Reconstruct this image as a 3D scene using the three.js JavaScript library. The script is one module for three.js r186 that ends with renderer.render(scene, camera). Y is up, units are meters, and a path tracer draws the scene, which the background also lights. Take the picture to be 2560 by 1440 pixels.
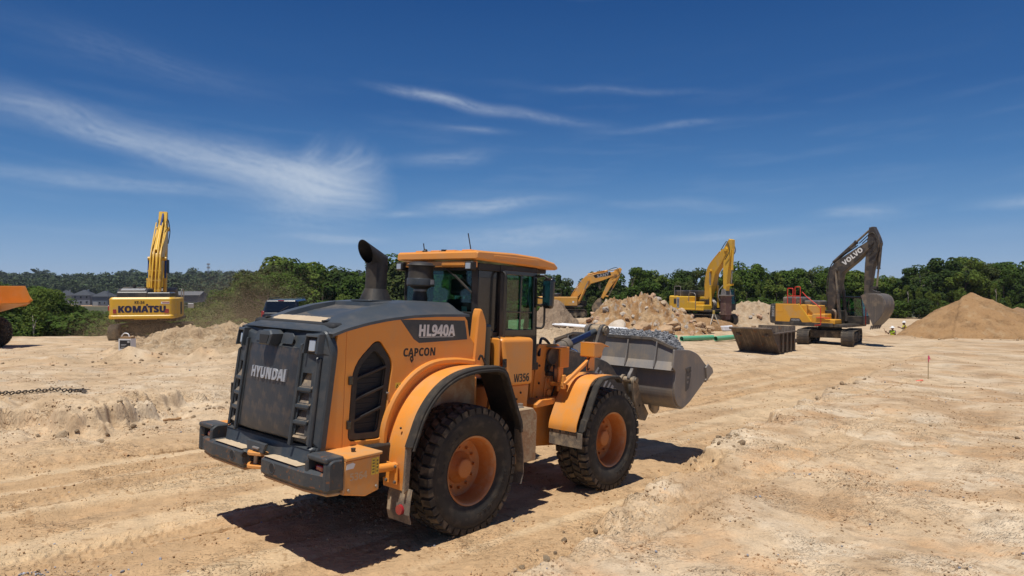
import * as THREE from 'three';
import { RoundedBoxGeometry } from 'three/addons/geometries/RoundedBoxGeometry.js';
import { TextGeometry } from 'three/addons/geometries/TextGeometry.js';
import { FontLoader } from 'three/addons/loaders/FontLoader.js';
import { MarchingCubes } from 'three/addons/objects/MarchingCubes.js';
import { mergeGeometries, mergeVertices, toCreasedNormals } from 'three/addons/utils/BufferGeometryUtils.js';
import { createNoise2D, createNoise3D } from 'simplex-noise';

// ---------------------------------------------------------------- camera, sky, sun, exposure
const scene = new THREE.Scene();
const camera = new THREE.PerspectiveCamera(44.61, 16 / 9, 0.1, 6000);
camera.position.set(0, 2.86, 0);
camera.rotation.set(-0.0033, 0, 0);
scene.add(camera);
const renderer = new THREE.WebGLRenderer({ antialias: true });
renderer.toneMapping = THREE.LinearToneMapping;
renderer.toneMappingExposure = 1.0;
renderer.shadowMap.enabled = true;

// wheel loader pose: x forward, y up, z to its right
const POSE = { x: -0.462, y: 0, z: -9.882, yaw: 0.8574, pitch: -0.0432, roll: 0.0117 };
const poseQ = new THREE.Quaternion().setFromEuler(new THREE.Euler(POSE.roll, POSE.yaw, POSE.pitch, 'YZX'));
const sunDir = new THREE.Vector3(-0.32, 1, 0.04).applyQuaternion(poseQ).normalize();
const sun = new THREE.DirectionalLight(new THREE.Color(1, 0.955, 0.88), 4.6);
sun.position.copy(sunDir).multiplyScalar(120).add(new THREE.Vector3(0, 0, -30));
sun.target.position.set(0, 0, -30);
sun.castShadow = true;
sun.shadow.mapSize.set(4096, 4096);
Object.assign(sun.shadow.camera, { left: -60, right: 60, top: 60, bottom: -60, near: 10, far: 260 });
scene.add(sun, sun.target);

function rng(seed) {
  let s = seed | 0;
  return () => { s = (s + 0x6d2b79f5) | 0; let t = Math.imul(s ^ (s >>> 15), 1 | s); t = (t + Math.imul(t ^ (t >>> 7), 61 | t)) ^ t; return ((t ^ (t >>> 14)) >>> 0) / 4294967296; };
}
const N2 = createNoise2D(rng(11)), N2b = createNoise2D(rng(29)), N3 = createNoise3D(rng(5));
const clamp = (x, a = 0, b = 1) => Math.min(b, Math.max(a, x));
const sm = (a, b, x) => { const t = clamp((x - a) / (b - a)); return t * t * (3 - 2 * t); };
const lerp = (a, b, t) => a + (b - a) * t;
const mix3 = (a, b, t) => [lerp(a[0], b[0], t), lerp(a[1], b[1], t), lerp(a[2], b[2], t)];
function fbm(n, x, y, o = 4, g = 0.5) { let s = 0, a = 1, t = 0; for (let i = 0; i < o; i++) { s += a * n(x, y); t += a; x = x * 2.03 + 17.1; y = y * 2.03 - 9.7; a *= g; } return s / t; }
function interp(xs, ys, x) { if (x <= xs[0]) return ys[0]; for (let i = 1; i < xs.length; i++) if (x <= xs[i]) { const t = (x - xs[i - 1]) / (xs[i] - xs[i - 1]); return Array.isArray(ys[0]) ? mix3(ys[i - 1], ys[i], t) : lerp(ys[i - 1], ys[i], t); } return ys[ys.length - 1]; }

{ // the sky: deep blue overhead, pale at the horizon, thin cirrus
  const W = 4096, H = 2048, data = new Float32Array(W * H * 4);
  const EL = [0, 2, 5, 9, 14, 22, 45, 90];
  const CO = [[0.36, 0.47, 0.62], [0.26, 0.40, 0.60], [0.140, 0.295, 0.54], [0.070, 0.197, 0.44], [0.034, 0.122, 0.335], [0.0175, 0.078, 0.25], [0.012, 0.06, 0.21], [0.011, 0.054, 0.19]];
  // azimuth, elevation, half length, half height (degrees), slope, strength, streak grain
  const CL = [[-14.6, 7.9, 2.6, 1.4, -7, 0.95, 0.8], [-18, 8.6, 4.3, 1.3, -10, 0.85, 0.8], [-23, 9.4, 6.5, 1.0, -13, 0.5, 1], [-31, 10.9, 8, 0.9, -14, 0.42, 1], [-16.5, 6.0, 4, 1.5, -6, 0.32, 1], [-29, 7.3, 8, 0.5, -3, 0.32, 1],
    [-12.6, 9.5, 1.5, 1.2, 42, 0.4, 1], [-15.6, 10.1, 1.4, 0.7, 40, 0.3, 1],
    [-5.5, 14.8, 4.2, 0.36, -9, 0.62, 2], [2.5, 13.4, 4, 0.4, -8, 0.25, 2], [-1.8, 6.5, 4.4, 0.5, 4, 0.55, 1.5], [-5, 10.3, 3.0, 0.5, 6, 0.25, 1.5], [-3.5, 12.5, 2.4, 0.25, -5, 0.24, 2],
    [-13.5, 3.7, 3.4, 0.32, 0, 0.4, 1.5], [1.5, 4.1, 6, 0.85, 3, 0.42, 1], [-9, 5.6, 2, 0.2, 0, 0.35, 2], [13, 12.5, 4, 0.24, 2, 0.2, 2], [9, 15.3, 6, 0.26, -4, 0.12, 2], [15, 22.7, 7, 0.5, 0, 0.6, 1.5], [26.5, 5.3, 2.6, 0.4, 0, 0.34, 1.5], [17, 3.9, 4, 0.35, 4, 0.25, 1.5], [36, 5.6, 2, 0.4, 0, 0.4, 2], [12.5, 6.4, 5, 0.35, -2, 0.12, 2], [-28, 16, 7, 1, -10, 0.08, 2]];
  const R = Math.PI / 180;
  for (let j = 0; j < H; j++) {
    const el = ((j + 0.5) / H - 0.5) * 180, c = interp(EL, CO, Math.max(0, el));
    for (let i = 0; i < W; i++) {
      const phi = ((i + 0.5) / W - 0.5) * 360; // atan2(z, x)
      let az = phi + 90; if (az > 180) az -= 360; // 0 ahead, + to the right
      let a = 0;
      if (el > 0.3 && el < 40) {
        const wx = az + 1.2 * N2(az * 0.10, el * 0.2), we = el + 0.22 * N2b(az * 0.10 + 9, el * 0.25);
        for (const [ca, ce, la, le, ro, st, gr] of CL) {
          const dx = wx - ca, dy = we - ce; if (Math.abs(dx) > la * 3 || Math.abs(dy) > (le + la * 0.35) * 3) continue;
          const cs = Math.cos(ro * R), sn = Math.sin(ro * R), u = dx * cs + dy * sn, v = -dx * sn + dy * cs;
          const g = Math.exp(-(u * u) / (la * la) - (v * v) / (le * le)); if (g < 0.02) continue;
          const f = 0.70 + 0.50 * fbm(N2, u * 0.13 * gr + ca, v * 1.3 * gr + u * 0.06, 6, 0.6) + 0.28 * fbm(N2b, u * 0.8 + ca, v * 2.2, 4, 0.6);
          a += st * g * clamp(f, 0, 1.3);
        }
      }
      { // the same thin cirrus goes on all round
        const far = Math.max(sm(42, 60, Math.abs(az)), sm(26, 38, el)) * sm(2, 6, el) * (1 - sm(65, 85, el));
        if (far > 0) { const k = 55 / (el + 12), x = Math.sin(az * R) * k, y = Math.cos(az * R) * k; a += far * 0.55 * sm(0.1, 0.8, fbm(N2, x * 0.55 + 0.3 * y, y * 2.1 + 40, 5, 0.55)); }
        a += 0.035 * sm(2, 4, el) * (1 - sm(9, 20, el)) * sm(-0.1, 0.7, fbm(N2, Math.sin(az * R) * 4.2 + 3, el * 0.55 + Math.cos(az * R) * 4, 5, 0.55));
      }
      a = 0.9 * (1 - Math.exp(-a * 1.15));
      const o = (j * W + i) * 4;
      data[o] = lerp(c[0], 0.60, a); data[o + 1] = lerp(c[1], 0.67, a); data[o + 2] = lerp(c[2], 0.76, a); data[o + 3] = 1;
    }
  }
  const tex = new THREE.DataTexture(data, W, H, THREE.RGBAFormat, THREE.FloatType);
  tex.mapping = THREE.EquirectangularReflectionMapping; tex.magFilter = THREE.LinearFilter; tex.needsUpdate = true;
  scene.background = tex; scene.environment = tex;
}
// ---------------------------------------------------------------- helpers
const taken = {};
const numbered = (n) => { const k = (taken[n] = (taken[n] ?? -1) + 1); return k ? n + '_' + String(k).padStart(3, '0') : n; };
function tag(o, label, category, group, kind) { Object.assign(o.userData, { label, category }); if (group) o.userData.group = group; if (kind) o.userData.kind = kind; return o; }
function thing(name, label, category, pos = [0, 0, 0], yaw = 0, group) { const o = new THREE.Group(); o.name = numbered(name); scene.add(o); o.position.set(...pos); o.rotation.y = yaw; return tag(o, label, category, group); }
function prep(g) { if (g.index) g = g.toNonIndexed(); for (const k of Object.keys(g.attributes)) if (!['position', 'normal'].includes(k)) g.deleteAttribute(k); g.morphAttributes = {}; return g; }
function boxUV(g) {
  const p = g.attributes.position, uv = new Float32Array(p.count * 2), a = new THREE.Vector3(), b = new THREE.Vector3(), c = new THREE.Vector3();
  for (let i = 0; i < p.count; i += 3) {
    a.fromBufferAttribute(p, i); b.fromBufferAttribute(p, i + 1); c.fromBufferAttribute(p, i + 2);
    const n = b.clone().sub(a).cross(c.clone().sub(a)), x = Math.abs(n.x), y = Math.abs(n.y), z = Math.abs(n.z);
    for (let k = 0; k < 3; k++) { const v = [a, b, c][k]; const q = y >= x && y >= z ? [v.x, v.z] : x >= z ? [v.z, v.y] : [v.x, v.y]; uv[(i + k) * 2] = q[0]; uv[(i + k) * 2 + 1] = q[1]; }
  }
  g.setAttribute('uv', new THREE.BufferAttribute(uv, 2)); return g;
}
const joined = (list) => boxUV(list.length === 1 ? prep(list[0]) : mergeGeometries(list.map(prep)));
function M(name, parent, list, mat) { const m = new THREE.Mesh(joined(Array.isArray(list) ? list : [list]), mat); m.name = parent === scene ? numbered(name) : name; parent.add(m); return m; }
const smooth = (g, a = 0.6) => toCreasedNormals(prep(g), a);
function flat(g) { g = g.index ? g.toNonIndexed() : g; g.computeVertexNormals(); return g; }
const at = (g, x = 0, y = 0, z = 0, rx = 0, ry = 0, rz = 0) => { if (rx) g.rotateX(rx); if (ry) g.rotateY(ry); if (rz) g.rotateZ(rz); return g.translate(x, y, z); };
const rb = (w, h, d, x, y, z, r = 0.012, s = 1) => new RoundedBoxGeometry(w, h, d, s, Math.min(r, w * 0.45, h * 0.45, d * 0.45)).translate(x, y, z);
const bx = (w, h, d, x = 0, y = 0, z = 0) => new THREE.BoxGeometry(w, h, d).translate(x, y, z);
const rbb = (x0, x1, y0, y1, z0, z1, r = 0.012, s = 1) => rb(x1 - x0, y1 - y0, z1 - z0, (x0 + x1) / 2, (y0 + y1) / 2, (z0 + z1) / 2, r, s);
const V3 = (a) => new THREE.Vector3(a[0], a[1], a[2]);
function cyl(p, q, r0, r1 = r0, seg = 14, open = false) { const a = V3(p), b = V3(q), d = b.clone().sub(a), g = new THREE.CylinderGeometry(r1, r0, d.length(), seg, 1, open); g.applyQuaternion(new THREE.Quaternion().setFromUnitVectors(new THREE.Vector3(0, 1, 0), d.normalize())); return g.translate((a.x + b.x) / 2, (a.y + b.y) / 2, (a.z + b.z) / 2); }
const tube = (pts, r, seg = 24, rs = 7, tight = 0.4) => new THREE.TubeGeometry(new THREE.CatmullRomCurve3(pts.map(V3), false, 'catmullrom', tight), seg, r, rs);
const bar = (p, q, w, h, r = 0.004) => { const a = V3(p), b = V3(q), d = b.clone().sub(a), L = d.length(), g = new RoundedBoxGeometry(L, h, w, 1, Math.min(r, w / 3, h / 3)); const yaw = Math.atan2(-d.z, d.x), pit = Math.asin(d.y / L); g.rotateZ(pit).rotateY(yaw); return g.translate((a.x + b.x) / 2, (a.y + b.y) / 2, (a.z + b.z) / 2); };
function roundPts(pts, r, n = 4) { // rounds the corners of a closed outline; a point may carry its own radius
  const out = [], L = pts.length;
  for (let i = 0; i < L; i++) {
    const p = pts[i], a = pts[(i + L - 1) % L], b = pts[(i + 1) % L], R = p[2] ?? r; if (!R) { out.push([p[0], p[1]]); continue; }
    const ua = [a[0] - p[0], a[1] - p[1]], ub = [b[0] - p[0], b[1] - p[1]], la = Math.hypot(...ua), lb = Math.hypot(...ub), k = Math.min(R, la * 0.48, lb * 0.48);
    const s = [p[0] + (ua[0] / la) * k, p[1] + (ua[1] / la) * k], e = [p[0] + (ub[0] / lb) * k, p[1] + (ub[1] / lb) * k];
    for (let j = 0; j <= n; j++) { const t = j / n; out.push([(1 - t) * (1 - t) * s[0] + 2 * t * (1 - t) * p[0] + t * t * e[0], (1 - t) * (1 - t) * s[1] + 2 * t * (1 - t) * p[1] + t * t * e[1]]); }
  }
  return out;
}
function ext(pts, z0, z1, bev = 0.006, holes = [], r = 0) {
  const path = (q) => q.map((p) => new THREE.Vector2(p[0], p[1])), sh = new THREE.Shape(path(r ? roundPts(pts, r) : pts));
  for (const h of holes) sh.holes.push(new THREE.Path(path(h)));
  const b = Math.min(bev, (z1 - z0) * 0.45);
  return new THREE.ExtrudeGeometry(sh, { depth: z1 - z0 - 2 * b, bevelEnabled: b > 0, bevelThickness: b, bevelSize: b, bevelOffset: -b, bevelSegments: 1, curveSegments: 6 }).translate(0, 0, z0 + b);
}
const extX = (pts, x0, x1, bev, holes = [], r = 0) => ext(pts.map((p) => [-p[0], p[1], p[2]]), x0, x1, bev, holes.map((h) => h.map((p) => [-p[0], p[1]])), r).rotateY(Math.PI / 2);
const extY = (pts, y0, y1, bev, holes = [], r = 0) => ext(pts.map((p) => [p[0], -p[1], p[2]]), y0, y1, bev, holes.map((h) => h.map((p) => [p[0], -p[1]])), r).rotateX(-Math.PI / 2);
function band(pts, t) { // closed outline of a strip of thickness t to the left of a polyline
  const off = pts.map((p, i) => { const a = pts[Math.max(0, i - 1)], b = pts[Math.min(pts.length - 1, i + 1)], dx = b[0] - a[0], dy = b[1] - a[1], l = Math.hypot(dx, dy); return [p[0] - (dy / l) * t, p[1] + (dx / l) * t]; });
  return [...pts, ...off.reverse()];
}
function curve(pts, n = 40) { return new THREE.SplineCurve(pts.map((p) => new THREE.Vector2(p[0], p[1]))).getPoints(n).map((p) => [p.x, p.y]); }
function mirrorZ(g) { g = g.clone(); g = g.index ? g.toNonIndexed() : g; const p = g.attributes.position, n = g.attributes.normal; for (let i = 0; i < p.count; i++) { p.setZ(i, -p.getZ(i)); if (n) n.setZ(i, -n.getZ(i)); } for (let i = 0; i < p.count; i += 3) for (const A of [p, n]) if (A) { const t = [A.getX(i + 1), A.getY(i + 1), A.getZ(i + 1)]; A.setXYZ(i + 1, A.getX(i + 2), A.getY(i + 2), A.getZ(i + 2)); A.setXYZ(i + 2, ...t); } return g; }
const sideZ = (g, s) => (s > 0 ? g : mirrorZ(g));
const lathe = (pts, seg = 32) => new THREE.LatheGeometry(pts.map((p) => new THREE.Vector2(p[0], p[1])), seg);
const warp = (g, f) => { g = g.index ? g.toNonIndexed() : g; const p = g.attributes.position; for (let i = 0; i < p.count; i++) { const q = f(p.getX(i), p.getY(i), p.getZ(i)); p.setXYZ(i, q[0], q[1], q[2]); } return g; };
const boldFont = await new FontLoader().loadAsync('fonts/droid/droid_sans_bold.typeface.json');
function txt(s, size, depth, { stretch = 1, shear = 0, bold = 0 } = {}) { // centred, in the xy plane, facing +z
  const g = new TextGeometry(s, { font: boldFont, size, depth, curveSegments: 4, bevelEnabled: bold > 0, bevelSize: bold, bevelThickness: 0.001, bevelSegments: 1 });
  g.computeBoundingBox(); const b = g.boundingBox; g.translate(-(b.min.x + b.max.x) / 2, -(b.min.y + b.max.y) / 2, 0); g.scale(stretch, 1, 1);
  return warp(g, (x, y, z) => [x + y * shear, y, z]);
}
// ---- textures: tiling value noise
function tileNoise(P, seed) { const r = rng(seed), t = new Float32Array(P * P); for (let i = 0; i < t.length; i++) t[i] = r(); return (x, y) => { const xi = Math.floor(x), yi = Math.floor(y); let fx = x - xi, fy = y - yi; fx = fx * fx * (3 - 2 * fx); fy = fy * fy * (3 - 2 * fy); const m = (a) => ((a % P) + P) % P, a = m(xi), b = m(xi + 1), c = m(yi) * P, d = m(yi + 1) * P; return lerp(lerp(t[c + a], t[c + b], fx), lerp(t[d + a], t[d + b], fx), fy); }; }
function tileNoise2(P, Q, seed) { const r = rng(seed), t = new Float32Array(P * Q); for (let i = 0; i < t.length; i++) t[i] = r(); return (u, v) => { const x = u * P, y = v * Q, xi = Math.floor(x), yi = Math.floor(y); let fx = x - xi, fy = y - yi; fx = fx * fx * (3 - 2 * fx); fy = fy * fy * (3 - 2 * fy); const a = ((xi % P) + P) % P, b = (a + 1) % P, c = (((yi % Q) + Q) % Q) * P, d = ((((yi + 1) % Q) + Q) % Q) * P; return lerp(lerp(t[c + a], t[c + b], fx), lerp(t[d + a], t[d + b], fx), fy); }; }
function tileFbm(seed, base, oct) { const ns = []; for (let o = 0; o < oct; o++) ns.push(tileNoise(base << o, seed + o * 7)); return (u, v) => { let s = 0, a = 1, t = 0; for (let o = 0; o < oct; o++) { const k = base << o; s += a * ns[o](u * k, v * k); t += a; a *= 0.55; } return s / t; }; }
const enc = (c) => Math.round(255 * clamp(c <= 0.0031308 ? c * 12.92 : 1.055 * Math.pow(c, 1 / 2.4) - 0.055));
function texture(N, fn, color, size = 1) {
  const d = new Uint8Array(N * N * 4);
  for (let j = 0; j < N; j++) for (let i = 0; i < N; i++) { const q = fn(i / N, j / N), o = (j * N + i) * 4; for (let k = 0; k < 3; k++) d[o + k] = color ? enc(q[k]) : Math.round(255 * clamp(q)); d[o + 3] = 255; }
  const t = new THREE.DataTexture(d, N, N); t.wrapS = t.wrapT = THREE.RepeatWrapping; t.magFilter = THREE.LinearFilter; t.minFilter = THREE.LinearMipmapLinearFilter; t.generateMipmaps = true; if (color) t.colorSpace = THREE.SRGBColorSpace; t.repeat.set(1 / size, 1 / size); t.needsUpdate = true; return t;
}
const DUST = [0.44, 0.33, 0.205];
let texSeed = 100;
// paint, rubber or steel with a film of site dust in grains and smears, chips and stains
function worn(base, { dust = 0.25, chips = 0, chip = [0.16, 0.075, 0.035], rough = 0.5, metal = 0, coat = 0, size = 1.6, tone = 0.12, N = 256, bump = 0, dustC = DUST, streak = 0 } = {}) {
  const s = (texSeed += 50), A = tileFbm(s, 4, 6), B = tileFbm(s + 1, 3, 5), C = tileFbm(s + 2, 16, 4), D = tileNoise(64, s + 3), S = tileFbm(s + 4, 32, 2);
  const map = texture(N, (u, v) => {
    let c = base.map((x) => x * (1 - tone + 2 * tone * B(u, v)));
    const st = streak ? streak * sm(0.5, 0.8, S(u, v * 0.06 + 0.2)) : 0;
    c = mix3(c, dustC, clamp(dust * (0.25 + 1.6 * sm(0.42, 0.78, A(u, v)) + 0.5 * (D(u * 64, v * 64) - 0.5)) + st, 0, 0.95));
    if (chips) { const k = sm(0.7 - chips * 0.2, 0.73 - chips * 0.2, 0.6 * C(u, v) + 0.4 * A(u + 0.3, v)); c = mix3(c, chip, k); }
    return c;
  }, true, size);
  const m = new THREE.MeshPhysicalMaterial({ map, roughness: rough, metalness: metal, clearcoat: coat, clearcoatRoughness: 0.3, side: THREE.DoubleSide });
  if (bump) { m.bumpMap = texture(N, (u, v) => 0.5 * A(u, v) + 0.5 * C(u, v), false, size); m.bumpScale = bump; }
  return m;
}
const plain = (c, rough = 0.6, metal = 0, o = {}) => new THREE.MeshPhysicalMaterial({ color: new THREE.Color().setRGB(...c), roughness: rough, metalness: metal, side: THREE.DoubleSide, ...o });
const MAT = {
  orange: worn([0.80, 0.297, 0.036], { dust: 0.13, streak: 0.04, rough: 0.42, coat: 0.25, tone: 0.05, N: 512 }),
  orangeFilm: worn([0.79, 0.30, 0.04], { dust: 0.2, streak: 0.05, rough: 0.48, tone: 0.06, size: 0.8, N: 512 }),
  orangeDusty: worn([0.72, 0.29, 0.05], { dust: 0.34, rough: 0.6, tone: 0.06, N: 512 }),
  orangeFrame: worn([0.68, 0.24, 0.03], { dust: 0.2, rough: 0.55, tone: 0.08 }),
  rim: worn([0.50, 0.155, 0.025], { dust: 0.26, rough: 0.55, tone: 0.1, size: 0.8 }),
  hood: worn([0.045, 0.057, 0.068], { dust: 0.045, rough: 0.45, N: 512, size: 0.7 }),
  grille: worn([0.034, 0.044, 0.053], { dust: 0.05, rough: 0.45, N: 512, size: 0.6 }),
  grillePanel: worn([0.025, 0.031, 0.038], { dust: 0.09, rough: 0.42, N: 512, streak: 0.05, size: 0.3, dustC: [0.30, 0.19, 0.10] }),
  bumper: worn([0.038, 0.046, 0.054], { dust: 0.08, chips: 0.56, rough: 0.6, size: 0.6, N: 512 }),
  black: worn([0.012, 0.012, 0.013], { dust: 0.07, rough: 0.6 }),
  gloss: plain([0.010, 0.011, 0.012], 0.25, 0, { clearcoat: 0.5 }),
  rubber: worn([0.024, 0.0215, 0.019], { dust: 0.05, rough: 0.85, size: 0.35, N: 512 }),
  rubberDusty: worn([0.027, 0.0245, 0.0215], { dust: 0.16, rough: 0.9, size: 0.3, N: 512 }),
  flap: worn([0.12, 0.1, 0.085], { dust: 0.55, rough: 0.95, size: 0.6 }),
  caked: worn([0.36, 0.2, 0.1], { dust: 0.6, rough: 0.95, size: 0.5, bump: 0.01, N: 512 }),
  sandLayer: worn([0.55, 0.43, 0.29], { dust: 0.2, rough: 1, size: 0.5, bump: 0.006 }),
  bucket: worn([0.20, 0.19, 0.185], { dust: 0.24, rough: 0.55, metal: 0.25, size: 1.2, N: 512, streak: 0.10, tone: 0.16 }),
  bucketDirty: worn([0.13, 0.115, 0.095], { dust: 0.55, rough: 0.8, size: 0.9, N: 512, streak: 0.08 }),
  boomSteel: worn([0.05, 0.051, 0.055], { dust: 0.22, rough: 0.6, size: 1.0, N: 512 }),
  chrome: plain([0.75, 0.75, 0.76], 0.15, 1),
  steel: worn([0.28, 0.27, 0.26], { dust: 0.35, rough: 0.5, metal: 0.5 }),
  blueRod: plain([0.02, 0.055, 0.2], 0.3, 0.2),
  letter: plain([0.42, 0.43, 0.45], 0.35, 0.3),
  letterWhite: plain([0.72, 0.72, 0.70], 0.5),
  letterBlack: plain([0.014, 0.013, 0.013], 0.5),
  lens: plain([0.55, 0.56, 0.56], 0.12, 0.3, { clearcoat: 1 }),
  redLens: plain([0.32, 0.012, 0.02], 0.15, 0, { clearcoat: 1 }),
  glassTint: new THREE.MeshPhysicalMaterial({ color: new THREE.Color().setRGB(0.60, 0.80, 0.72), roughness: 0.02, transmission: 1, thickness: 0, ior: 1.5, side: THREE.DoubleSide }),
  interior: plain([0.02, 0.021, 0.023], 0.8),
  hivis: plain([0.40, 0.72, 0.03], 0.8),
  yellowLabel: plain([0.72, 0.52, 0.06], 0.6),
};
// ---------------------------------------------------------------- terrain
const upN = new THREE.Vector3(0, 1, 0).applyQuaternion(poseQ);
const FX = Math.cos(POSE.yaw), FZ = -Math.sin(POSE.yaw);
const along = (x, z) => (x - POSE.x) * FX + (z - POSE.z) * FZ, lateral = (x, z) => -(x - POSE.x) * FZ + (z - POSE.z) * FX;
function polyDist(P, x, z) { // [signed distance (+ to the right when walking the line), share of the way]
  let best = 1e9, sg = 1, at_ = 0;
  for (let i = 0; i + 1 < P.length; i++) {
    const [ax, az] = P[i], [bx_, bz] = P[i + 1], dx = bx_ - ax, dz = bz - az, l2 = dx * dx + dz * dz, t = clamp(((x - ax) * dx + (z - az) * dz) / l2), qx = x - ax - dx * t, qz = z - az - dz * t, d = Math.hypot(qx, qz);
    if (d < best) { best = d; sg = dx * qz - dz * qx >= 0 ? 1 : -1; at_ = (i + t) / (P.length - 1); }
  }
  return [best * sg, at_];
}
const SCARP = [[-3, -1.5], [-1.0, -5.2], [0.08, -6.71], [1.03, -8.17], [2.77, -10.69], [3.7, -12.6], [7.48, -18.23], [9.35, -21.03], [13.02, -26.55], [22.39, -38.51]];
const BANK = [[-12.5, -13.6], [-10.6, -13.4], [-9.5, -13.1], [-8.75, -13.6], [-8.1, -13.3], [-7.75, -14.2], [-7.75, -15.4], [-7.3, -16.6], [-6.4, -17.8]];
const YX = [-25, -17, -8, 4, 15, 25, 40], YY = [-0.36, -0.26, 0, -0.5, -0.95, -1.0, -1.0];
const EDX = [-60, -30, -16, -8, 0, 10, 60], EDY = [42, 44.5, 46.5, 50, 66, 80, 88];
const gauss = (x, z, cx, cz, rx, rz = rx) => Math.exp(-(((x - cx) / rx) ** 2) - ((z - cz) / rz) ** 2);
const PRINTS = [[-1.01, -9.5, -1.4], [1.03, -6, -1.6], [-3.3, -7, 9], [-5.35, -8, 5], [2.75, -2, 12], [-2.35, 3, 22], [0.9, 6, 24]]; // tyre prints: distance to the side, from, to
function ground(x, z, out) {
  const d = -z, plane = clamp(-(upN.x * (x - POSE.x) + upN.z * (z - POSE.z)) / upN.y, -3, 0.55);
  const f = sm(14, 34, d);
  let y = lerp(plane, interp(YX, YY, x), f);
  const edge = interp(EDX, EDY, x), over = Math.max(0, d - edge + 1.5 * N2(x * 0.1, 3));
  const low = interp([-10, 15], [9, 3.2], x);
  y -= low * (1 - Math.exp(-over * 0.36 / low * 1.3));
  if (d > 250) y += interp([250, 430, 520, 640, 900], [0, 1, 1.5, 9, 14], d) * sm(60, -60, x);
  const far = sm(60, 30, d), L = lateral(x, z), A = along(x, z);
  if (d > 95) { if (out) { out.c = mix3([0.05, 0.06, 0.025], [0.12, 0.1, 0.05], 0.5 + 0.5 * N2(x * 0.02, z * 0.02)); if (d > 395 && d < 440 && x < -150 && x > -300) out.c = [0.42, 0.28, 0.16]; out.rough = 0; } return y + 0.3 * N2(x * 0.05, z * 0.05) + 3.2 * sm(420, 600, d) * N2(x * 0.008, z * 0.004); }
  // the bench on the right with its broken edge, the bank and pit on the left
  const jag = 0.26 * N2(x * 0.55, z * 0.55) + 0.12 * N2(x * 2.1, z * 2.1) + 0.06 * N2b(x * 6, z * 6);
  const [sd, st] = polyDist(SCARP, x, z), s = sd + jag;
  const bench = sm(-0.10, 0.14, s), benchH = interp([0, 0.2, 0.35, 0.6, 0.8, 1], [0.03, 0.10, 0.18, 0.36, 0.40, 0.15], st);
  y += bench * benchH * (1 + 0.25 * N2(x * 0.3, z * 0.3));
  const lip = Math.exp(-(((s - 0.34) / 0.3) ** 2)) * far; y += lip * 0.018 * (0.6 + N2(x * 1.3, z * 1.3));
  const bX = -7.75 - x + 0.35 * N2(z * 0.55, 2.5) + 0.22 * N2b(x * 1.3, z * 1.3), bZ = -13.35 - z + 0.45 * N2(x * 0.6, 7.5) + 0.22 * N2(x * 1.4 + 5, z * 1.4), b = -0.25 * Math.log(Math.exp(-bX / 0.25) + Math.exp(-bZ / 0.25)) + 0.09 * N2(x * 3.1, z * 3.1), bd = b;
  const bw = Math.abs(b) > 6 ? 0 : sm(-19, -15.5, z) * (0.95 + 0.3 * N2(x * 0.9 + 3, z * 0.9)) * (1 - sm(3, 6, Math.abs(b)));
  const chunk = 0.07 * (Math.abs(N2(x * 2.2, z * 2.2)) + 0.6 * Math.abs(N2b(x * 5, z * 5)) - 0.5) * Math.exp(-((b / 0.8) ** 2));
  y += bw * (0.30 * sm(-0.16, 0.14, b) * (1 - 0.55 * sm(0.5, 3.2, b)) - 0.14 * Math.exp(-(((b + 0.45) / 0.4) ** 2)) + chunk);
  
  // berm on the left, a rise behind it
  const bermN = 1 + 0.35 * N2(x * 0.35, z * 0.35) + 0.18 * N2(x * 1.1, z * 1.1);
  const bx0 = interp([-18.5, -16.3, -13, -10.5, -7.8, 2, 6], [0, 0.85, 0.8, 0.55, 0.95, 0.8, 0], x);
  const berm = bx0 * Math.exp(-(((d - 32) / (d < 32 ? 2.6 : 2.0)) ** 2)); y += berm * bermN * 1.04 + 0.16 * sm(0.08, 0.5, berm) * (Math.abs(N2(x * 1.5, z * 1.5)) - 0.3 + 0.6 * Math.abs(N2b(x * 2.7, z * 2.7)) - 0.18);
  const ridge = 0.48 * Math.exp(-(((d - 27.4 - 0.22 * (x + 16)) / 0.75) ** 2)) * sm(-21.5, -19, x) * (1 - sm(-9, -7, x)) * clamp(0.6 + 0.9 * N2(x * 0.45, 8)); y += ridge * (1 + 0.5 * N2(x * 1.4, z * 1.4));
  y += 0.5 * gauss(x, z, -12, -38.5, 5, 4);
  // a low spoil bank along the trench before the far workers, and the dug strip behind the breaker
  const spoil = 0.42 * Math.exp(-(((d - 51.5 - 0.35 * (x - 26)) / 1.1) ** 2)) * sm(22.5, 24.5, x) * (1 - sm(31, 33, x)); y += spoil * 0.45 * (1 + 0.3 * N2(x, z));
  y += 0.5 * gauss(x, z, 16.5, -60.5, 4.5, 4); y -= 1.35 * Math.exp(-(((d - 55.8 - 0.4 * (x - 28)) / 1.7) ** 2)) * sm(23, 26, x) * (1 - sm(36, 39, x));
  // wear: ruts along the haul road, lumps on the loose ground
  const road = (1 - bench) * (1 - sm(4, 7.5, Math.abs(L + 0.6))) * sm(-40, -30, z) ;
  const loose = 1 - 0.75 * road;
  y += far * (0.055 * N2(x * 0.22, z * 0.22) * loose + 0.03 * N2b(x * 0.8, z * 0.8) * loose);
  const grooves = [[-2.25, 0.23, 0.042], [-3.9, 0.2, 0.036], [-4.6, 0.25, 0.045], [2.15, 0.22, 0.03], [3.4, 0.16, 0.03], [-6.2, 0.3, 0.045], [-7.3, 0.2, 0.035]];
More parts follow.
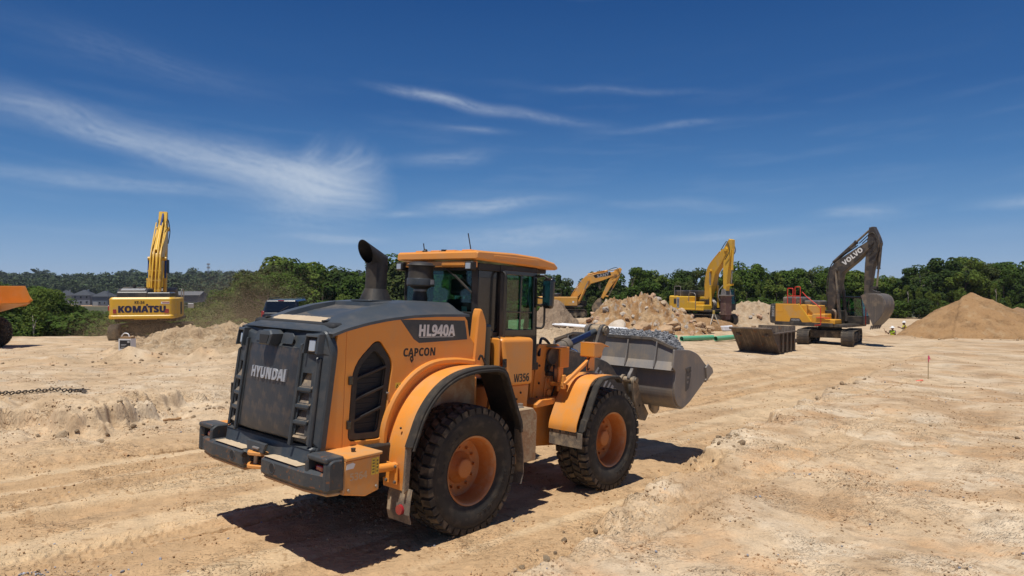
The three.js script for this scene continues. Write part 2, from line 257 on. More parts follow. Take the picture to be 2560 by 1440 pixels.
  for (const [gl, gw, gd] of grooves) { const w = L - gl - 0.35 * N2(A * 0.06, gl) - 0.03 * N2(A * 0.6, gl), q = Math.abs(w) / gw; if (q < 2.2) { const k = far * (1 - bench) * sm(0.35, 0.0, -0.25 + 0.6 * N2b(A * 0.13, gl * 3)) ; y += k * (-gd * sm(1.1, 0.75, q) + 0.8 * gd * Math.exp(-(((q - 1.28) / 0.2) ** 2)) * (0.7 + 0.5 * N2(A * 2.2, w * 6))); } }
  const curveA = A * 0.09 + 0.25 * N2(A * 0.12, L * 0.2);
  const rut = N2(L * 1.7 + 0.25 * N2b(A * 0.25, L), curveA) ; y += far * 0.028 * rut * (1 - 0.55 * bench);
  const fine = N2(L * 6.5, A * 0.55); y += far * 0.010 * fine * (0.4 + 0.6 * road);
  const near = sm(30, 12, d);
  let cl = 0;
  for (const [pl, a0, a1] of PRINTS) { const q = Math.abs(L - pl - 0.12 * N2(A * 0.08, pl)) / 0.29; if (q < 1.5 && A > a0 && A < a1) { const e = sm(a0, a0 + 1.2, A) * sm(a1, a1 - 1.2, A); y += e * (-0.05 * sm(1.06, 0.98, q) + 0.022 * Math.exp(-(((q - 1.2) / 0.12) ** 2)) * (0.6 + 0.5 * N2(A * 3, pl))); } }
  if (near > 0) {
    const c1 = Math.abs(N2(x * 2.6, z * 2.6)), c2 = Math.abs(N2b(x * 5.5, z * 5.5)), c3 = N2(x * 12, z * 12), rough = near * (0.25 + 0.75 * loose) * (0.5 + 0.5 * sm(-0.4, 0.5, N2(x * 0.35 + 5, z * 0.35)));
    const edgeR = 1 + 0.9 * Math.exp(-((s / 0.6) ** 2)) + 1.2 * bw * Math.exp(-((b / 0.6) ** 2));
    cl = rough * edgeR; y += cl * (0.034 * (0.35 - c1) + 0.026 * (0.3 - c2) + 0.010 * c3);
    // grouser marks pressed across the bench and the left of the haul road
    const trk = (u0, w) => Math.exp(-(((s - u0) / w) ** 4));
    const g1 = bench * (trk(2.1, 0.42) + trk(4.4, 0.42) + trk(6.9, 0.5) * 0.8), g2 = (1 - bench) * Math.exp(-(((L + 5.3) / 0.45) ** 4));
    const w1 = N2(x * 0.9, z * 0.9) * 0.5 + 0.6;
    y += near * clamp(w1) * 0.014 * g1 * Math.sin((z * 0.93 + x * 0.3 + 0.1 * N2(x * 2, z)) * 34) + near * clamp(w1) * 0.013 * g2 * Math.sin(A * 30);
    // tyre prints behind the loader's wheels
    for (const c of []) {
      const q = (L - c) / 0.27; if (Math.abs(q) < 1.15 && A < -1.2) {
        const inside = sm(1.12, 0.98, Math.abs(q)), ph = A / 0.121 + (q < 0 ? 0.5 : 0) + 0.6 * Math.abs(q) * Math.sign(q), w = Math.abs(ph - Math.round(ph));
        const rowgap = Math.min(Math.abs(Math.abs(q) - 0.5), Math.abs(q)) < 0.07 ? 1 : 0;
        y += near * inside * (-0.016 + 0.022 * Math.max(sm(0.30, 0.46, w), 0.7 * rowgap)) * (0.55 + 0.45 * N2(x * 0.7, z * 0.7)) + near * 0.02 * Math.exp(-(((Math.abs(q) - 1.12) / 0.1) ** 2));
      }
    }
  }
  if (out) {
    const p1 = fbm(N2, x * 0.16 + 3, z * 0.16, 4), p2 = fbm(N2b, x * 0.5, z * 0.5, 4), p3 = fbm(N2, L * 0.9, A * 0.09, 3), p4 = fbm(N2b, x * 2.3, z * 2.3, 3);
    let c = mix3([0.525, 0.385, 0.238], [0.625, 0.492, 0.336], sm(-0.5, 0.5, 0.6 * p1 + 0.5 * p2));
    c = mix3(c, [0.505, 0.342, 0.188], 0.9 * road); c = mix3(c, [0.62, 0.47, 0.295], 0.9 * road * sm(0.05, 0.4, N2(L * 1.15 + 0.2 * N2b(A * 0.12, L), A * 0.045)));
    c = mix3(c, [0.40, 0.27, 0.15], 0.55 * sm(0.12, 0.6, p3 * 0.8 + p4 * 0.35) * (0.5 + 0.5 * road));
    c = mix3(c, [0.64, 0.55, 0.42], 0.6 * sm(0.14, 0.6, fbm(N2, x * 0.3 + 40, z * 0.42 + 7, 4) + 0.25 * p4 + 0.1 * bench - 0.5 * road));
    c = mix3(c, [0.53, 0.325, 0.165], 0.6 * sm(0.10, 0.6, fbm(N2b, x * 0.42 + 91, z * 0.42, 4) + 0.3 * p4) * (0.25 + 0.75 * bench + 0.5 * (x < -12 ? 1 : 0)));
    c = mix3(c, [0.36, 0.25, 0.15], 0.5 * sm(0.28, 0.55, fbm(N2b, x * 1.6 + 12, z * 1.6 + 50, 4)) * (1 - road));
    c = mix3(c, [0.36, 0.225, 0.115], 0.85 * clamp(spoil * 2.2));
    c = mix3(c, [0.42, 0.275, 0.15], 0.7 * bench * sm(0.02, 0.5, fbm(N2, x * 0.22 + 60, z * 0.3 + 11, 3)));
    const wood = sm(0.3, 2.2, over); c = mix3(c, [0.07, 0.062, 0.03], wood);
    const k = 1 + 0.19 * p4; out.c = [c[0] * k * 1.02, c[1] * k * 0.99, c[2] * k * 0.95]; out.loose = cl + 0.6 * clamp(berm) + 0.5 * ridge;
  }
  return y;
}
const groundY = (x, z) => ground(x, z);
{
  const xs = [], zs = [];
  { const h = []; let x = 0, st; while (x < 1800) { h.push(x); st = 0.05 + Math.max(0, x - 8.5) * 0.03; x += st; } for (let i = h.length - 1; i > 0; i--) xs.push(-h[i]); xs.push(...h); }
  { let d = 4.2; while (d < 1800) { zs.push(-d); d += 0.045 + Math.max(0, d - 15) * 0.016; } const back = []; d = 4.2; let st = 0.2; while (d > -70) { d -= st; st *= 1.25; back.unshift(-d); } zs.unshift(...back.sort((a, b) => b - a)); }
  const nx = xs.length, nz = zs.length, pos = new Float32Array(nx * nz * 3), col = new Float32Array(nx * nz * 3), uv = new Float32Array(nx * nz * 2), idx = new Uint32Array((nx - 1) * (nz - 1) * 6), o = {};
  for (let j = 0, k = 0; j < nz; j++) for (let i = 0; i < nx; i++, k++) {
    const x = xs[i], z = zs[j], y = ground(x, z, o);
    pos.set([x, y, z], k * 3); col.set(o.c, k * 3); uv.set([x * 0.927 - z * 0.375, z * 0.927 + x * 0.375], k * 2);
  }
  let q = 0;
  for (let j = 0; j + 1 < nz; j++) for (let i = 0; i + 1 < nx; i++) { const a = j * nx + i, b = a + 1, c = a + nx, d = c + 1; idx.set([a, b, c, b, d, c], q); q += 6; }
  const g = new THREE.BufferGeometry();
  g.setAttribute('position', new THREE.BufferAttribute(pos, 3)); g.setAttribute('color', new THREE.BufferAttribute(col, 3)); g.setAttribute('uv', new THREE.BufferAttribute(uv, 2)); g.setIndex(new THREE.BufferAttribute(idx, 1)); g.computeVertexNormals();
  if (g.attributes.normal.getY(0) < 0) { for (let i = 0; i < idx.length; i += 3) { const t = idx[i]; idx[i] = idx[i + 1]; idx[i + 1] = t; } g.computeVertexNormals(); }
  console.log('ground', nx, nz, nx * nz);
  const A = tileFbm(900, 8, 6), B = tileFbm(910, 48, 4), C = tileNoise(256, 920), D = tileFbm(930, 20, 4);
  const E1 = tileNoise2(14, 150, 941), E2 = tileNoise2(30, 300, 942), E3 = tileNoise2(52, 130, 943), E4 = tileNoise2(110, 240, 944), E5 = tileFbm(945, 5, 4), F1 = tileNoise(220, 946);
  const bumpF = (u, v) => { const m = sm(0.40, 0.62, E5(u, v)), dash = sm(0.56, 0.66, 0.5 * E3(u, v) + 0.5 * E4(u, v)), line = 0.6 * E1(u, v) + 0.4 * E2(u, v), crumb = sm(0.72, 0.80, F1(u * 220, v * 220)); return clamp(0.20 * A(u, v) + 0.16 * B(u, v) + 0.05 * C(u * 256, v * 256) + 0.22 * line + m * (0.22 * dash + 0.12 * crumb) + 0.05 * crumb); };
  const bumpOld = (u, v) => { const peb = sm(0.63, 0.8, B(u, v)); return clamp(0.34 * A(u, v) + 0.30 * B(u, v) + 0.14 * C(u * 256, v * 256) + 0.26 * peb); };
  MAT.ground = new THREE.MeshStandardMaterial({ vertexColors: true, roughness: 1, side: THREE.DoubleSide,
    map: texture(2048, (u, v) => { const t = 0.80 + 0.22 * A(u, v) + 0.12 * (C(u * 256, v * 256) - 0.5) + 0.10 * (B(u, v) - 0.5), r = sm(0.66, 0.78, B(u + 0.37, v + 0.11)), w = sm(0.70, 0.8, B(u + 0.6, v + 0.71)); let c = [t, t * 0.99, t * 0.975]; c = mix3(c, [0.62, 0.55, 0.48], 0.8 * r); c = mix3(c, [0.74, 0.66, 0.58], 0.55 * sm(0.58, 0.7, 0.5 * E3(u + 0.2, v + 0.4) + 0.5 * E4(u + 0.2, v + 0.4)) * sm(0.4, 0.62, E5(u, v))); return mix3(c, [1, 1, 1], 0.5 * w); }, true, 4.1),
    bumpMap: texture(2048, bumpF, false, 4.1), bumpScale: 0.075 });
  const m = new THREE.Mesh(g, MAT.ground); m.name = 'ground'; m.userData.kind = 'structure'; m.userData.label = 'bare sandy building ground with ruts, tyre prints and a broken bank'; scene.add(m);
  // tyre prints with their lug pattern, laid into the furrows
  PRINTS.forEach(([pl, a0, a1], n) => {
    const nA = Math.round((a1 - a0) / 0.02), nW = 30, p = [], c = [], t = [], ix = [], oc = {};
    for (let i = 0; i <= nA; i++) for (let j = 0; j <= nW; j++) {
      const A = a0 + ((a1 - a0) * i) / nA, q = (j / nW) * 2 - 1, L = pl + 0.12 * N2(A * 0.08, pl) + q * 0.285, x = POSE.x + A * FX - L * FZ, z = POSE.z + A * FZ + L * FX;
      const e = sm(a0, a0 + 1.2, A) * sm(a1, a1 - 1.2, A), side = q < 0 ? 0.5 : 0, outer = Math.abs(q) > 0.52, ph = A / 0.121 + side + (outer ? 0 : 0.5 + 1.1 * q), w = Math.abs(ph - Math.round(ph)), gap = Math.min(Math.abs(Math.abs(q) - 0.52), Math.abs(q)) < 0.05 ? 1 : 0;
      const wear = clamp(0.55 + 0.75 * N2b(A * 0.35, pl * 3 + q * 0.5)), y = ground(x, z, oc) + e * 0.040 * sm(1.0, 0.97, Math.abs(q)) + 0.004 * e - 0.012 * (1 - sm(0, 0.3, e)) - wear * e * (n < 2 ? 0.036 : 0.026) * (1 - Math.max(sm(0.33, 0.43, w), gap)) - 0.01 * (Math.abs(q) > 0.99 ? 1 : 0) + 0.004 * N2(x * 9, z * 9);
      p.push(x, y, z); c.push(...oc.c); t.push(x * 0.927 - z * 0.375, z * 0.927 + x * 0.375);
      if (i && j) { const k = i * (nW + 1) + j; ix.push(k, k - 1, k - nW - 1, k - 1, k - nW - 2, k - nW - 1); }
    }
    const sg = new THREE.BufferGeometry(); sg.setAttribute('position', new THREE.Float32BufferAttribute(p, 3)); sg.setAttribute('color', new THREE.Float32BufferAttribute(c, 3)); sg.setAttribute('uv', new THREE.Float32BufferAttribute(t, 2)); sg.setIndex(ix); sg.computeVertexNormals();
    if (sg.attributes.normal.getY(40) < 0) { for (let i = 0; i < ix.length; i += 3) { const v = ix[i]; ix[i] = ix[i + 1]; ix[i + 1] = v; } sg.setIndex(ix); sg.computeVertexNormals(); }
    const tm = new THREE.Mesh(sg, MAT.ground); tm.name = 'tyre_track' + (n ? '_' + String(n).padStart(3, '0') : ''); tm.userData.kind = 'structure'; scene.add(tm);
  });
}
// ---------------------------------------------------------------- the wheel loader
function makeTyre(R, halfW, rimR, lugs, lugDepth) { // axis along z
  const w = halfW, base = R - lugDepth, out = [];
  const prof = [[rimR - 0.01, w * 0.72], [rimR + 0.02, w * 0.84], [rimR + 0.05, w * 0.86], [rimR + 0.055, w * 0.90], [lerp(rimR, base, 0.35), w * 0.97], [lerp(rimR, base, 0.55), w], [lerp(rimR, base, 0.72), w * 0.99], [lerp(rimR, base, 0.73), w * 0.975], [lerp(rimR, base, 0.88), w * 0.93], [base - 0.015, w * 0.86], [base, w * 0.78]];
  const full = [...prof, ...prof.slice().reverse().map(([r, y]) => [r, -y])];
  out.push(lathe(full, 72).rotateX(Math.PI / 2));
  const block = (a0, a1, z0, z1, skew, top) => { // one tread block, tapered, its sides leaning
    const P = [], lay = (r, k) => { for (const [a, z] of [[a0, z0], [a1, z0], [a1, z1], [a0, z1]]) { const am = (a0 + a1) / 2, aa = am + (a - am) * k + (z - (z0 + z1) / 2) * skew, zz = (z0 + z1) / 2 + (z - (z0 + z1) / 2) * (0.5 + 0.5 * k), drop = Math.max(0, Math.abs(zz) - w * 0.80) * 0.55; P.push([(r - drop) * Math.cos(aa), (r - drop) * Math.sin(aa), zz]); } };
    lay(base - 0.03, 1.08); lay(top, 0.9);
    const g = new THREE.BufferGeometry(), f = [[4, 5, 6], [4, 6, 7], [0, 1, 5], [0, 5, 4], [1, 2, 6], [1, 6, 5], [2, 3, 7], [2, 7, 6], [3, 0, 4], [3, 4, 7]].flat().map((i) => P[i]).flat();
    g.setAttribute('position', new THREE.Float32BufferAttribute(f, 3)); g.computeVertexNormals(); return g;
  };
  const st = (Math.PI * 2) / lugs;
  for (let i = 0; i < lugs; i++) {
    const a = i * st;
    for (const s of [-1, 1]) {
      const o = s > 0 ? 0 : st / 2;
      out.push(block(a + o - st * 0.38, a + o + st * 0.38, Math.min(s * w * 0.53, s * w * 0.97), Math.max(s * w * 0.53, s * w * 0.97), 0, R));
      out.push(block(a + o + st * 0.12, a + o + st * 0.88, Math.min(s * w * 0.05, s * w * 0.48), Math.max(s * w * 0.05, s * w * 0.48), s * 0.55, R));
    }
  }
  return out;
}
function sideLetters(word, radius, z, size, mid, step) { // raised lettering round a tyre wall
  return [...word].map((ch, i) => { const a = mid - (i - (word.length - 1) / 2) * step; return at(txt(ch, size, 0.004), 0, radius, 0).rotateZ(a).translate(0, 0, z); });
}
const WL = thing('wheel_loader', 'orange wheel loader with dark grey hood carrying a bucket of gravel', 'wheel loader', [POSE.x, POSE.y, POSE.z]);
WL.rotation.set(POSE.roll, POSE.yaw, POSE.pitch, 'YZX');
{
  const O = MAT.orange, both = (f) => [f(1), f(-1)];
  // ---- wheels
  const tyreParts = makeTyre(0.735, 0.265, 0.375, 38, 0.034), tyreG = joined(tyreParts.slice(0, 1)), treadG = joined(tyreParts.slice(1)), tyreL = joined([...sideLetters('TRIANGLE', 0.535, 0.262, 0.085, 1.05, 0.165), ...sideLetters('20.5R25', 0.535, 0.262, 0.045, -1.75, 0.1), ...sideLetters('TRIANGLE', 0.535, 0.262, 0.085, 3.9, 0.165)]);
  const rimG = joined([lathe([[0.300, -0.21], [0.372, -0.2], [0.385, -0.235], [0.375, -0.24], [0.36, -0.2], [0.325, -0.12], [0.325, 0.10], [0.352, 0.185], [0.372, 0.215], [0.392, 0.232], [0.398, 0.222], [0.385, 0.2]], 48).rotateX(Math.PI / 2), lathe([[0.33, 0.02], [0.30, 0.0], [0.2, -0.005], [0.165, 0.0]], 48).rotateX(Math.PI / 2)]);
  const ring = lathe([[0.345, 0.15], [0.352, 0.165], [0.346, 0.178]], 48).rotateX(Math.PI / 2);
  const hubG = joined([lathe([[0.19, -0.02], [0.175, 0.03], [0.12, 0.05], [0.115, 0.10], [0.095, 0.118], [0.001, 0.12]], 32).rotateX(Math.PI / 2), ...Array.from({ length: 12 }, (_, i) => { const a = (i / 12) * Math.PI * 2; return cyl([0.235 * Math.cos(a), 0.235 * Math.sin(a), 0], [0.235 * Math.cos(a), 0.235 * Math.sin(a), 0.035], 0.018, 0.016, 6); })]);
  for (const [x, turn] of [[-1.45, 0.03], [1.45, 0.07]]) for (const s of [1, -1]) {
    const w = new THREE.Group(); w.name = 'wheel'; WL.add(w); w.position.set(x, 0.705, s * 1.012); w.rotation.set(0, s > 0 ? 0 : Math.PI, turn);
    for (const [n, g, m] of [['tyre', tyreG, MAT.rubber], ['tread', treadG, MAT.rubberDusty], ['rim', rimG, MAT.rim], ['hub', hubG, MAT.rim], ['tyre_lettering', tyreL, MAT.rubber]]) { const k = new THREE.Mesh(g, m); k.name = n; w.add(k); }
    M('rim_ring', w, ring.clone(), MAT.rim);
  }
  // ---- axles and frames
  M('axle', WL, [cyl([-1.45, 0.7, -0.85], [-1.45, 0.7, 0.85], 0.15), at(new THREE.SphereGeometry(0.27, 16, 10), -1.45, 0.7, 0)], MAT.orangeFrame);
  M('axle', WL, [cyl([1.45, 0.7, -0.85], [1.45, 0.7, 0.85], 0.15), at(new THREE.SphereGeometry(0.27, 16, 10), 1.45, 0.7, 0)], MAT.orangeFrame);
  M('rear_frame', WL, [rbb(-3.05, -0.15, 0.72, 1.12, -0.46, 0.46, 0.03), rbb(-3.1, -0.9, 1.0, 1.7, -0.74, 0.74, 0.03), rbb(-0.6, -0.1, 0.62, 1.5, -0.3, 0.3, 0.03)], MAT.orangeFrame);
  M('articulation_joint', WL, [cyl([0.0, 0.55, 0], [0.0, 1.55, 0], 0.12), rbb(-0.3, 0.3, 0.62, 0.72, -0.26, 0.26), rbb(-0.3, 0.3, 1.4, 1.5, -0.26, 0.26)], MAT.black);
  // front frame: two tower plates with a flared foot, joined
  const tower = (s) => sideZ(ext([[0.42, 0.62], [1.75, 0.5, 0.1], [1.8, 0.8, 0.1], [1.3, 1.25, 0.2], [1.12, 1.7, 0.1], [1.08, 2.05, 0.06], [0.56, 2.06, 0.05], [0.48, 1.3, 0.1]], 0.46, 0.52, 0.008, [], 0.05), s);
  const tw = M('front_frame', WL, [...both(tower), rbb(0.40, 1.7, 0.58, 0.95, -0.46, 0.46, 0.03), rbb(0.44, 0.52, 0.7, 2.04, -0.5, 0.5), ...both((s) => sideZ(ext([[0.30, 1.20], [0.98, 1.24], [0.98, 1.30], [0.42, 1.30], [0.30, 1.24]], 0.5, 0.74), s))], MAT.orangeFrame);
  M('boom_pivot_pin', WL, [cyl([0.86, 1.88, -0.56], [0.86, 1.88, 0.56], 0.07), cyl([0.86, 1.88, 0.53], [0.86, 1.88, 0.57], 0.12)], MAT.boomSteel);
  M('hydraulic_hose', WL, [tube([[0.55, 1.9, 0.55], [0.75, 2.12, 0.42], [1.05, 2.08, 0.3], [1.3, 1.9, 0.25]], 0.022), tube([[0.9, 1.75, 0.56], [0.84, 1.6, 0.6], [0.9, 1.45, 0.58], [0.86, 1.3, 0.56]], 0.012), tube([[0.3, 0.9, 0.4], [0.25, 0.75, 0.5], [0.35, 0.55, 0.5], [0.5, 0.5, 0.42]], 0.025), tube([[0.25, 1.2, 0.35], [0.1, 0.9, 0.5], [0.2, 0.6, 0.45], [0.4, 0.55, 0.4]], 0.03)], MAT.black);
  const lk = M('boom_lock_link', WL, [ext(roundPts([[0.70, 1.28], [0.82, 1.26], [0.86, 1.42], [0.82, 1.60], [0.74, 1.58]], 0.05), 0.52, 0.545), cyl([0.78, 1.36, 0.54], [0.78, 1.36, 0.58], 0.05), cyl([0.79, 1.54, 0.54], [0.79, 1.54, 0.57], 0.03)], MAT.orangeFrame);
  M('recess_patch_fittings', WL, [ext(roundPts([[0.72, 1.66], [0.80, 1.62], [0.92, 1.8], [0.94, 1.98], [0.84, 2.0], [0.74, 1.86]], 0.06), 0.52, 0.535, 0.004), cyl([0.78, 1.72, 0.53], [0.78, 1.72, 0.57], 0.03), rbb(0.74, 0.86, 1.60, 1.66, 0.52, 0.6)], MAT.black);  // flat black plate imitates the shade of a tower recess; small fittings on it
  M('cover_bracket', WL, [rbb(0.86, 1.08, 1.72, 2.02, 0.66, 0.70), rbb(0.74, 1.08, 2.0, 2.02, 0.52, 0.70), rbb(0.84, 0.96, 1.38, 1.74, 0.66, 0.69)], O);
  for (const [x, y] of [[0.60, 1.75], [0.60, 1.5], [0.56, 1.3], [0.95, 1.45], [0.92, 1.6]]) M('bolt', WL, [cyl([x, y, 0.52], [x, y, 0.535], 0.018, 0.016, 6)], MAT.black);

  // ---- hood side panels, cut for the vent
  const rim = (x) => interp([-3.2, -3.0, -2.75, -2.45, -2.1, -1.75, -1.24], [2.245, 2.31, 2.37, 2.42, 2.455, 2.47, 2.475], x);
  const arch = curve([[-2.36, 1.02], [-2.34, 1.28], [-2.22, 1.5], [-2.02, 1.68], [-1.8, 1.78], [-1.45, 1.81], [-1.13, 1.80]], 18);
  const ventO = roundPts([[-2.93, 1.16, 0.07], [-2.90, 1.93, 0.16], [-2.64, 2.17, 0.13], [-2.56, 2.18, 0.04], [-2.38, 1.96, 0.1], [-2.48, 1.14, 0.09]], 0.06);
  const sidePts = [[-3.20, 1.07], ...arch, [-1.13, 2.12], [-1.22, 2.22], [-1.26, 2.40], ...[-1.33, -1.5, -1.75, -2.0, -2.2, -2.4, -2.6, -2.8, -2.95, -3.08].map((x) => [x, rim(x) - 0.004]), [-3.12, 2.0], [-3.17, 1.5]];
  for (const s of [1, -1]) {
    const pan = M(s > 0 ? 'side_panel' : 'side_panel', WL, [sideZ(ext(sidePts.map(([x, y]) => [Math.max(x, -2.995), y]), 0.80, 0.88, 0.006, [ventO]), s)], O);
    M('rear_facet', pan, [sideZ(warp(ext([[-3.20, 1.07], [-2.998, 1.065], [-2.998, rim(-3.0) - 0.004], [-3.08, rim(-3.08) - 0.004], [-3.12, 2.0], [-3.17, 1.5]], 0.80, 0.882, 0.004), (x, y, z) => [x, y, z - 0.24 * Math.max(0, -2.998 - x) * (z > 0.84 ? 1 : 0)]), s)], O);
    M('arch_moulding', pan, [sideZ(smooth(ext(band(curve([[-2.52, 1.06], [-2.50, 1.3], [-2.37, 1.58], [-2.13, 1.815], [-1.82, 1.945], [-1.45, 1.965], [-1.13, 1.93]], 24), -0.075), 0.85, 0.925, 0.02)), s)], O);
    // the vent: dark frame, four slanting bars, mesh behind
    const inner = roundPts([[-2.86, 1.22, 0.05], [-2.84, 1.90, 0.12], [-2.62, 2.11, 0.08], [-2.45, 1.94, 0.08], [-2.54, 1.21, 0.06]], 0.05);
    const fr = M('side_vent', WL, [sideZ(ext(roundPts([[-2.925, 1.165, 0.06], [-2.895, 1.925, 0.15], [-2.64, 2.165, 0.12], [-2.56, 2.17, 0.04], [-2.385, 1.96, 0.1], [-2.485, 1.145, 0.08]], 0.05), 0.83, 0.868, 0.01, [inner]), s)], MAT.black);
    M('vent_mesh', fr, [sideZ(ext(inner, 0.80, 0.815, 0), s), ...Array.from({ length: 16 }, (_, i) => sideZ(bar([-2.86, 1.26 + i * 0.052, 0.818], [-2.5 + (i > 12 ? -0.1 : 0), 1.26 + i * 0.052, 0.818], 0.006, 0.012), s))], MAT.interior);
    for (const y of [1.36, 1.575, 1.79]) M('vent_bar', fr, [sideZ(bar([-2.855 + (y - 1.36) * 0.02, y, 0.853], [-2.50 + (y - 1.36) * 0.09, y + 0.115, 0.853], 0.035, 0.034, 0.01), s)], MAT.black);
    for (const y of [1.33, 1.78]) M('hinge', fr, [sideZ(rb(0.05, 0.09, 0.04, -2.93, y, 0.885, 0.01), s)], MAT.gloss);
    M('vent_latch', fr, [sideZ(rb(0.03, 0.02, 0.02, -2.44, 1.62, 0.88, 0.006), s)], MAT.steel);
  }
  // decals on the right side
  const dec = M('model_decal', WL, [ext([[-2.30, 2.405], [-1.31, 2.40], [-1.28, 2.30], [-1.255, 2.175], [-2.02, 2.145], [-2.10, 2.19]], 0.872, 0.8815, 0.001)], MAT.grille);
  dec.userData.label = 'dark model plate with white HL940A lettering';
  M('decal_lettering', dec, [at(txt('HL940A', 0.125, 0.002, { stretch: 0.92, shear: 0.04, bold: 0.004 }), -1.745, 2.285, 0.8815), rbb(-2.02, -1.49, 2.207, 2.213, 0.8815, 0.8835, 0.0005)], MAT.letterWhite);
  M('owner_lettering', WL, [at(txt('CAPCON', 0.088, 0.002, { stretch: 0.98, shear: 0.03, bold: 0.002 }), -2.005, 2.045, 0.8795), ext([[-2.135, 2.005], [-2.10, 2.005], [-2.09, 1.965], [-2.117, 1.925], [-2.145, 1.965]], 0.8795, 0.8825, 0, [[[-2.118, 1.99], [-2.105, 1.965], [-2.13, 1.965]]])], MAT.letterBlack);
  const wl = M('warning_label', WL, [rbb(-2.335, -2.225, 1.66, 1.72, 0.878, 0.8815, 0.001)], MAT.yellowLabel);
  M('label_symbol', wl, [ext([[-2.328, 1.668], [-2.288, 1.668], [-2.308, 1.708]], 0.8816, 0.8825, 0, [[[-2.318, 1.673], [-2.298, 1.673], [-2.308, 1.694]]]), at(new THREE.TorusGeometry(0.016, 0.004, 6, 12), -2.255, 1.69, 0.882)], MAT.letterBlack);
  // shadow filler and bridging shell below the hood top so that nothing shows through
  M('shadow_fill_plate', WL, [rbb(-2.95, -2.0, 0.66, 0.8, -0.82, 0.82, 0.03), rbb(-2.0, -0.3, 0.58, 0.8, -0.7, 0.7, 0.03), rbb(-2.75, -2.3, 0.74, 1.1, -0.95, 0.95, 0.03)], MAT.black);  // unseen mass added to close the light gap in the loader shadow
  M('engine_bay', WL, [rbb(-3.1, -1.2, 1.5, 2.36, -0.78, 0.78, 0.05)], MAT.interior);
  // ---- hood top
  {
    const X0 = [-3.17, -3.13, -3.08, -3.0, -2.93, -2.905, -2.89, -2.6, -2.4, -2.215, -2.2, -2.17, -2.0, -1.8, -1.55, -1.36, -1.345, -1.28, -1.24], X = [...new Set([...X0, -2.8, -2.7, -2.5, -2.3, -2.1, -1.9, -1.68])].sort((a, b) => a - b), Z = [-0.892, -0.89, -0.80, -0.70, -0.62, -0.56, -0.50, -0.47, -0.455, -0.25, 0, 0.25, 0.455, 0.47, 0.50, 0.56, 0.62, 0.70, 0.80, 0.89, 0.892];
    const crown = (x) => interp([-3.17, -3.13, -3.0, -2.8, -2.5, -2.2, -1.9, -1.34, -1.24], [2.27, 2.315, 2.38, 2.45, 2.53, 2.58, 2.605, 2.615, 2.52], x);
    const yy = (x, z) => { const a = Math.abs(z); let y = lerp(crown(x), rim(x), sm(0.60, 0.89, a) * 0.95 + 0.05 * sm(0, 0.6, a)); if (a > 0.891) y -= 0.03; if (x > -2.9 && x < -2.205 && a < 0.46) y -= 0.055; return y; };
    const g = new THREE.PlaneGeometry(1, 1, X.length - 1, Z.length - 1), p = g.attributes.position; let k = 0;
    for (let j = 0; j < Z.length; j++) for (let i = 0; i < X.length; i++, k++) p.setXYZ(k, X[i], yy(X[i], Z[j]), Z[j]);
    const gn = g.toNonIndexed(); gn.computeVertexNormals(); const gs = mergeVertices(g); gs.computeVertexNormals();
    const hood = M('hood', WL, [smooth(g, 0.45)], MAT.hood);
    M('hood_screen', hood, [warp(rbb(-2.885, -2.215, 0, 0.012, -0.45, 0.45, 0.004), (x, y, z) => [x, y + lerp(yy(-2.89, 0.4), yy(-2.215, 0.4), (x + 2.885) / 0.67) + 0.004, z])], worn([0.055, 0.057, 0.06], { dust: 0.07, rough: 0.8, size: 0.4 }));
    M('sand_on_hood', hood, [warp(new THREE.PlaneGeometry(0.15, 1.04, 8, 30).rotateX(-Math.PI / 2).translate(-2.985, 0, 0), (x, y, z) => { const e = Math.max(0, 1 - Math.max((Math.abs(x + 2.985) / 0.075) ** 4, (Math.abs(z + 0.05 * N2(x * 30, 3)) / 0.52) ** 8)); return [x, yy(x, z) - 0.003 + 0.011 * e * (0.7 + 0.3 * N2(x * 20, z * 20)), z]; })], MAT.sandLayer);
    for (const z of [-0.56, 0.56]) M('hood_latch', hood, [rb(0.1, 0.02, 0.05, -3.02, yy(-3.02, 0.56) + 0.004, z, 0.008).rotateZ(0)], MAT.black);
    M('hood_front_wall', WL, [rbb(-1.30, -1.235, 1.9, 2.5, -0.8, 0.8, 0.02)], MAT.hood);
  }
  // ---- rear grille, bowed outward
  {
    const bow = (g) => { const q = warp(g, (x, y, z) => [-3.255 + ((clamp(y, 0.9, 2.3) - 1.1) / 1.17) * 0.125 + 0.25 * Math.max(0, y - 2.19) - 0.10 * (1 - Math.pow(Math.min(1, Math.abs(z) / 0.9), 2.2)) + x + 0.045 * sm(0.78, 0.89, Math.abs(z)), y, z]); q.computeVertexNormals(); return q; };
    const rowsL = (s) => [[1.235, 1.345], [1.385, 1.50], [1.545, 1.665], [1.71, 1.865]].map(([a, b]) => [[s * 0.565, a], [s * 0.725, a], [s * 0.715, b], [s * 0.57, b]]);
    const shellO = roundPts([[-0.885, 1.08, 0.06], [-0.70, 0.93, 0.05], [-0.35, 0.93, 0], [0, 0.93, 0], [0.35, 0.93, 0], [0.70, 0.93, 0.05], [0.885, 1.08, 0.06], [0.88, 2.12, 0.08], [0.80, 2.285, 0.06], [0.5, 2.285, 0], [0.25, 2.285, 0], [0, 2.285, 0], [-0.25, 2.285, 0], [-0.5, 2.285, 0], [-0.80, 2.285, 0.06], [-0.88, 2.12, 0.08]], 0.05);
    const opening = roundPts([[-0.51, 1.19], [-0.25, 1.19, 0], [0, 1.19, 0], [0.25, 1.19, 0], [0.51, 1.19], [0.50, 2.10], [0.25, 2.10, 0], [0, 2.10, 0], [-0.25, 2.10, 0], [-0.50, 2.10]], 0.04);
    const lampHole = (s) => [[s * 0.635, 2.06], [s * 0.755, 2.06], [s * 0.755, 2.2], [s * 0.635, 2.2]];
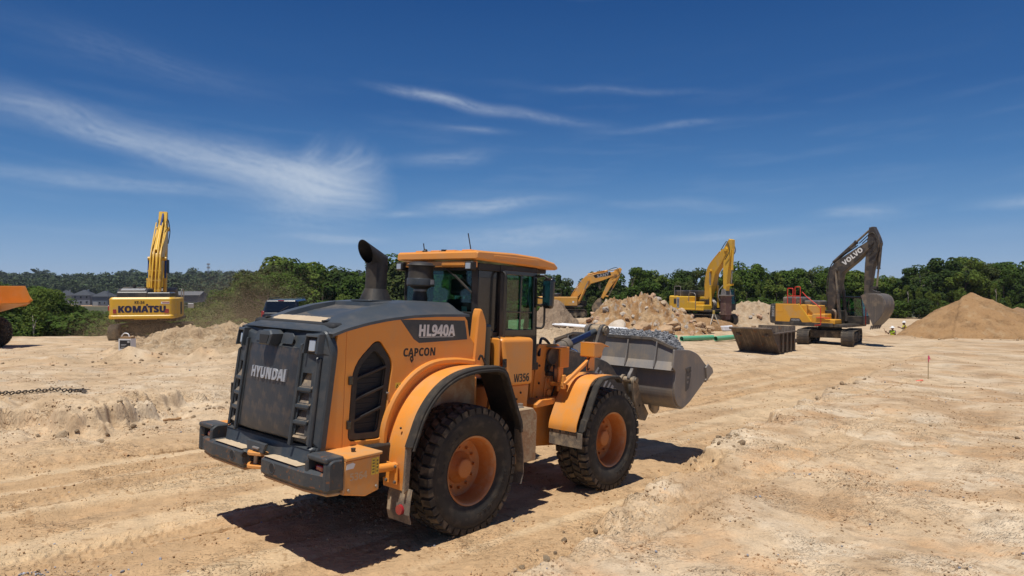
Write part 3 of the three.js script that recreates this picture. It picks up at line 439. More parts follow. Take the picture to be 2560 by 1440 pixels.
    // subdivide the shell so that it can bend: slice it into vertical strips
    const shell = extX(shellO, -0.05, 0.03, 0.012, [opening, ...rowsL(1), ...rowsL(-1), lampHole(1), lampHole(-1)]);
    const gr = M('rear_grille', WL, [bow(shell), bow(extX([[-0.8, 1.0], [0.8, 1.0], [0.8, 2.24], [-0.8, 2.24]], 0.12, 0.13, 0))], MAT.grille);
    // backing skin between the side slots
    M('grille_panel', gr, [smooth(bow(warp(new THREE.BoxGeometry(0.04, 0.89, 0.99, 1, 10, 18), (x, y, z) => { const e = 0.014 * Math.max(sm(0.43, 0.445, Math.abs(y)), sm(0.48, 0.495, Math.abs(z))); return [x - 0.04 + (x < 0 ? e : 0), y + 1.645, z]; })), 0.4)], MAT.grillePanel);
    for (const s of [1, -1]) {
      for (const [a, b] of [[1.215, 1.345], [1.375, 1.50], [1.535, 1.665], [1.70, 1.865]]) M('slot_louvre', gr, [bow(warp(new THREE.BoxGeometry(0.012, b - a, 0.19, 1, 2, 2), (x, y, z) => [x + lerp(-0.052, 0.03, (y + (b - a) / 2) / (b - a)), y + (a + b) / 2, z + s * 0.645]))], MAT.flap);
      const lamp = M('work_lamp', gr, [bow(rb(0.08, 0.17, 0.145, -0.035, 2.13, s * 0.695, 0.015, 2))], MAT.black);
      M('lamp_lens', gr, [bow(rb(0.02, 0.115, 0.085, -0.078, 2.13, s * 0.695, 0.012, 2))], MAT.lens);
      M('lamp_hood', gr, [bow(extX([[s * 0.60, 2.05], [s * 0.61, 2.245, 0.04], [s * 0.79, 2.245, 0.04], [s * 0.80, 2.05], [s * 0.775, 2.05], [s * 0.775, 2.215], [s * 0.625, 2.215], [s * 0.62, 2.05]], -0.115, 0.0, 0.006))], MAT.hood);
      for (const y of [1.365, 1.522, 1.688]) M('grille_bar', gr, [bow(rb(0.05, 0.04, 0.19, -0.05, y, s * 0.645, 0.01))], MAT.grille);
      M('corner_ridge', gr, [bow(extX([[s * 0.765, 1.16], [s * 0.815, 1.14], [s * 0.80, 2.0], [s * 0.755, 2.02]], -0.075, -0.03, 0.015))], MAT.grille);
      M('centre_ridge', gr, [bow(extX([[s * 0.525, 1.14], [s * 0.56, 1.13], [s * 0.555, 2.14], [s * 0.52, 2.14]], -0.085, -0.03, 0.012))], MAT.grille);
      if (s < 0) M('grille_side_hinge', gr, [rb(0.05, 0.2, 0.03, -3.24, 1.5, s * 0.90, 0.008)], MAT.black);
    }
    M('rear_camera_hood', gr, [bow(extX([[-0.095, 2.10], [0.095, 2.10], [0.125, 2.215, 0.02], [0.07, 2.255, 0.02], [-0.07, 2.255, 0.02], [-0.125, 2.215, 0.02]], -0.16, 0.0, 0.012))], MAT.hood);
    M('camera_face', gr, [bow(extX([[-0.07, 2.115], [0.07, 2.115], [0.09, 2.205], [-0.09, 2.205]], -0.165, -0.158, 0))], MAT.interior);
    for (const s of [1, -1]) M('grille_patch', gr, [bow(extX(roundPts([[s * 0.16, 2.12], [s * 0.36, 2.12], [s * 0.38, 2.2], [s * 0.34, 2.235], [s * 0.18, 2.235]], 0.02), -0.056, -0.05, 0.002))], MAT.hood);
    M('brand_lettering', gr, [bow(warp(txt('HYUNDAl', 0.112, 0.018, { stretch: 0.98, shear: 0.02, bold: 0.003 }), (x, y, z) => [-z - 0.060, y + 1.80, x + 0.02]))], MAT.letter);
    M('lower_skirt', gr, [bow(extX(roundPts([[-0.78, 0.93], [0.78, 0.93], [0.86, 1.14], [-0.86, 1.14]], 0.05), -0.07, 0.02, 0.02)), bow(extX([[-0.16, 0.985], [0.16, 0.985], [0.2, 1.09], [-0.2, 1.09]], -0.085, -0.05, 0.01))], MAT.grille);
    M('tow_handle', gr, [bow(rb(0.03, 0.025, 0.12, -0.09, 1.03, 0.03, 0.01))], MAT.steel);
    M('grille_cap', gr, [rbb(-3.17, -3.09, 2.2, 2.275, -0.84, 0.84, 0.03, 2)], MAT.grille);
  }
  // ---- rear bumper halves with lamp housings, hitch
  for (const s of [1, -1]) {
    const z = (a, b) => (s > 0 ? [a, b] : [-b, -a]);
    const bmp = M('bumper', WL, [
      sideZ(extY([[-3.48, 0.17, 0.04], [-3.48, 0.90, 0.05], [-3.42, 1.25, 0.08], [-3.25, 1.285, 0.03], [-3.24, 0.95], [-3.05, 0.9], [-3.05, 0.2], [-3.2, 0.12, 0.04]], 0.79, 0.975, 0.03, [], 0.03), s),
      sideZ(ext([[-3.455, 0.80, 0.03], [-3.455, 1.085, 0.04], [-3.40, 1.125, 0.04], [-3.25, 1.12, 0.03], [-3.24, 0.8]], 0.93, 0.985, 0.012, [], 0.03), s),
      sideZ(ext([[-3.44, 0.80, 0.03], [-3.44, 1.08, 0.04], [-3.38, 1.12, 0.04], [-3.25, 1.115, 0.03], [-3.24, 0.8]], 1.19, 1.285, 0.03, [], 0.03), s),
      rbb(-3.45, -3.24, 1.07, 1.128, ...z(0.95, 1.27), 0.022), rbb(-3.32, -3.24, 0.8, 1.1, ...z(0.95, 1.27)),
    ], MAT.bumper);
    M('bumper_underside', bmp, [sideZ(extY([[-3.45, 0.2], [-3.45, 0.9], [-3.39, 1.22], [-3.26, 1.25], [-3.2, 0.9], [-3.1, 0.2]], 0.75, 0.80, 0.02), s)], MAT.caked);
    M('tail_lamp', bmp, [rb(0.07, 0.15, 0.12, -3.365, 0.955, s * 1.085, 0.02, 2)], MAT.redLens);
    M('lamp_surround', bmp, [rb(0.03, 0.2, 0.19, -3.335, 0.955, s * 1.085, 0.02)], MAT.black);
    M('sand_on_bumper', bmp, [sideZ(warp(new THREE.PlaneGeometry(0.3, 0.60, 8, 14).rotateX(-Math.PI / 2).translate(-3.32, 0, 0.52), (x, y, zz) => { const e = Math.max(0, 1 - Math.max((Math.abs(x + 3.32) / 0.15) ** 4, (Math.abs(zz - 0.52) / 0.30) ** 5)); return [x, 0.983 + 0.014 * e * (0.7 + 0.4 * N2(x * 14, zz * 14)), zz]; }), s)], MAT.sandLayer);
    M('tow_hole', bmp, [at(new THREE.CylinderGeometry(0.045, 0.045, 0.02, 16), 0, 0, 0, 0, 0, Math.PI / 2).translate(-3.473, 0.89, s * 0.40)], MAT.interior);
    M('hole_rim', bmp, [at(new THREE.TorusGeometry(0.05, 0.008, 6, 18).rotateY(Math.PI / 2), -3.478, 0.89, s * 0.40)], MAT.bumper);
    // orange box beside the bumper
    const box = M('side_box', WL, [sideZ(ext([[-3.245, 0.755], [-2.98, 0.70], [-2.82, 0.74], [-2.82, 1.085], [-3.245, 1.07]], 0.80, 1.275, 0.012), s)], MAT.orangeDusty);
    M('box_lid', box, [sideZ(ext([[-3.235, 1.072], [-2.80, 1.088], [-2.80, 1.116], [-3.235, 1.10]], 0.72, 1.285, 0.006), s)], MAT.orangeDusty);
    M('lid_knob', box, [cyl([-3.02, 1.10, s * 1.10], [-3.02, 1.145, s * 1.10], 0.018, 0.024)], MAT.black);
    M('stay_bar', WL, [cyl([-2.85, 0.885, s * 1.05], [-2.42, 0.87, s * 1.05], 0.045)], O);
    if (s > 0) {
      M('box_number', box, [at(txt('5364', 0.07, 0.001, { stretch: 0.98 }), -3.075, 0.915, 1.2752)], plain([0.60, 0.42, 0.25], 0.8));
      const lb = M('box_label', box, [rbb(-2.925, -2.88, 0.90, 1.06, 1.272, 1.2785, 0.001), rbb(-2.872, -2.838, 0.90, 1.065, 1.272, 1.2785, 0.001)], MAT.yellowLabel);
      M('label_print', box, [...Array.from({ length: 5 }, (_, i) => rbb(-2.917, -2.889, 0.915 + i * 0.029, 0.93 + i * 0.029, 1.2788, 1.2796, 0.0003)), ...Array.from({ length: 4 }, (_, i) => rbb(-2.865, -2.846, 0.92 + i * 0.034, 0.94 + i * 0.034, 1.2788, 1.2796, 0.0003))], plain([0.22, 0.14, 0.04], 0.7));
      M('torn_sticker', box, [ext([[-3.225, 0.99], [-3.14, 0.995], [-3.12, 1.035], [-3.15, 1.05], [-3.22, 1.04]], 1.2745, 1.2775, 0)], MAT.letterWhite);
      for (const [x, y] of [[-3.19, 0.79], [-2.86, 0.78]]) M('box_bolt', box, [cyl([x, y, 1.27], [x, y, 1.29], 0.018, 0.015, 6)], MAT.steel);
    }
  }
  M('bumper_plug', WL, [cyl([-3.47, 0.93, -0.19], [-3.47, 0.93, -0.16], 0.03)], MAT.black);
  M('hitch', WL, [extY(roundPts([[-3.52, -0.02, 0.04], [-3.44, 0.13, 0.04], [-3.0, 0.14], [-3.0, -0.16], [-3.44, -0.14, 0.04]], 0.03), 0.955, 0.99, 0.006), extY(roundPts([[-3.52, -0.02, 0.04], [-3.44, 0.13, 0.04], [-3.0, 0.14], [-3.0, -0.16], [-3.44, -0.14, 0.04]], 0.03), 0.82, 0.855, 0.006), rbb(-3.3, -3.0, 0.72, 1.0, -0.12, 0.12)], MAT.orangeDusty);
  M('hitch_pin', WL, [cyl([-3.42, 0.80, -0.01], [-3.42, 1.02, -0.01], 0.025)], MAT.steel);

  // ---- rear fenders
  for (const s of [1, -1]) {
    const prof = curve([[-2.42, 0.63], [-2.44, 0.95], [-2.40, 1.18], [-2.28, 1.44], [-2.08, 1.66], [-1.82, 1.80], [-1.5, 1.865], [-1.14, 1.87], [-1.02, 1.85]], 40);
    const fe = M('rear_fender', WL, [sideZ(smooth(ext(band(prof, -0.025), 0.84, 1.215, 0.008)), s)], MAT.orangeFilm);
    const flareP = [...curve([[-2.45, 1.10], [-2.41, 1.20], [-2.29, 1.46], [-2.09, 1.68], [-1.83, 1.82], [-1.5, 1.885], [-1.14, 1.89]], 30), [-1.02, 1.86], [-0.95, 1.79], [-0.80, 1.48], [-0.66, 1.2], [-0.64, 1.1]];
    const fl = M('fender_flare', fe, [sideZ(smooth(ext(band(flareP, -0.05), 1.19, 1.305, 0.014)), s)], MAT.rubber);
    M('flare_lip', fe, [sideZ(ext(band(flareP.map(([x, y]) => [x + (x + 1.5) * -0.025, y - 0.035]), -0.035), 1.27, 1.315, 0.008), s)], MAT.rubber);
    M('fender_front', fe, [sideZ(ext(band([[-1.06, 1.85], [-0.96, 1.77], [-0.81, 1.46], [-0.67, 1.18], [-0.66, 0.9]], -0.02), 0.84, 1.2, 0.006), s)], MAT.black);
    M('fender_liner', fe, [sideZ(rbb(-1.95, -1.0, 1.35, 1.8, 0.70, 0.80, 0.02), s)], MAT.caked);
    M('mount_plate', fe, [sideZ(rb(0.02, 0.22, 0.19, -2.462, 0.80, 1.03, 0.006), s)], O);
    for (const [y, zz] of [[0.88, 0.96], [0.88, 1.10], [0.72, 0.96], [0.72, 1.10]]) M('plate_bolt', fe, [sideZ(cyl([-2.47, y, zz], [-2.49, y, zz], 0.018, 0.015, 6), s)], MAT.boomSteel);
    M('edge_strip', fe, [sideZ(ext([[-2.46, 0.62], [-2.39, 0.66], [-2.37, 1.1], [-2.44, 1.1]], 1.20, 1.23, 0.004), s)], MAT.flap);
    const fp = M('mud_flap', WL, [sideZ(ext(band([[-2.40, 0.66], [-2.42, 0.55], [-2.43, 0.40], [-2.40, 0.30]], 0.012), 0.93, 1.29, 0.003), s)], MAT.flap);
    M('reflector', fp, [sideZ(cyl([-2.43, 0.44, 1.16], [-2.46, 0.44, 1.16], 0.055, 0.05, 18), s)], MAT.redLens);
    const ff = M('mud_flap', WL, [sideZ(ext(band([[-0.66, 1.08], [-0.60, 0.8], [-0.58, 0.55], [-0.62, 0.42]], 0.014), 0.92, 1.27, 0.003), s)], MAT.flap);
    // front fenders
    const fpf = curve([[0.60, 0.90], [0.62, 1.02], [0.78, 1.33], [0.90, 1.52], [1.05, 1.60], [1.3, 1.62], [1.46, 1.61]], 26);
    const f2 = M('front_fender', WL, [sideZ(smooth(ext(band(fpf, 0.025), 0.74, 1.215, 0.008)), s)], MAT.orangeFilm);
    M('fender_flare', f2, [sideZ(ext(band([[0.66, 0.94], [0.72, 1.06], [0.83, 1.28], [0.97, 1.52], [1.09, 1.615], [1.3, 1.64], [1.52, 1.63], [1.62, 1.56]], -0.05), 1.19, 1.30, 0.014), s)], MAT.rubber);
    M('flare_tip', f2, [sideZ(ext([[0.64, 0.90], [0.76, 0.98], [0.79, 1.1], [0.70, 1.06]], 1.17, 1.30, 0.02), s)], MAT.rubber);
    M('fender_skirt', f2, [sideZ(rb(0.014, 0.21, 0.56, 0.60, 0.79, 1.03, 0.004), s)], MAT.flap);
    M('fender_liner', f2, [sideZ(rbb(0.95, 1.75, 1.2, 1.56, 0.62, 0.74, 0.02), s)], MAT.caked);
    for (const zz of [0.80, 0.94, 1.08, 1.22]) M('skirt_bolt', f2, [sideZ(rb(0.03, 0.05, 0.02, 0.592, 0.885, zz, 0.005), s)], MAT.black);
    for (const [x, y, zz] of [[1.02, 1.602, 0.95], [1.07, 1.612, 0.97], [0.90, 1.49, 1.12], [0.96, 1.44, 0.92], [0.86, 1.40, 1.15]]) M('rivet', f2, [sideZ(new THREE.SphereGeometry(0.012, 6, 4).translate(x - 0.02, y + 0.005, zz), s)], MAT.black);
  }
  M('rivet', WL, [new THREE.SphereGeometry(0.014, 6, 4).translate(-2.405, 1.27, 1.08)], MAT.black);
  M('fender_strap', WL, [tube([[-1.12, 1.93, 0.95], [-1.10, 1.99, 0.97], [-1.07, 1.93, 0.99], [-1.05, 1.88, 1.0]], 0.014, 12)], MAT.black);

  // ---- cab
  const cabB = M('cab', WL, [
    rbb(-0.93, 0.36, 1.72, 1.82, -0.70, 0.70), // floor
    ...both((s) => sideZ(bar([-0.90, 1.8, 0.665], [-0.92, 3.12, 0.64], 0.07, 0.075), s)), ...both((s) => sideZ(bar([-0.47, 1.76, 0.69], [-0.47, 3.12, 0.67], 0.075, 0.075), s)), ...both((s) => sideZ(bar([0.27, 1.8, 0.68], [0.24, 3.12, 0.66], 0.07, 0.065), s)),
    ...both((s) => sideZ(rbb(-0.92, 0.27, 3.03, 3.12, 0.62, 0.70, 0.01), s)), rbb(-0.95, -0.88, 3.02, 3.12, -0.66, 0.66), rbb(0.2, 0.27, 3.04, 3.12, -0.66, 0.66), rbb(-0.95, -0.89, 1.8, 2.5, -0.66, 0.66), ...both((s) => sideZ(rbb(-0.92, -0.45, 1.8, 2.25, 0.63, 0.69), s)), ...both((s) => sideZ(rbb(-0.45, 0.25, 1.8, 2.22, 0.64, 0.70), s)), rbb(0.22, 0.30, 1.8, 2.1, -0.66, 0.66),
    ...both((s) => sideZ(bar([0.30, 2.0, 0.45], [0.52, 3.1, 0.42], 0.05, 0.05), s)), rbb(0.25, 0.56, 3.06, 3.12, -0.62, 0.62),
  ], MAT.black);
  M('cab_roof', WL, [ext([[-1.0, 3.155], [-1.03, 3.17], [-1.025, 3.24], [-0.99, 3.268], [-0.3, 3.285], [0.2, 3.27], [0.58, 3.215], [0.655, 3.165], [0.655, 3.13], [0.60, 3.115]], -0.76, 0.76, 0.022), ...[-0.5, -0.2, 0.1, 0.4].map((z) => rb(0.5, 0.03, 0.17, -0.6, 3.285, z, 0.02)), ...both((s) => sideZ(rbb(-0.7, 0.2, 3.195, 3.235, 0.74, 0.765, 0.01), s))], O);
  M('roof_rear_trim', WL, [rbb(-1.015, -0.985, 3.075, 3.125, -0.55, -0.12), rbb(-1.015, -0.985, 3.075, 3.125, 0.12, 0.55), rbb(-1.0, -0.93, 3.06, 3.14, -0.7, 0.7)], O);
  for (const s of [1, -1]) { const l = M('roof_lamp', WL, [rb(0.09, 0.115, 0.13, -1.02, 3.075, s * 0.66, 0.02)], MAT.black); M('lamp_lens', l, [rb(0.012, 0.075, 0.085, -1.068, 3.072, s * 0.66, 0.008)], MAT.lens); }
  M('antenna', WL, [cyl([-0.9, 3.27, -0.33], [-0.88, 3.31, -0.33], 0.04, 0.02), cyl([-0.91, 3.29, -0.33], [-0.93, 3.39, -0.33], 0.007)], MAT.black);
  M('antenna', WL, [cyl([-0.62, 3.28, 0.28], [-0.62, 3.31, 0.28], 0.05, 0.03), cyl([-0.62, 3.29, 0.27], [-0.68, 3.53, 0.26], 0.007)], MAT.black);
  M('roof_beacon_base', WL, [cyl([-0.8, 3.28, -0.06], [-0.8, 3.31, -0.06], 0.04)], MAT.black);
  M('rear_window', WL, [rbb(-0.945, -0.937, 2.5, 3.02, -0.61, 0.61, 0.002)], MAT.glassTint);
  for (const s of [1, -1]) {
    M('door_window', WL, [sideZ(rbb(-0.43, 0.24, 2.24, 3.03, 0.668, 0.676, 0.002), s)], MAT.glassTint);
    M('quarter_panel', WL, [sideZ(rbb(-0.88, -0.5, 2.26, 3.03, 0.65, 0.672, 0.006), s)], MAT.gloss);
    M('door_frame', WL, [sideZ(ext([[-0.445, 2.19], [0.255, 2.19], [0.245, 3.06], [-0.445, 3.06]], 0.69, 0.715, 0.006, [[[-0.39, 2.28], [0.185, 2.28], [0.18, 3.0], [-0.39, 3.0]]]), s), sideZ(rbb(-0.40, 0.19, 2.50, 2.52, 0.68, 0.70, 0.004), s), sideZ(rbb(-0.08, -0.05, 2.28, 3.0, 0.675, 0.695, 0.004), s)], MAT.gloss);
    M('grab_rail', WL, [sideZ(tube([[-0.50, 1.95, 0.74], [-0.50, 2.1, 0.79], [-0.50, 2.6, 0.80], [-0.50, 2.98, 0.79], [-0.51, 3.03, 0.73]], 0.018, 24), s)], MAT.black);
    M('front_rail', WL, [sideZ(tube([[0.24, 2.61, 0.70], [0.32, 2.62, 0.76], [0.345, 2.58, 0.78], [0.345, 2.35, 0.78], [0.32, 2.30, 0.76], [0.24, 2.30, 0.70]], 0.016, 28, 7, 0.2), s)], MAT.black);
    const mi = M('mirror', WL, [sideZ(warp(rb(0.10, 0.42, 0.20, 0, 0, 0, 0.045, 2), (x, y, z) => [0.33 + x + 0.02 * y, 2.78 + y, 0.86 + z * (0.8 + 0.35 * y)]), s)], MAT.gloss);
    M('mirror_arm', WL, [sideZ(tube([[0.26, 3.0, 0.68], [0.29, 3.02, 0.78], [0.31, 2.98, 0.86]], 0.016, 12), s), sideZ(tube([[0.26, 2.72, 0.70], [0.30, 2.71, 0.80], [0.32, 2.72, 0.86]], 0.013, 12), s)], MAT.black);
    M('mirror_glass', mi, [sideZ(rb(0.006, 0.34, 0.13, 0.276, 2.78, 0.86, 0.002), s)], plain([0.16, 0.165, 0.17], 0.08, 1));
  }
  M('windscreen', WL, [ext([[0.325, 2.1], [0.33, 2.1], [0.545, 3.07], [0.54, 3.07]], -0.42, 0.42, 0)], MAT.glassTint);
  for (const s of [1, -1]) M('side_windscreen', WL, [bar([0.40, 2.55, s * 0.44], [0.25, 2.55, s * 0.65], 0.004, 0.95, 0.001)], MAT.glassTint);
  M('wiper', WL, [bar([-0.965, 3.07, 0.12], [-0.98, 2.86, 0.50], 0.018, 0.018), bar([-0.98, 2.96, 0.34], [-0.985, 2.74, 0.66], 0.014, 0.028)], MAT.black);
  const seat = M('operator_seat', WL, [rb(0.13, 0.62, 0.50, -0.52, 2.35, 0.02, 0.05, 2), rb(0.48, 0.14, 0.50, -0.3, 2.08, 0.02, 0.05, 2), rb(0.09, 0.23, 0.32, -0.55, 2.82, 0.02, 0.04, 2), rbb(-0.5, -0.1, 1.82, 2.02, -0.18, 0.22)], MAT.interior);
  M('headrest_post', seat, [cyl([-0.55, 2.62, -0.06], [-0.55, 2.74, -0.06], 0.009), cyl([-0.55, 2.62, 0.10], [-0.55, 2.74, 0.10], 0.009)], MAT.chrome);
  M('steering_column', WL, [cyl([0.16, 1.85, 0], [0.02, 2.4, 0], 0.05), at(new THREE.TorusGeometry(0.18, 0.016, 8, 24).rotateX(Math.PI / 2).rotateZ(0.5), 0.0, 2.44, 0), rbb(0.12, 0.28, 2.2, 2.42, -0.2, 0.2, 0.03)], MAT.interior);
  M('console', WL, [rbb(-0.55, 0.0, 1.85, 2.28, 0.34, 0.55, 0.03), cyl([-0.08, 2.28, 0.44], [-0.08, 2.42, 0.44], 0.02)], MAT.interior);
  M('paper_sheet', WL, [at(new THREE.PlaneGeometry(0.12, 0.09), -0.86, 2.52, 0.42, 0, -Math.PI / 2 - 0.2, 0.2)], plain([0.45, 0.62, 0.66], 0.8));
  // ---- beside and below the cab
  M('air_duct', WL, [ext(roundPts([[-1.16, 1.80], [-0.95, 1.80], [-0.93, 2.38, 0.08], [-1.02, 2.54, 0.05], [-1.07, 2.55, 0.03], [-1.10, 2.46]], 0.03), 0.78, 0.90, 0.02), ext(roundPts([[-1.16, 1.80], [-0.95, 1.80], [-0.93, 2.38, 0.08], [-1.02, 2.54, 0.05], [-1.07, 2.55, 0.03], [-1.10, 2.46]], 0.03), -0.90, -0.78, 0.02)], O);
  M('cab_duct', WL, [...both((s) => sideZ(rbb(-0.92, -0.80, 1.72, 2.36, 0.72, 0.87, 0.04, 2), s)), ...both((s) => sideZ(rbb(-0.80, -0.70, 1.62, 2.30, 0.71, 0.80, 0.03), s))], MAT.gloss);
  for (const s of [1, -1]) {
    const cb = M('tool_cabinet', WL, [sideZ(warp(rbb(-0.70, -0.05, 1.57, 2.185, 0.66, 0.95, 0.06, 3), (x, y, z) => [x + (y < 1.75 ? (x < -0.4 ? 0.18 : 0) * sm(1.78, 1.57, y) : 0), y, z]), s)], O);
    M('cabinet_edge', cb, [sideZ(rbb(-0.735, -0.70, 1.70, 2.175, 0.68, 0.93, 0.012), s)], O);
    M('cabinet_strap', cb, [sideZ(bar([-0.71, 2.188, 0.70], [-0.71, 2.188, 0.93], 0.018, 0.012), s), sideZ(bar([-0.52, 2.192, 0.72], [-0.70, 2.19, 0.90], 0.016, 0.01), s)], MAT.black);
    M('cabinet_latch', cb, [sideZ(rb(0.07, 0.11, 0.012, -0.64, 1.87, 0.952, 0.008), s), sideZ(rb(0.03, 0.05, 0.02, -0.64, 1.87, 0.957, 0.004), s)], MAT.black);
    M('cabinet_base', WL, [sideZ(ext([[-0.62, 1.22], [-0.05, 1.20], [-0.02, 1.57], [-0.55, 1.57]], 0.62, 0.86, 0.02), s)], MAT.orangeFrame);
    const tk = M('step_tank', WL, [sideZ(ext(roundPts([[-0.60, 0.63], [-0.20, 0.63], [-0.20, 1.22], [-0.29, 1.31], [-0.60, 1.31]], 0.03), 0.62, 1.16, 0.015), s)], MAT.caked);
    M('tank_cap', tk, [sideZ(cyl([-0.36, 1.31, 1.0], [-0.36, 1.35, 1.0], 0.035), s), sideZ(rb(0.14, 0.01, 0.1, -0.47, 1.315, 1.05, 0.003), s)], MAT.steel);
  }
  M('fleet_number', WL, [at(txt('W356', 0.105, 0.002, { stretch: 0.82 }), -0.30, 1.67, 0.951)], MAT.letterBlack);
  for (const [x, y] of [[-0.2, 1.46], [-0.18, 1.30], [-0.28, 1.38]]) M('bolt', WL, [cyl([x, y, 0.86], [x, y, 0.872], 0.016, 0.014, 6)], MAT.black);
  // ---- exhaust and air pre-cleaner
  const exh = M('exhaust_stack', WL, [cyl([-1.96, 2.59, 0], [-1.96, 2.74, 0], 0.20, 0.135, 28), cyl([-1.96, 2.73, 0], [-1.96, 3.02, 0], 0.128, 0.128, 28, true)], MAT.black);
  { // mitred elbow, mouth cut upright and open to the rear
    const R = 0.128, n = 28, P = [], ringAt = (f) => { for (let i = 0; i <= n; i++) { const a = (i / n) * Math.PI * 2, c = Math.cos(a), s2 = Math.sin(a); P.push(f(c, s2)); } };
    ringAt((c, s2) => [-1.96 + R * c, 3.02, R * s2]); ringAt((c, s2) => [-1.96 + R * c, 3.085 + 0.058 * c, R * s2]); ringAt((c, s2) => [-2.14 - 0.055 * c, 3.18 + 0.135 * c, R * s2]);
    const pos = []; for (let k = 0, i = 0; k < 2 * (n + 1); k++) { if (k % (n + 1) === n) continue; i = k; const a = P[i], b = P[i + 1], c = P[n + 1 + i], d = P[n + 2 + i]; pos.push(...a, ...c, ...b, ...b, ...c, ...d); }
    const g = new THREE.BufferGeometry(); g.setAttribute('position', new THREE.Float32BufferAttribute(pos, 3)); g.computeVertexNormals();
    M('exhaust_elbow', exh, [smooth(g, 0.5)], MAT.black); M('exhaust_flange', exh, [extY(roundPts([[-2.2, -0.2], [-1.72, -0.2], [-1.72, 0.2], [-2.2, 0.2]], 0.06), 2.585, 2.605, 0.004)], MAT.hood);
  }
  M('air_precleaner', WL, [lathe([[0.10, 2.58], [0.095, 2.68], [0.075, 2.74], [0.08, 2.76], [0.14, 2.80], [0.17, 2.80], [0.175, 2.81], [0.17, 2.90], [0.165, 2.905], [0.158, 2.98], [0.158, 3.05], [0.18, 3.06], [0.18, 3.068], [0.14, 3.10], [0.08, 3.115], [0.001, 3.12]], 32).translate(-1.25, 0, 0)], MAT.black);
  M('precleaner_band', WL, [lathe([[0.174, 2.815], [0.178, 2.82], [0.178, 2.895], [0.174, 2.90]], 32).translate(-1.25, 0, 0)], MAT.hood);
  M('precleaner_label', WL, [rb(0.06, 0.06, 0.004, -1.21, 2.857, 0.177, 0.001)], MAT.letter);
  M('clamp_band', WL, [lathe([[0.082, 2.735], [0.086, 2.74], [0.086, 2.76], [0.082, 2.765]], 24).translate(-1.25, 0, 0)], MAT.steel);

  // ---- lamp brackets before the cab
  for (const s of [1, -1]) {
    M('lamp_pole', WL, [sideZ(bar([0.66, 1.52, 0.92], [1.32, 1.93, 0.98], 0.055, 0.055, 0.02), s), sideZ(bar([0.66, 1.52, 0.92], [0.72, 1.50, 0.66], 0.05, 0.05), s), sideZ(rb(0.07, 0.2, 0.05, 0.68, 1.55, 0.90), s)], O);
    const lp = M('lamp_housing', WL, [sideZ(ext(roundPts([[1.13, 1.90, 0.02], [1.12, 2.09, 0.03], [1.30, 2.09, 0.02], [1.44, 2.06, 0.01], [1.36, 2.02, 0.03], [1.33, 1.97, 0.04], [1.33, 1.91]], 0.02), 1.09, 1.105, 0.003), s), sideZ(ext([[1.12, 2.085], [1.30, 2.085], [1.50, 2.035], [1.50, 2.045], [1.30, 2.10], [1.12, 2.10]], 0.85, 1.11, 0.003), s), sideZ(rbb(1.12, 1.135, 1.9, 2.09, 0.86, 1.10), s), sideZ(rbb(1.13, 1.33, 1.89, 1.905, 0.86, 1.10), s), sideZ(rbb(1.18, 1.36, 1.68, 1.9, 0.93, 0.96), s)], O);
    M('head_lamp', lp, [sideZ(cyl([1.16, 1.99, 0.98], [1.36, 1.99, 0.98], 0.06, 0.085, 18), s)], MAT.black);
    M('lamp_lens', lp, [sideZ(cyl([1.355, 1.99, 0.98], [1.365, 1.99, 0.98], 0.075, 0.07, 18), s)], MAT.lens);
    M('lamp_wire', lp, [sideZ(tube([[1.2, 1.9, 0.98], [1.12, 1.8, 1.0], [1.15, 1.7, 0.98], [1.22, 1.72, 0.96]], 0.01, 16), s)], MAT.black);
  }
  // ---- loader arms, bell crank, cylinders
  const armPts = [[0.70, 1.82, 0.1], [0.80, 2.0, 0.1], [1.1, 2.0, 0.1], [1.9, 1.86, 0.2], [2.45, 1.72, 0.15], [2.95, 1.28, 0.15], [3.18, 0.92, 0.08], [3.02, 0.74, 0.1], [2.82, 0.84, 0.12], [2.52, 1.18, 0.2], [2.0, 1.36, 0.2], [1.1, 1.62, 0.1]];
  const arm = M('loader_arm', WL, [...both((s) => sideZ(ext(armPts, 0.44, 0.52, 0.012, [], 0.05), s)), rbb(1.95, 2.3, 1.40, 1.64, -0.46, 0.46, 0.03)], MAT.boomSteel);
  M('arm_lettering', arm, [at(txt('HYUNDAl', 0.20, 0.002, { stretch: 0.95, shear: 0.15 }), 0, 0, 0, 0, 0, -0.62).translate(2.50, 1.27, 0.521)], MAT.letter);
  M('lift_cylinder', WL, both((s) => cyl([0.85, 0.85, s * 0.36], [2.1, 1.25, s * 0.42], 0.075)), MAT.boomSteel);
  M('bell_crank', WL, [-0.16, 0.10].map((z) => ext(roundPts([[2.70, 2.26, 0.07], [2.80, 2.34, 0.08], [2.92, 2.30, 0.08], [2.93, 2.14, 0.08], [2.62, 1.52, 0.1], [2.55, 0.98, 0.1], [2.42, 0.98, 0.08], [2.36, 1.5, 0.1]], 0.06), z, z + 0.055, 0.01)), MAT.boomSteel);
  M('crank_pin', WL, [cyl([2.83, 2.22, -0.22], [2.83, 2.22, 0.19], 0.085, 0.085, 20), cyl([2.83, 2.22, 0.19], [2.83, 2.22, 0.205], 0.045)], MAT.bucketDirty);
  M('crank_pin', WL, [cyl([2.47, 1.5, -0.3], [2.47, 1.5, 0.3], 0.1, 0.1, 18)], MAT.bucketDirty);
  const tc = M('tilt_cylinder', WL, [cyl([0.95, 1.68, 0], [1.88, 1.96, 0], 0.105, 0.105, 20), cyl([1.86, 1.955, 0], [1.98, 1.99, 0], 0.115, 0.115, 20)], MAT.boomSteel);
  M('cylinder_rod', tc, [cyl([1.96, 1.985, 0], [2.78, 2.205, 0], 0.055, 0.055, 16)], MAT.hood);
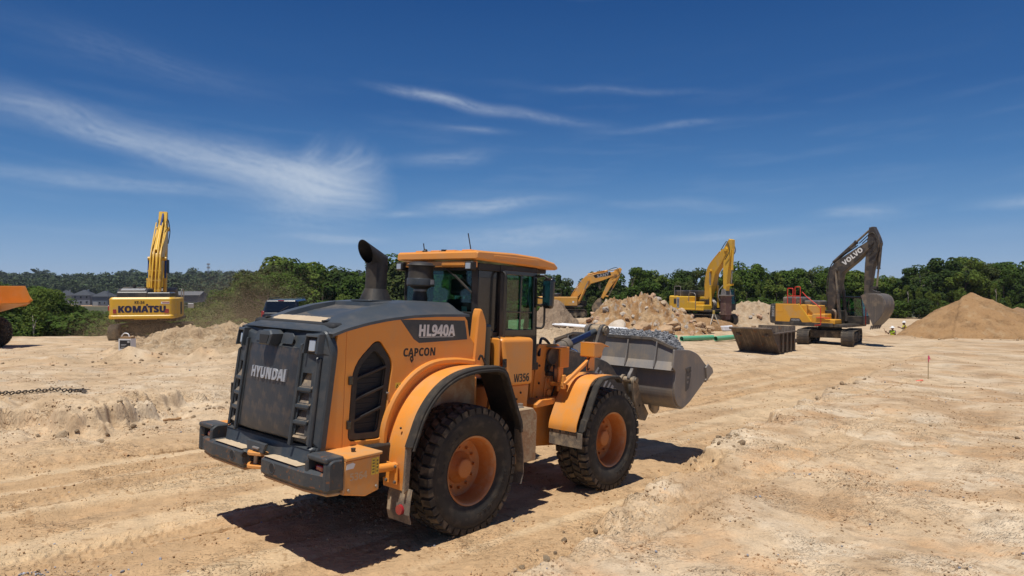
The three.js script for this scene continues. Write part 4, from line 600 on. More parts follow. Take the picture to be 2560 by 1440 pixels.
  M('rod_guard', tc, [bar([2.02, 2.03, 0.05], [2.55, 2.17, 0.05], 0.01, 0.075)], MAT.blueRod);
  M('rod_end', tc, [cyl([2.83, 2.22, -0.08], [2.83, 2.22, 0.08], 0.10, 0.10, 18)], MAT.bucketDirty);
  M('cylinder_hose', tc, [tube([[1.92, 1.93, 0.1], [2.02, 1.88, 0.16], [2.02, 1.76, 0.18], [1.94, 1.66, 0.18]], 0.022, 16)], MAT.chrome);
  M('crank_link', WL, [cyl([2.49, 1.04, 0], [3.1, 1.12, 0], 0.06, 0.06), cyl([2.49, 1.04, -0.12], [2.49, 1.04, 0.12], 0.09)], MAT.boomSteel);
  // quick coupler
  M('coupler', WL, [...both((s) => sideZ(ext(roundPts([[3.04, 1.40, 0.04], [3.10, 1.48, 0.04], [3.18, 1.42, 0.03], [3.24, 1.30, 0.03], [3.32, 1.10, 0.02], [3.60, 0.80, 0.02], [3.50, 0.68, 0.02], [3.30, 0.72, 0.03], [3.12, 1.02, 0.03]], 0.03), 0.56, 0.61, 0.008, [[[3.27, 1.0], [3.31, 0.98], [3.29, 0.93], [3.25, 0.95]]]), s)), ...both((s) => sideZ(ext(roundPts([[3.00, 1.42, 0.05], [3.12, 1.50, 0.06], [3.24, 1.42, 0.05], [3.30, 1.10, 0.05], [3.42, 0.84, 0.06], [3.28, 0.78, 0.05], [3.05, 1.05, 0.06]], 0.04), 0.34, 0.39, 0.01), s)), cyl([3.12, 1.40, -0.64], [3.12, 1.40, 0.64], 0.05, 0.05, 16), cyl([3.35, 0.85, -0.6], [3.35, 0.85, 0.6], 0.06, 0.06, 16)], MAT.bucketDirty);
  // ---- bucket
  const H = 1.26, backP = [[3.26, 1.97], [3.23, 1.74], [3.20, 1.66], [3.34, 1.60], [3.32, 1.5], [3.27, 1.36], [3.27, 1.22], [3.33, 1.1], [3.44, 1.02], [3.56, 0.99], [3.70, 1.01]];
  const shellP = [...curve([[3.335, 1.62], [3.30, 1.45], [3.29, 1.28], [3.34, 1.12], [3.46, 1.01], [3.62, 0.985], [3.80, 1.05]], 24), [4.58, 1.485]];
  const sideP = roundPts([[3.24, 1.965, 0.02], [3.78, 1.945, 0.12], [4.12, 1.86, 0.2], [4.35, 1.70, 0.1], [4.56, 1.60, 0.03], [4.60, 1.50, 0.02], [3.82, 1.045, 0.05], [3.62, 0.975, 0.12], [3.44, 1.0, 0.12], [3.30, 1.14, 0.12], [3.27, 1.36, 0.1], [3.30, 1.6, 0.05], [3.20, 1.66, 0.01]], 0.03);
  const bk = M('bucket', WL, [ext(band(shellP, -0.03), -H + 0.03, H - 0.03, 0.004), ...both((s) => sideZ(ext(sideP, H - 0.04, H, 0.008), s))], MAT.bucket);
  bk.userData.label = 'wide grey steel bucket heaped with blue-grey gravel';
  // spill guard: a folded plate, highest in the middle
  const topY = (z) => interp([-1.26, -0.82, 0.82, 1.26], [1.975, 2.125, 2.125, 1.975], z);
  M('spill_guard', bk, [warp(new THREE.BoxGeometry(0.02, 1, 2 * H - 0.04, 1, 8, 24), (x, y, z) => { const t = y + 0.5, Y = t < 0.5 ? lerp(1.62, 1.755, t * 2) : lerp(1.755, topY(z), t * 2 - 1), X = t < 0.5 ? lerp(3.17, 3.255, t * 2) : lerp(3.255, 3.30, t * 2 - 1); return [x + X, Y, z]; }), warp(new THREE.BoxGeometry(0.17, 0.02, 2 * H - 0.04, 1, 1, 1), (x, y, z) => [x + 3.26, y + 1.625, z])].map(flat), MAT.bucket);
  M('guard_edge', bk, [-1, 0, 1].map((k) => { const a = [-1.25, -0.82, 0.82][k + 1], b = [-0.82, 0.82, 1.25][k + 1]; return bar([3.285, topY(a) - 0.005, a], [3.285, topY(b) - 0.005, b], 0.075, 0.05); }), MAT.boomSteel);
  for (const z of [-0.92, -0.36, 0.36, 0.92]) M('guard_rib', bk, [ext([[3.245, 2.08], [3.285, 2.08], [3.26, 1.76], [3.19, 1.635], [3.15, 1.66], [3.19, 1.8]], z - 0.012, z + 0.012, 0.002)], MAT.bucket);
  for (const z of [-0.5, 0.5]) M('lug', bk, [ext(roundPts([[3.18, 1.63], [3.36, 1.63], [3.34, 1.42], [3.16, 1.36], [3.05, 1.42], [3.08, 1.5], [3.15, 1.56]], 0.04), z - 0.03, z + 0.03, 0.006)], MAT.bucket);
  for (const z of [-0.72, 0.72]) M('lug', bk, [ext(roundPts([[3.40, 1.06], [3.72, 1.04], [3.72, 0.86], [3.6, 0.80], [3.44, 0.9]], 0.06), z - 0.03, z + 0.03, 0.006)], MAT.bucketDirty);
  M('cutting_edge', bk, [ext([[4.40, 1.36], [4.66, 1.515], [4.64, 1.55], [4.38, 1.40]], -H - 0.02, H + 0.02, 0.004)], MAT.steel);
  M('side_cutter', bk, both((s) => sideZ(ext([[4.42, 1.40], [4.66, 1.52], [4.62, 1.60], [4.46, 1.68], [4.36, 1.62]], H, H + 0.03, 0.004), s)), MAT.steel);
  M('bucket_emblem', bk, [ext(roundPts([[3.66, 1.24], [3.78, 1.30], [3.84, 1.55], [3.64, 1.56]], 0.02), H, H + 0.006, 0.002, [[[3.685, 1.5], [3.80, 1.5], [3.79, 1.46], [3.69, 1.46]], [[3.69, 1.42], [3.78, 1.42], [3.765, 1.38], [3.695, 1.38]]]), at(txt('WB', 0.1, 0.008, { stretch: 0.9, bold: 0.002 }), 0, 0, 0, 0, 0, 0.15).translate(3.74, 1.60, H)], MAT.boomSteel);
}
// the load of gravel: a heap with loose stones on it
{
  const rg = rng(404), heap = (x, z) => { const e = Math.min(1, Math.max(0, (1.22 - Math.abs(z)) / 0.5)), fx = Math.sin(clamp((x - 3.3) / 1.25) * Math.PI * 0.85 + 0.35); return 1.66 + 0.42 * sm(0, 1, e) * fx + 0.12 * e - 0.12 * sm(4.1, 4.55, x) + 0.03 * N2(x * 5, z * 5); };
  const g = new THREE.PlaneGeometry(1.26, 2.46, 36, 60).rotateX(-Math.PI / 2).translate(3.93, 0, 0), gw = warp(g, (x, y, z) => [x, heap(x, z), z]); gw.computeVertexNormals();
  const grey = worn([0.17, 0.175, 0.185], { dust: 0.12, rough: 0.95, size: 0.4, tone: 0.35, bump: 0.01 });
  const load = new THREE.Group(); load.name = 'gravel_load'; scene.add(load); load.position.copy(WL.position); load.rotation.copy(WL.rotation);
  tag(load, 'heap of blue-grey crushed stone filling the loader bucket', 'gravel', null, 'stuff');
  M('gravel_bed', load, [gw], grey);
  const st = new THREE.IcosahedronGeometry(1, 0), p = st.attributes.position; for (let i = 0; i < p.count; i++) { const k = 1 + 0.35 * N3(p.getX(i) * 1.3, p.getY(i) * 1.3, p.getZ(i) * 1.3); p.setXYZ(i, p.getX(i) * k, p.getY(i) * k * 0.7, p.getZ(i) * k); } st.computeVertexNormals();
  const inst = new THREE.InstancedMesh(st, plain([0.2, 0.203, 0.208], 0.95), 6000), m4 = new THREE.Matrix4(), q = new THREE.Quaternion(), col = new THREE.Color();
  for (let i = 0; i < 6000; i++) { const x = 3.32 + rg() * 1.24, z = (rg() - 0.5) * 2.42, s = 0.010 + 0.022 * rg() * rg(); q.setFromEuler(new THREE.Euler(rg() * 6, rg() * 6, rg() * 6)); m4.compose(new THREE.Vector3(x, heap(x, z) + s * 0.5, z), q, new THREE.Vector3(s, s * (0.6 + 0.5 * rg()), s * (0.8 + 0.5 * rg()))); inst.setMatrixAt(i, m4); const c = 0.6 + 0.9 * rg(); inst.setColorAt(i, col.setRGB(c, c, c * 1.02)); }
  inst.name = 'loose_stones'; load.add(inst);
}
// ---------------------------------------------------------------- excavators
const V_YEL = worn([0.74, 0.43, 0.022], { dust: 0.16, rough: 0.45, coat: 0.2, tone: 0.06 }), V_ORG = worn([0.70, 0.33, 0.02], { dust: 0.2, rough: 0.5, tone: 0.06 }), SANYC = worn([0.68, 0.33, 0.045], { dust: 0.28, rough: 0.55 }),
  DARKBOOM = worn([0.036, 0.032, 0.030], { dust: 0.11, rough: 0.55, size: 0.9 }), TRACK = worn([0.085, 0.08, 0.076], { dust: 0.42, rough: 0.65, metal: 0.3 }), TRACKD = worn([0.04, 0.035, 0.03], { dust: 0.4, rough: 0.9 }), CABK = worn([0.018, 0.018, 0.019], { dust: 0.1, rough: 0.5 }), RED = plain([0.62, 0.045, 0.02], 0.45), BREAK = worn([0.12, 0.06, 0.055], { dust: 0.25, rough: 0.7, chips: 0.2 });
function limb(pts, n = 24) { // outline round a bent centre line; each point [x, y, half thickness]
  const c = new THREE.CatmullRomCurve3(pts.map((p) => new THREE.Vector3(p[0], p[1], p[2])), false, 'catmullrom', 0.2).getPoints(n), L = [], R = [];
  c.forEach((p, i) => { const a = c[Math.max(0, i - 1)], b = c[Math.min(n, i + 1)], dx = b.x - a.x, dy = b.y - a.y, l = Math.hypot(dx, dy); L.push([p.x - (dy / l) * p.z, p.y + (dx / l) * p.z]); R.push([p.x + (dy / l) * p.z, p.y - (dx / l) * p.z]); });
  return [...L, ...R.reverse()];
}
function ram(parent, name, p, q, r, frac, bodyM, rodM) { const m = p.map((v, i) => lerp(v, q[i], frac)), g = M(name, parent, [cyl(p, m, r, r, 14), cyl(p.map((v, i) => lerp(v, q[i], frac - 0.03)), m, r * 1.18, r * 1.18, 14)], bodyM); M('rod', g, [cyl(m, q, r * 0.55, r * 0.55, 10)], rodM); return g; }
function excavator(o) {
  const T = thing('excavator', o.label, 'excavator', o.pos, o.yaw), B = o.body, ty = o.trackYaw - o.yaw, gz = o.gauge ?? 1.3, S = o.shoe ?? 0.7, L = 4.3, h = 0.98;
  const rot = (g) => g.rotateY(ty);
  M('undercarriage', T, [rot(rbb(-1.1, 1.1, 0.45, 0.95, -1.05, 1.05, 0.05)), cyl([0, 0.9, 0], [0, 1.22, 0], 0.72, 0.72, 28)], TRACKD);
  const shoe = joined([bx(0.185, 0.022, S), bx(0.016, 0.04, S, -0.06, 0.025), bx(0.016, 0.04, S, 0, 0.025), bx(0.016, 0.04, S, 0.06, 0.025), bx(0.1, 0.05, 0.14, 0, -0.03)]);
  for (const s of [-1, 1]) {
    const tr = new THREE.Group(); tr.name = 'track'; T.add(tr); tr.rotation.y = ty;
    M('track_frame', tr, [rbb(-L / 2 + 0.5, L / 2 - 0.5, 0.22, 0.74, s * gz - 0.2, s * gz + 0.2, 0.06), ...[-1.5, -0.9, -0.3, 0.3, 0.9, 1.5].map((x) => cyl([x, 0.2, s * gz - 0.24], [x, 0.2, s * gz + 0.24], 0.14, 0.14, 14)), cyl([-L / 2 + h / 2, h / 2, s * gz - 0.24], [-L / 2 + h / 2, h / 2, s * gz + 0.24], 0.38, 0.38, 20), cyl([L / 2 - h / 2, h / 2, s * gz - 0.24], [L / 2 - h / 2, h / 2, s * gz + 0.24], 0.38, 0.38, 20)], TRACKD);
    const r = h / 2 - 0.04, st = L - h, per = 2 * st + 2 * Math.PI * r, n = Math.round(per / 0.195);
    for (let i = 0; i < n; i++) {
      let t = (i / n) * per, x, y, a;
      if (t < st) { x = -st / 2 + t; y = h / 2 + r; a = 0; } else if ((t -= st) < Math.PI * r) { a = -t / r; x = st / 2 - Math.sin(a) * r; y = h / 2 + Math.cos(a) * r; } else if ((t -= Math.PI * r) < st) { x = st / 2 - t; y = h / 2 - r; a = Math.PI; } else { a = Math.PI - (t - st) / r; x = -st / 2 - Math.sin(a) * r; y = h / 2 + Math.cos(a) * r; }
      const m = new THREE.Mesh(shoe, TRACK); m.name = 'shoe'; tr.add(m); m.position.set(x, y, s * gz); m.rotation.z = a;
    }
  }
  // upper structure
  const W = o.width ?? 1.5, tail = o.tail ?? 3.4;
  M('deck', T, [rbb(-2.3, 1.75, 1.18, 1.36, -W + 0.05, W - 0.05, 0.04)], CABK);
  o.house(T, W, tail);
  // cab on the left
  const c = { x0: 0.25, x1: 2.0, y0: 1.3, y1: 3.12, z0: -W - 0.02, z1: -0.5, ...(o.cab ?? {}) };
  M('cab', T, [rbb(c.x0, c.x1, c.y0, c.y0 + 0.55, c.z0, c.z1, 0.04), rbb(c.x0, c.x1 - 0.12, c.y1 - 0.1, c.y1, c.z0, c.z1, 0.05, 2), ...[c.z0 + 0.04, c.z1 - 0.04].flatMap((z) => [bar([c.x0 + 0.04, c.y0 + 0.4, z], [c.x0 + 0.04, c.y1 - 0.04, z], 0.08, 0.08), bar([c.x0 + 0.85, c.y0 + 0.4, z], [c.x0 + 0.85, c.y1 - 0.04, z], 0.06, 0.06), bar([c.x1 - 0.04, c.y0 + 0.5, z], [c.x1 - 0.17, c.y1 - 0.04, z], 0.06, 0.06)]), rbb(c.x0, c.x0 + 0.05, c.y0 + 0.5, c.y0 + 1.1, c.z0, c.z1)], o.cabM ?? CABK);
  M('cab_glass', T, [rbb(c.x0 + 0.06, c.x1 - 0.12, c.y0 + 0.56, c.y1 - 0.1, c.z1 - 0.045, c.z1 - 0.037, 0.002), rbb(c.x0 + 0.06, c.x1 - 0.12, c.y0 + 0.56, c.y1 - 0.1, c.z0 + 0.037, c.z0 + 0.045, 0.002), ext([[c.x1 - 0.05, c.y0 + 0.56], [c.x1 - 0.045, c.y0 + 0.56], [c.x1 - 0.165, c.y1 - 0.1], [c.x1 - 0.17, c.y1 - 0.1]], c.z0 + 0.06, c.z1 - 0.06, 0)], MAT.glassTint);
  M('cab_seat', T, [rb(0.12, 0.6, 0.5, c.x0 + 0.45, c.y0 + 0.85, (c.z0 + c.z1) / 2, 0.05), rb(0.5, 0.14, 0.5, c.x0 + 0.7, c.y0 + 0.55, (c.z0 + c.z1) / 2, 0.04)], MAT.interior);
  // boom, arm and their rams
  const { F, K, Tp, E, A } = o.j, bw = o.bw ?? 0.26;
  const mid1 = [lerp(F[0], K[0], 0.5), lerp(F[1], K[1], 0.5)], mid2 = [lerp(K[0], Tp[0], 0.5), lerp(K[1], Tp[1], 0.5)];
  const boom = M('boom', T, [ext(limb([[F[0], F[1], 0.2], [...mid1, 0.40 * (o.slim ?? 1)], [...K, 0.50 * (o.slim ?? 1)], [...mid2, 0.42 * (o.slim ?? 1)], [...Tp, 0.2]]), -bw, bw, 0.03)], o.boomM);
  M('boom_bracket', boom, [cyl([K[0], K[1], -bw - 0.22], [K[0], K[1], bw + 0.22], 0.12, 0.12, 14), cyl([F[0], F[1], -bw - 0.12], [F[0], F[1], bw + 0.12], 0.16, 0.16, 14)], o.boomM);
  const dirA = [Tp[0] - A[0], Tp[1] - A[1]], arm = M('arm', T, [ext(limb([[A[0], A[1], 0.15], [lerp(A[0], Tp[0], 0.5), lerp(A[1], Tp[1], 0.5), 0.26], [Tp[0] + (o.armOff ?? 0.12), Tp[1], 0.40], [E[0], E[1], 0.14]]), -bw * 0.8, bw * 0.8, 0.025), cyl([Tp[0], Tp[1], -bw - 0.06], [Tp[0], Tp[1], bw + 0.06], 0.15, 0.15, 14)], o.armM ?? o.boomM);
  for (const z of [-bw - 0.16, bw + 0.16]) ram(T, 'boom_cylinder', [F[0] + 0.75, F[1] - 0.45, z], [K[0] + 0.02, K[1] - 0.05, z], 0.11, 0.62, o.ramM ?? o.boomM, o.rodM ?? MAT.steel);
  const kn = [K[0] - 0.5 * (Tp[1] - K[1]) / Math.hypot(Tp[0] - K[0], Tp[1] - K[1]), K[1] + 0.5 * (Tp[0] - K[0]) / Math.hypot(Tp[0] - K[0], Tp[1] - K[1])];
  ram(T, 'arm_cylinder', [kn[0], kn[1] + 0.12, 0], [E[0], E[1], 0], 0.12, 0.6, o.ramM ?? o.boomM, o.rodM ?? MAT.steel);
  const fwd = o.flip ? -1 : 1, nx = (-dirA[1] / Math.hypot(...dirA)) * -fwd, ny = (dirA[0] / Math.hypot(...dirA)) * -fwd;
  ram(T, 'bucket_cylinder', [Tp[0] + nx * 0.5 + dirA[0] * -0.02, Tp[1] + ny * 0.5, 0], [lerp(A[0], Tp[0], 0.18) + nx * 0.5, lerp(A[1], Tp[1], 0.18) + ny * 0.5, 0], 0.1, 0.6, o.ramM ?? o.boomM, o.rodM ?? MAT.steel);
  M('bucket_link', T, [-0.22, 0.18].map((z) => bar([lerp(A[0], Tp[0], 0.12), lerp(A[1], Tp[1], 0.12), z], [lerp(A[0], Tp[0], 0.16) + nx * 0.52, lerp(A[1], Tp[1], 0.16) + ny * 0.52, z], 0.05, 0.16, 0.01)), o.armM ?? o.boomM);
  M('boom_pipe', T, [-0.14, 0.14].flatMap((z) => [tube([[F[0] - 0.1, F[1] + 0.35, z], [lerp(F[0], kn[0], 0.5) - 0.32, lerp(F[1], kn[1], 0.5) + 0.1, z], [kn[0] - 0.05, kn[1] + 0.04, z], [lerp(kn[0], Tp[0], 0.6), lerp(kn[1], Tp[1], 0.6) + 0.42, z]], 0.035, 30, 6)]), o.pipeM ?? o.boomM);
  M('boom_hose', T, [-0.2, 0.2].map((z) => tube([[lerp(kn[0], Tp[0], 0.7), lerp(kn[1], Tp[1], 0.7) + 0.4, z], [Tp[0] + 0.1, Tp[1] + 0.65, z * 1.4], [Tp[0] + 0.45 * fwd, Tp[1] - 0.1, z * 1.8], [lerp(Tp[0], A[0], 0.25), lerp(Tp[1], A[1], 0.25), z * 1.6]], 0.03, 24, 6)), MAT.black);
  o.tool(T, A, boom, arm);
  return T;
}
function digBucket(T, pts, halfW, teethAt, dir, mat, teethM) { // outline of shell from hinge to lip, closed by side plates
  const sh = curve(pts, 22), bk = M('bucket', T, [ext(band(sh, 0.045), -halfW, halfW, 0.01), ext(sh, -halfW, -halfW + 0.05, 0.01), ext(sh, halfW - 0.05, halfW, 0.01)], mat);
  for (let i = 0; i < 5; i++) { const z = lerp(-halfW + 0.09, halfW - 0.09, i / 4); M('tooth', bk, [warp(bx(0.12, 0.34, 0.15), (x, y, zz) => { const t = (y + 0.17) / 0.34, k = lerp(0.35, 1, t); return [teethAt[0] + x * k + dir[0] * (1 - t) * 0.28, teethAt[1] + dir[1] * (1 - t) * 0.28, z + zz * (0.5 + 0.5 * k)]; })], teethM ?? mat); }
  return bk;
}
// --- dark-boomed excavator on the right
{
  const px = 2075, d = 46.6, x = ((px - 1280) / 1755) * d, gy = -0.98;
  const T = excavator({
    label: 'excavator with charcoal boom and amber body, its bucket hanging beside the workers', pos: [x, gy, -d], yaw: -0.86, trackYaw: -2.15, body: V_ORG, boomM: DARKBOOM, ramM: DARKBOOM, rodM: worn([0.2, 0.17, 0.13], { dust: 0.4, rough: 0.5, metal: 0.3 }), pipeM: DARKBOOM, shoe: 0.75, gauge: 1.32, width: 1.5, slim: 0.86, cab: { x0: 0.15, x1: 1.95 },
    j: { F: [0.12, 1.95], K: [0.55, 4.85], Tp: [2.72, 6.55], E: [2.72, 7.55], A: [2.42, 3.25] }, bw: 0.3,
    house(T, W) {
      const pan = M('side_panel', T, [ext(roundPts([[-3.05, 1.42, 0.05], [-1.0, 1.40], [-0.55, 1.44], [-0.95, 2.05, 0.05], [-1.45, 2.62, 0.06], [-3.05, 2.62, 0.05]], 0.03), W - 0.10, W, 0.02)], V_ORG);
      M('model_plate', pan, [ext([[-2.05, 1.42], [-1.15, 1.42], [-1.35, 1.68], [-1.95, 1.68]], W - 0.01, W + 0.006, 0.002)], CABK); M('plate_lettering', pan, [at(txt('VOLVO', 0.13, 0.003), -1.62, 1.56, W + 0.006)], MAT.letter);
      M('panel_crease', pan, [bar([-1.75, 2.55, W + 0.004], [-1.85, 2.0, W + 0.004], 0.012, 0.06), bar([-2.95, 2.1, W + 0.004], [-2.5, 2.1, W + 0.004], 0.012, 0.05), bar([-2.5, 2.1, W + 0.004], [-2.45, 2.6, W + 0.004], 0.012, 0.03)], V_ORG);
      M('body', T, [rbb(-3.0, -0.9, 1.36, 2.58, -W + 0.1, W - 0.12, 0.05), rbb(-0.95, 0.2, 1.36, 1.9, 0.35, W - 0.05, 0.04)], V_ORG);
      M('fuel_tank', T, [rbb(-0.9, -0.1, 1.36, 2.55, 0.45, W - 0.25, 0.05), rbb(-0.5, 0.35, 1.36, 2.0, 0.5, W - 0.02, 0.05), rbb(0.3, 1.0, 1.36, 1.66, 0.5, W - 0.02, 0.05)], V_ORG);
      M('step_edge', T, [bar([-1.42, 2.64, W - 0.02], [-0.55, 1.46, W - 0.02], 0.05, 0.07)], V_YEL);
      M('sill', T, [rbb(-3.1, 0.9, 1.18, 1.42, W - 0.12, W + 0.02, 0.03)], CABK);
      const cw = M('counterweight', T, [ext(roundPts([[-3.45, 1.3, 0.1], [-3.5, 1.8, 0.1], [-3.42, 2.6, 0.12], [-3.0, 2.62], [-3.0, 1.25]], 0.05), -W, W, 0.06)], DARKBOOM);
      M('counterweight_lettering', cw, [at(txt('EC350E', 0.16, 0.004), 0, 0, 0, 0, 0, -Math.PI / 2).translate(-3.22, 2.1, W + 0.001)], MAT.letter);
      M('engine_hood', T, [rbb(-2.95, -1.55, 2.55, 3.08, -0.6, 0.75, 0.12, 2), rbb(-1.5, -0.4, 2.4, 2.85, -0.5, 0.6, 0.1, 2)], worn([0.06, 0.065, 0.07], { dust: 0.2 }));
      const hr = (p) => tube(p, 0.03, 30, 7, 0.1);
      M('handrail', T, [hr([[-2.25, 2.6, W - 0.15], [-2.25, 3.6, W - 0.15], [-2.22, 3.66, W - 0.15], [-1.9, 3.66, W - 0.15], [-1.87, 3.6, W - 0.15], [-1.87, 2.6, W - 0.15]]), hr([[-1.7, 2.6, W - 0.1], [-1.7, 3.7, W - 0.1], [-1.66, 3.76, W - 0.1], [-1.36, 3.76, W - 0.1], [-1.33, 3.7, W - 0.1], [-1.33, 2.6, W - 0.1]]), bar([-2.25, 3.15, W - 0.14], [-1.33, 3.15, W - 0.1], 0.05, 0.05)], RED);
      M('handrail', T, [hr([[-1.15, 3.42, W - 0.02], [-0.85, 3.1, W - 0.02], [-0.05, 2.5, W], [0.08, 2.35, W], [0.1, 1.3, W]])], RED);
      M('step_rail', T, [hr([[-0.2, 1.75, W + 0.02], [0.3, 1.76, W + 0.02], [0.7, 1.74, W + 0.02]]), bar([-0.3, 1.25, W + 0.03], [0.1, 1.3, W + 0.03], 0.05, 0.05)], RED);
      M('front_rail', T, [hr([[1.95, 3.0, -0.5], [2.06, 2.9, -0.46], [2.12, 2.3, -0.44], [2.1, 1.3, -0.44]])], RED);
      M('valve_hoses', T, [0.0, 0.12, 0.24, 0.36].map((k) => tube([[0.55, 1.35, 0.2 + k], [0.62, 1.7, 0.22 + k], [0.6, 2.1, 0.2 + k], [0.35, 2.3, 0.12 + k]], 0.035, 16, 6)), worn([0.2, 0.13, 0.08], { dust: 0.4 }));
      M('swing_cover', T, [rbb(-0.3, 0.8, 1.3, 2.2, -0.45, 0.4, 0.05)], CABK);
    },
    tool(T, A, boom) {
      const bk = digBucket(T, [[2.30, 3.15], [2.6, 3.30], [3.3, 3.27], [3.64, 2.98], [3.68, 2.4], [3.42, 1.85], [3.0, 1.38]], 0.74, [2.95, 1.34], [-0.35, -0.9], worn([0.11, 0.10, 0.095], { dust: 0.3, rough: 0.6, metal: 0.3, streak: 0.15 }));
      M('bucket_ear', bk, [-0.2, 0.15].map((z) => ext(roundPts([[2.2, 3.1], [2.35, 3.42], [2.75, 3.62], [3.15, 3.42], [3.1, 3.2]], 0.08), z, z + 0.06, 0.01)), DARKBOOM);
      M('shell_strip', bk, [[2.75, 3.33, 3.2, 3.31], [3.36, 3.25, 3.58, 3.06], [3.67, 2.93, 3.71, 2.6]].map(([a, b, c, d2]) => bar([a, b, 0], [c, d2, 0], 1.48, 0.03)), MAT.steel);
      M('boom_lettering', boom, [at(txt('VOLVO', 0.30, 0.004, { stretch: 1.12, bold: 0.008 }), 0, 0, 0, 0, 0, 0.665).translate(1.58, 5.72, 0.301)], MAT.letterWhite);
      M('work_lamp', T, [rb(0.16, 0.1, 0.16, 2.95, 5.4, 0.36, 0.02)], CABK);
    },
  });
}
// --- yellow excavator on the left, seen from behind
const BLUEINK = plain([0.012, 0.012, 0.055], 0.5);
excavator({
  label: 'yellow excavator seen from behind at the edge of the pad, dust round its tracks', pos: [-22.1, -0.42, -43.2], yaw: 1.88, trackYaw: 1.72, body: V_YEL, boomM: V_YEL, rodM: MAT.blueRod, gauge: 1.45, shoe: 0.7, width: 1.68, tail: 3.7, cab: { x0: 0.2, x1: 1.95, y1: 3.2 },
  j: { F: [0.3, 2.2], K: [1.55, 5.0], Tp: [3.7, 7.05], E: [3.95, 8.2], A: [3.6, 3.2] }, bw: 0.32,
  house(T, W) {
    const cw = M('counterweight', T, [extY(roundPts([[-3.62, -W + 0.1, 0.2], [-3.62, W - 0.1, 0.2], [-3.3, W, 0.1], [-2.3, W], [-2.3, -W], [-3.3, -W, 0.1]], 0.1), 1.42, 2.62, 0.1), extY(roundPts([[-3.66, -W + 0.05, 0.2], [-3.66, W - 0.05, 0.2], [-3.3, W + 0.03, 0.1], [-2.3, W + 0.03], [-2.3, -W - 0.03], [-3.3, -W - 0.03, 0.1]], 0.1), 1.40, 1.62, 0.05)], V_YEL);
    const face = (g) => g.rotateY(-Math.PI / 2);
    M('brand_lettering', cw, [face(txt('KOMATSU', 0.345, 0.006, { stretch: 1.09, bold: 0.02 })).translate(-3.622, 1.95, 0.05), face(bx(0.1, 0.1, 0.008)).translate(-3.626, 2.19, 0.30)], BLUEINK);
    M('unit_number', cw, [face(txt('KE-34', 0.17, 0.005, { stretch: 0.85 })).translate(-3.622, 2.33, -0.08)], MAT.letterBlack);
    for (const s of [-1, 1]) M('reflector', cw, [extX([[s * 1.42, 1.72], [s * 1.18 - (s < 0 ? 0.06 : 0.0), 1.72], [s * 1.26, 1.95], [s * 1.42, 1.95]], -3.64, -3.615, 0)], MAT.redLens);
    M('warning_sticker', cw, [rbb(-3.63, -3.615, 2.24, 2.36, 1.02, 1.45, 0.002)], MAT.letterWhite); M('sticker_stripe', cw, [rbb(-3.634, -3.629, 2.28, 2.33, 1.08, 1.44, 0.001)], MAT.redLens);
    M('body', T, [rbb(-2.4, 0.4, 1.36, 2.55, 0.45, W, 0.08), rbb(-2.4, 0.2, 1.36, 2.5, -W, -0.45, 0.08), rbb(-2.4, -0.6, 1.3, 2.5, -0.6, 0.6)], V_YEL);
    M('side_door', T, [rbb(-2.1, -1.2, 1.5, 2.4, W - 0.01, W + 0.02, 0.01)], V_YEL); M('side_grille', T, [rbb(-1.05, -0.4, 1.55, 2.3, W - 0.01, W + 0.02, 0.01)], CABK);
    const hd = M('engine_hood', T, [ext(roundPts([[-3.25, 2.6], [-3.15, 2.92, 0.08], [-2.75, 3.12, 0.08], [-1.2, 3.12, 0.08], [-1.0, 2.5]], 0.05), -1.35, 0.25, 0.06), ext(roundPts([[-3.25, 2.6], [-3.15, 2.9, 0.08], [-1.2, 2.9, 0.08], [-1.0, 2.5]], 0.05), 0.2, 1.45, 0.06)], worn([0.02, 0.02, 0.021], { dust: 0.08, rough: 0.3 }));
    M('hood_louvre', hd, [0, 1, 2].map((k) => rbb(-3.05 + k * 0.14, -2.97 + k * 0.14, 3.0 + k * 0.03, 3.04 + k * 0.04, -1.15, 0.1, 0.01)), MAT.letterWhite);
    M('exhaust', T, [cyl([-2.2, 3.1, -0.6], [-2.2, 3.35, -0.6], 0.09)], CABK);
    M('handrail', T, [tube([[0.4, 1.4, W], [0.45, 2.9, W], [0.3, 3.05, W], [-0.5, 3.05, W], [-0.6, 2.55, W]], 0.03, 24, 6, 0.1), tube([[1.2, 1.4, W - 0.2], [1.2, 2.6, W - 0.2], [0.8, 2.7, W - 0.2]], 0.03, 16, 6, 0.1)], MAT.steel);
    M('side_mirror', T, [rb(0.05, 0.3, 0.35, 1.3, 2.0, W + 0.3, 0.03), bar([1.2, 2.0, W - 0.1], [1.3, 2.0, W + 0.2], 0.03, 0.03)], MAT.letter);
    M('tank', T, [rbb(0.3, 1.3, 1.36, 2.1, 0.6, W - 0.1, 0.05)], V_YEL);
    M('tail_light', T, [rb(0.3, 0.3, 0.1, -3.1, 2.0, -W - 0.03, 0.03)], MAT.redLens);
    M('boom_tubes', T, [-0.28, -0.1, 0.1, 0.28].map((z) => tube([[0.0, 2.6, z], [0.35, 3.9, z], [0.95, 5.2, z], [1.9, 6.3, z], [3.0, 7.4, z]], 0.04, 24, 6)).concat([3.0, 3.6, 4.2].map((y) => rb(0.06, 0.05, 0.8, interp([2.6, 3.8, 5.05], [-0.02, 0.33, 0.93], y), y, 0, 0.01))), V_YEL);
    M('arm_guard', T, [rbb(3.2, 3.9, 4.1, 5.0, 0.3, 0.36, 0.01)], CABK);
  },
  tool(T) { digBucket(T, [[3.2, 2.9], [3.7, 3.1], [4.3, 2.7], [4.5, 2.1], [4.2, 1.5], [3.5, 1.3]], 0.85, [3.5, 1.25], [-0.9, -0.3], worn([0.13, 0.12, 0.11], { dust: 0.4, metal: 0.3 })); },
});
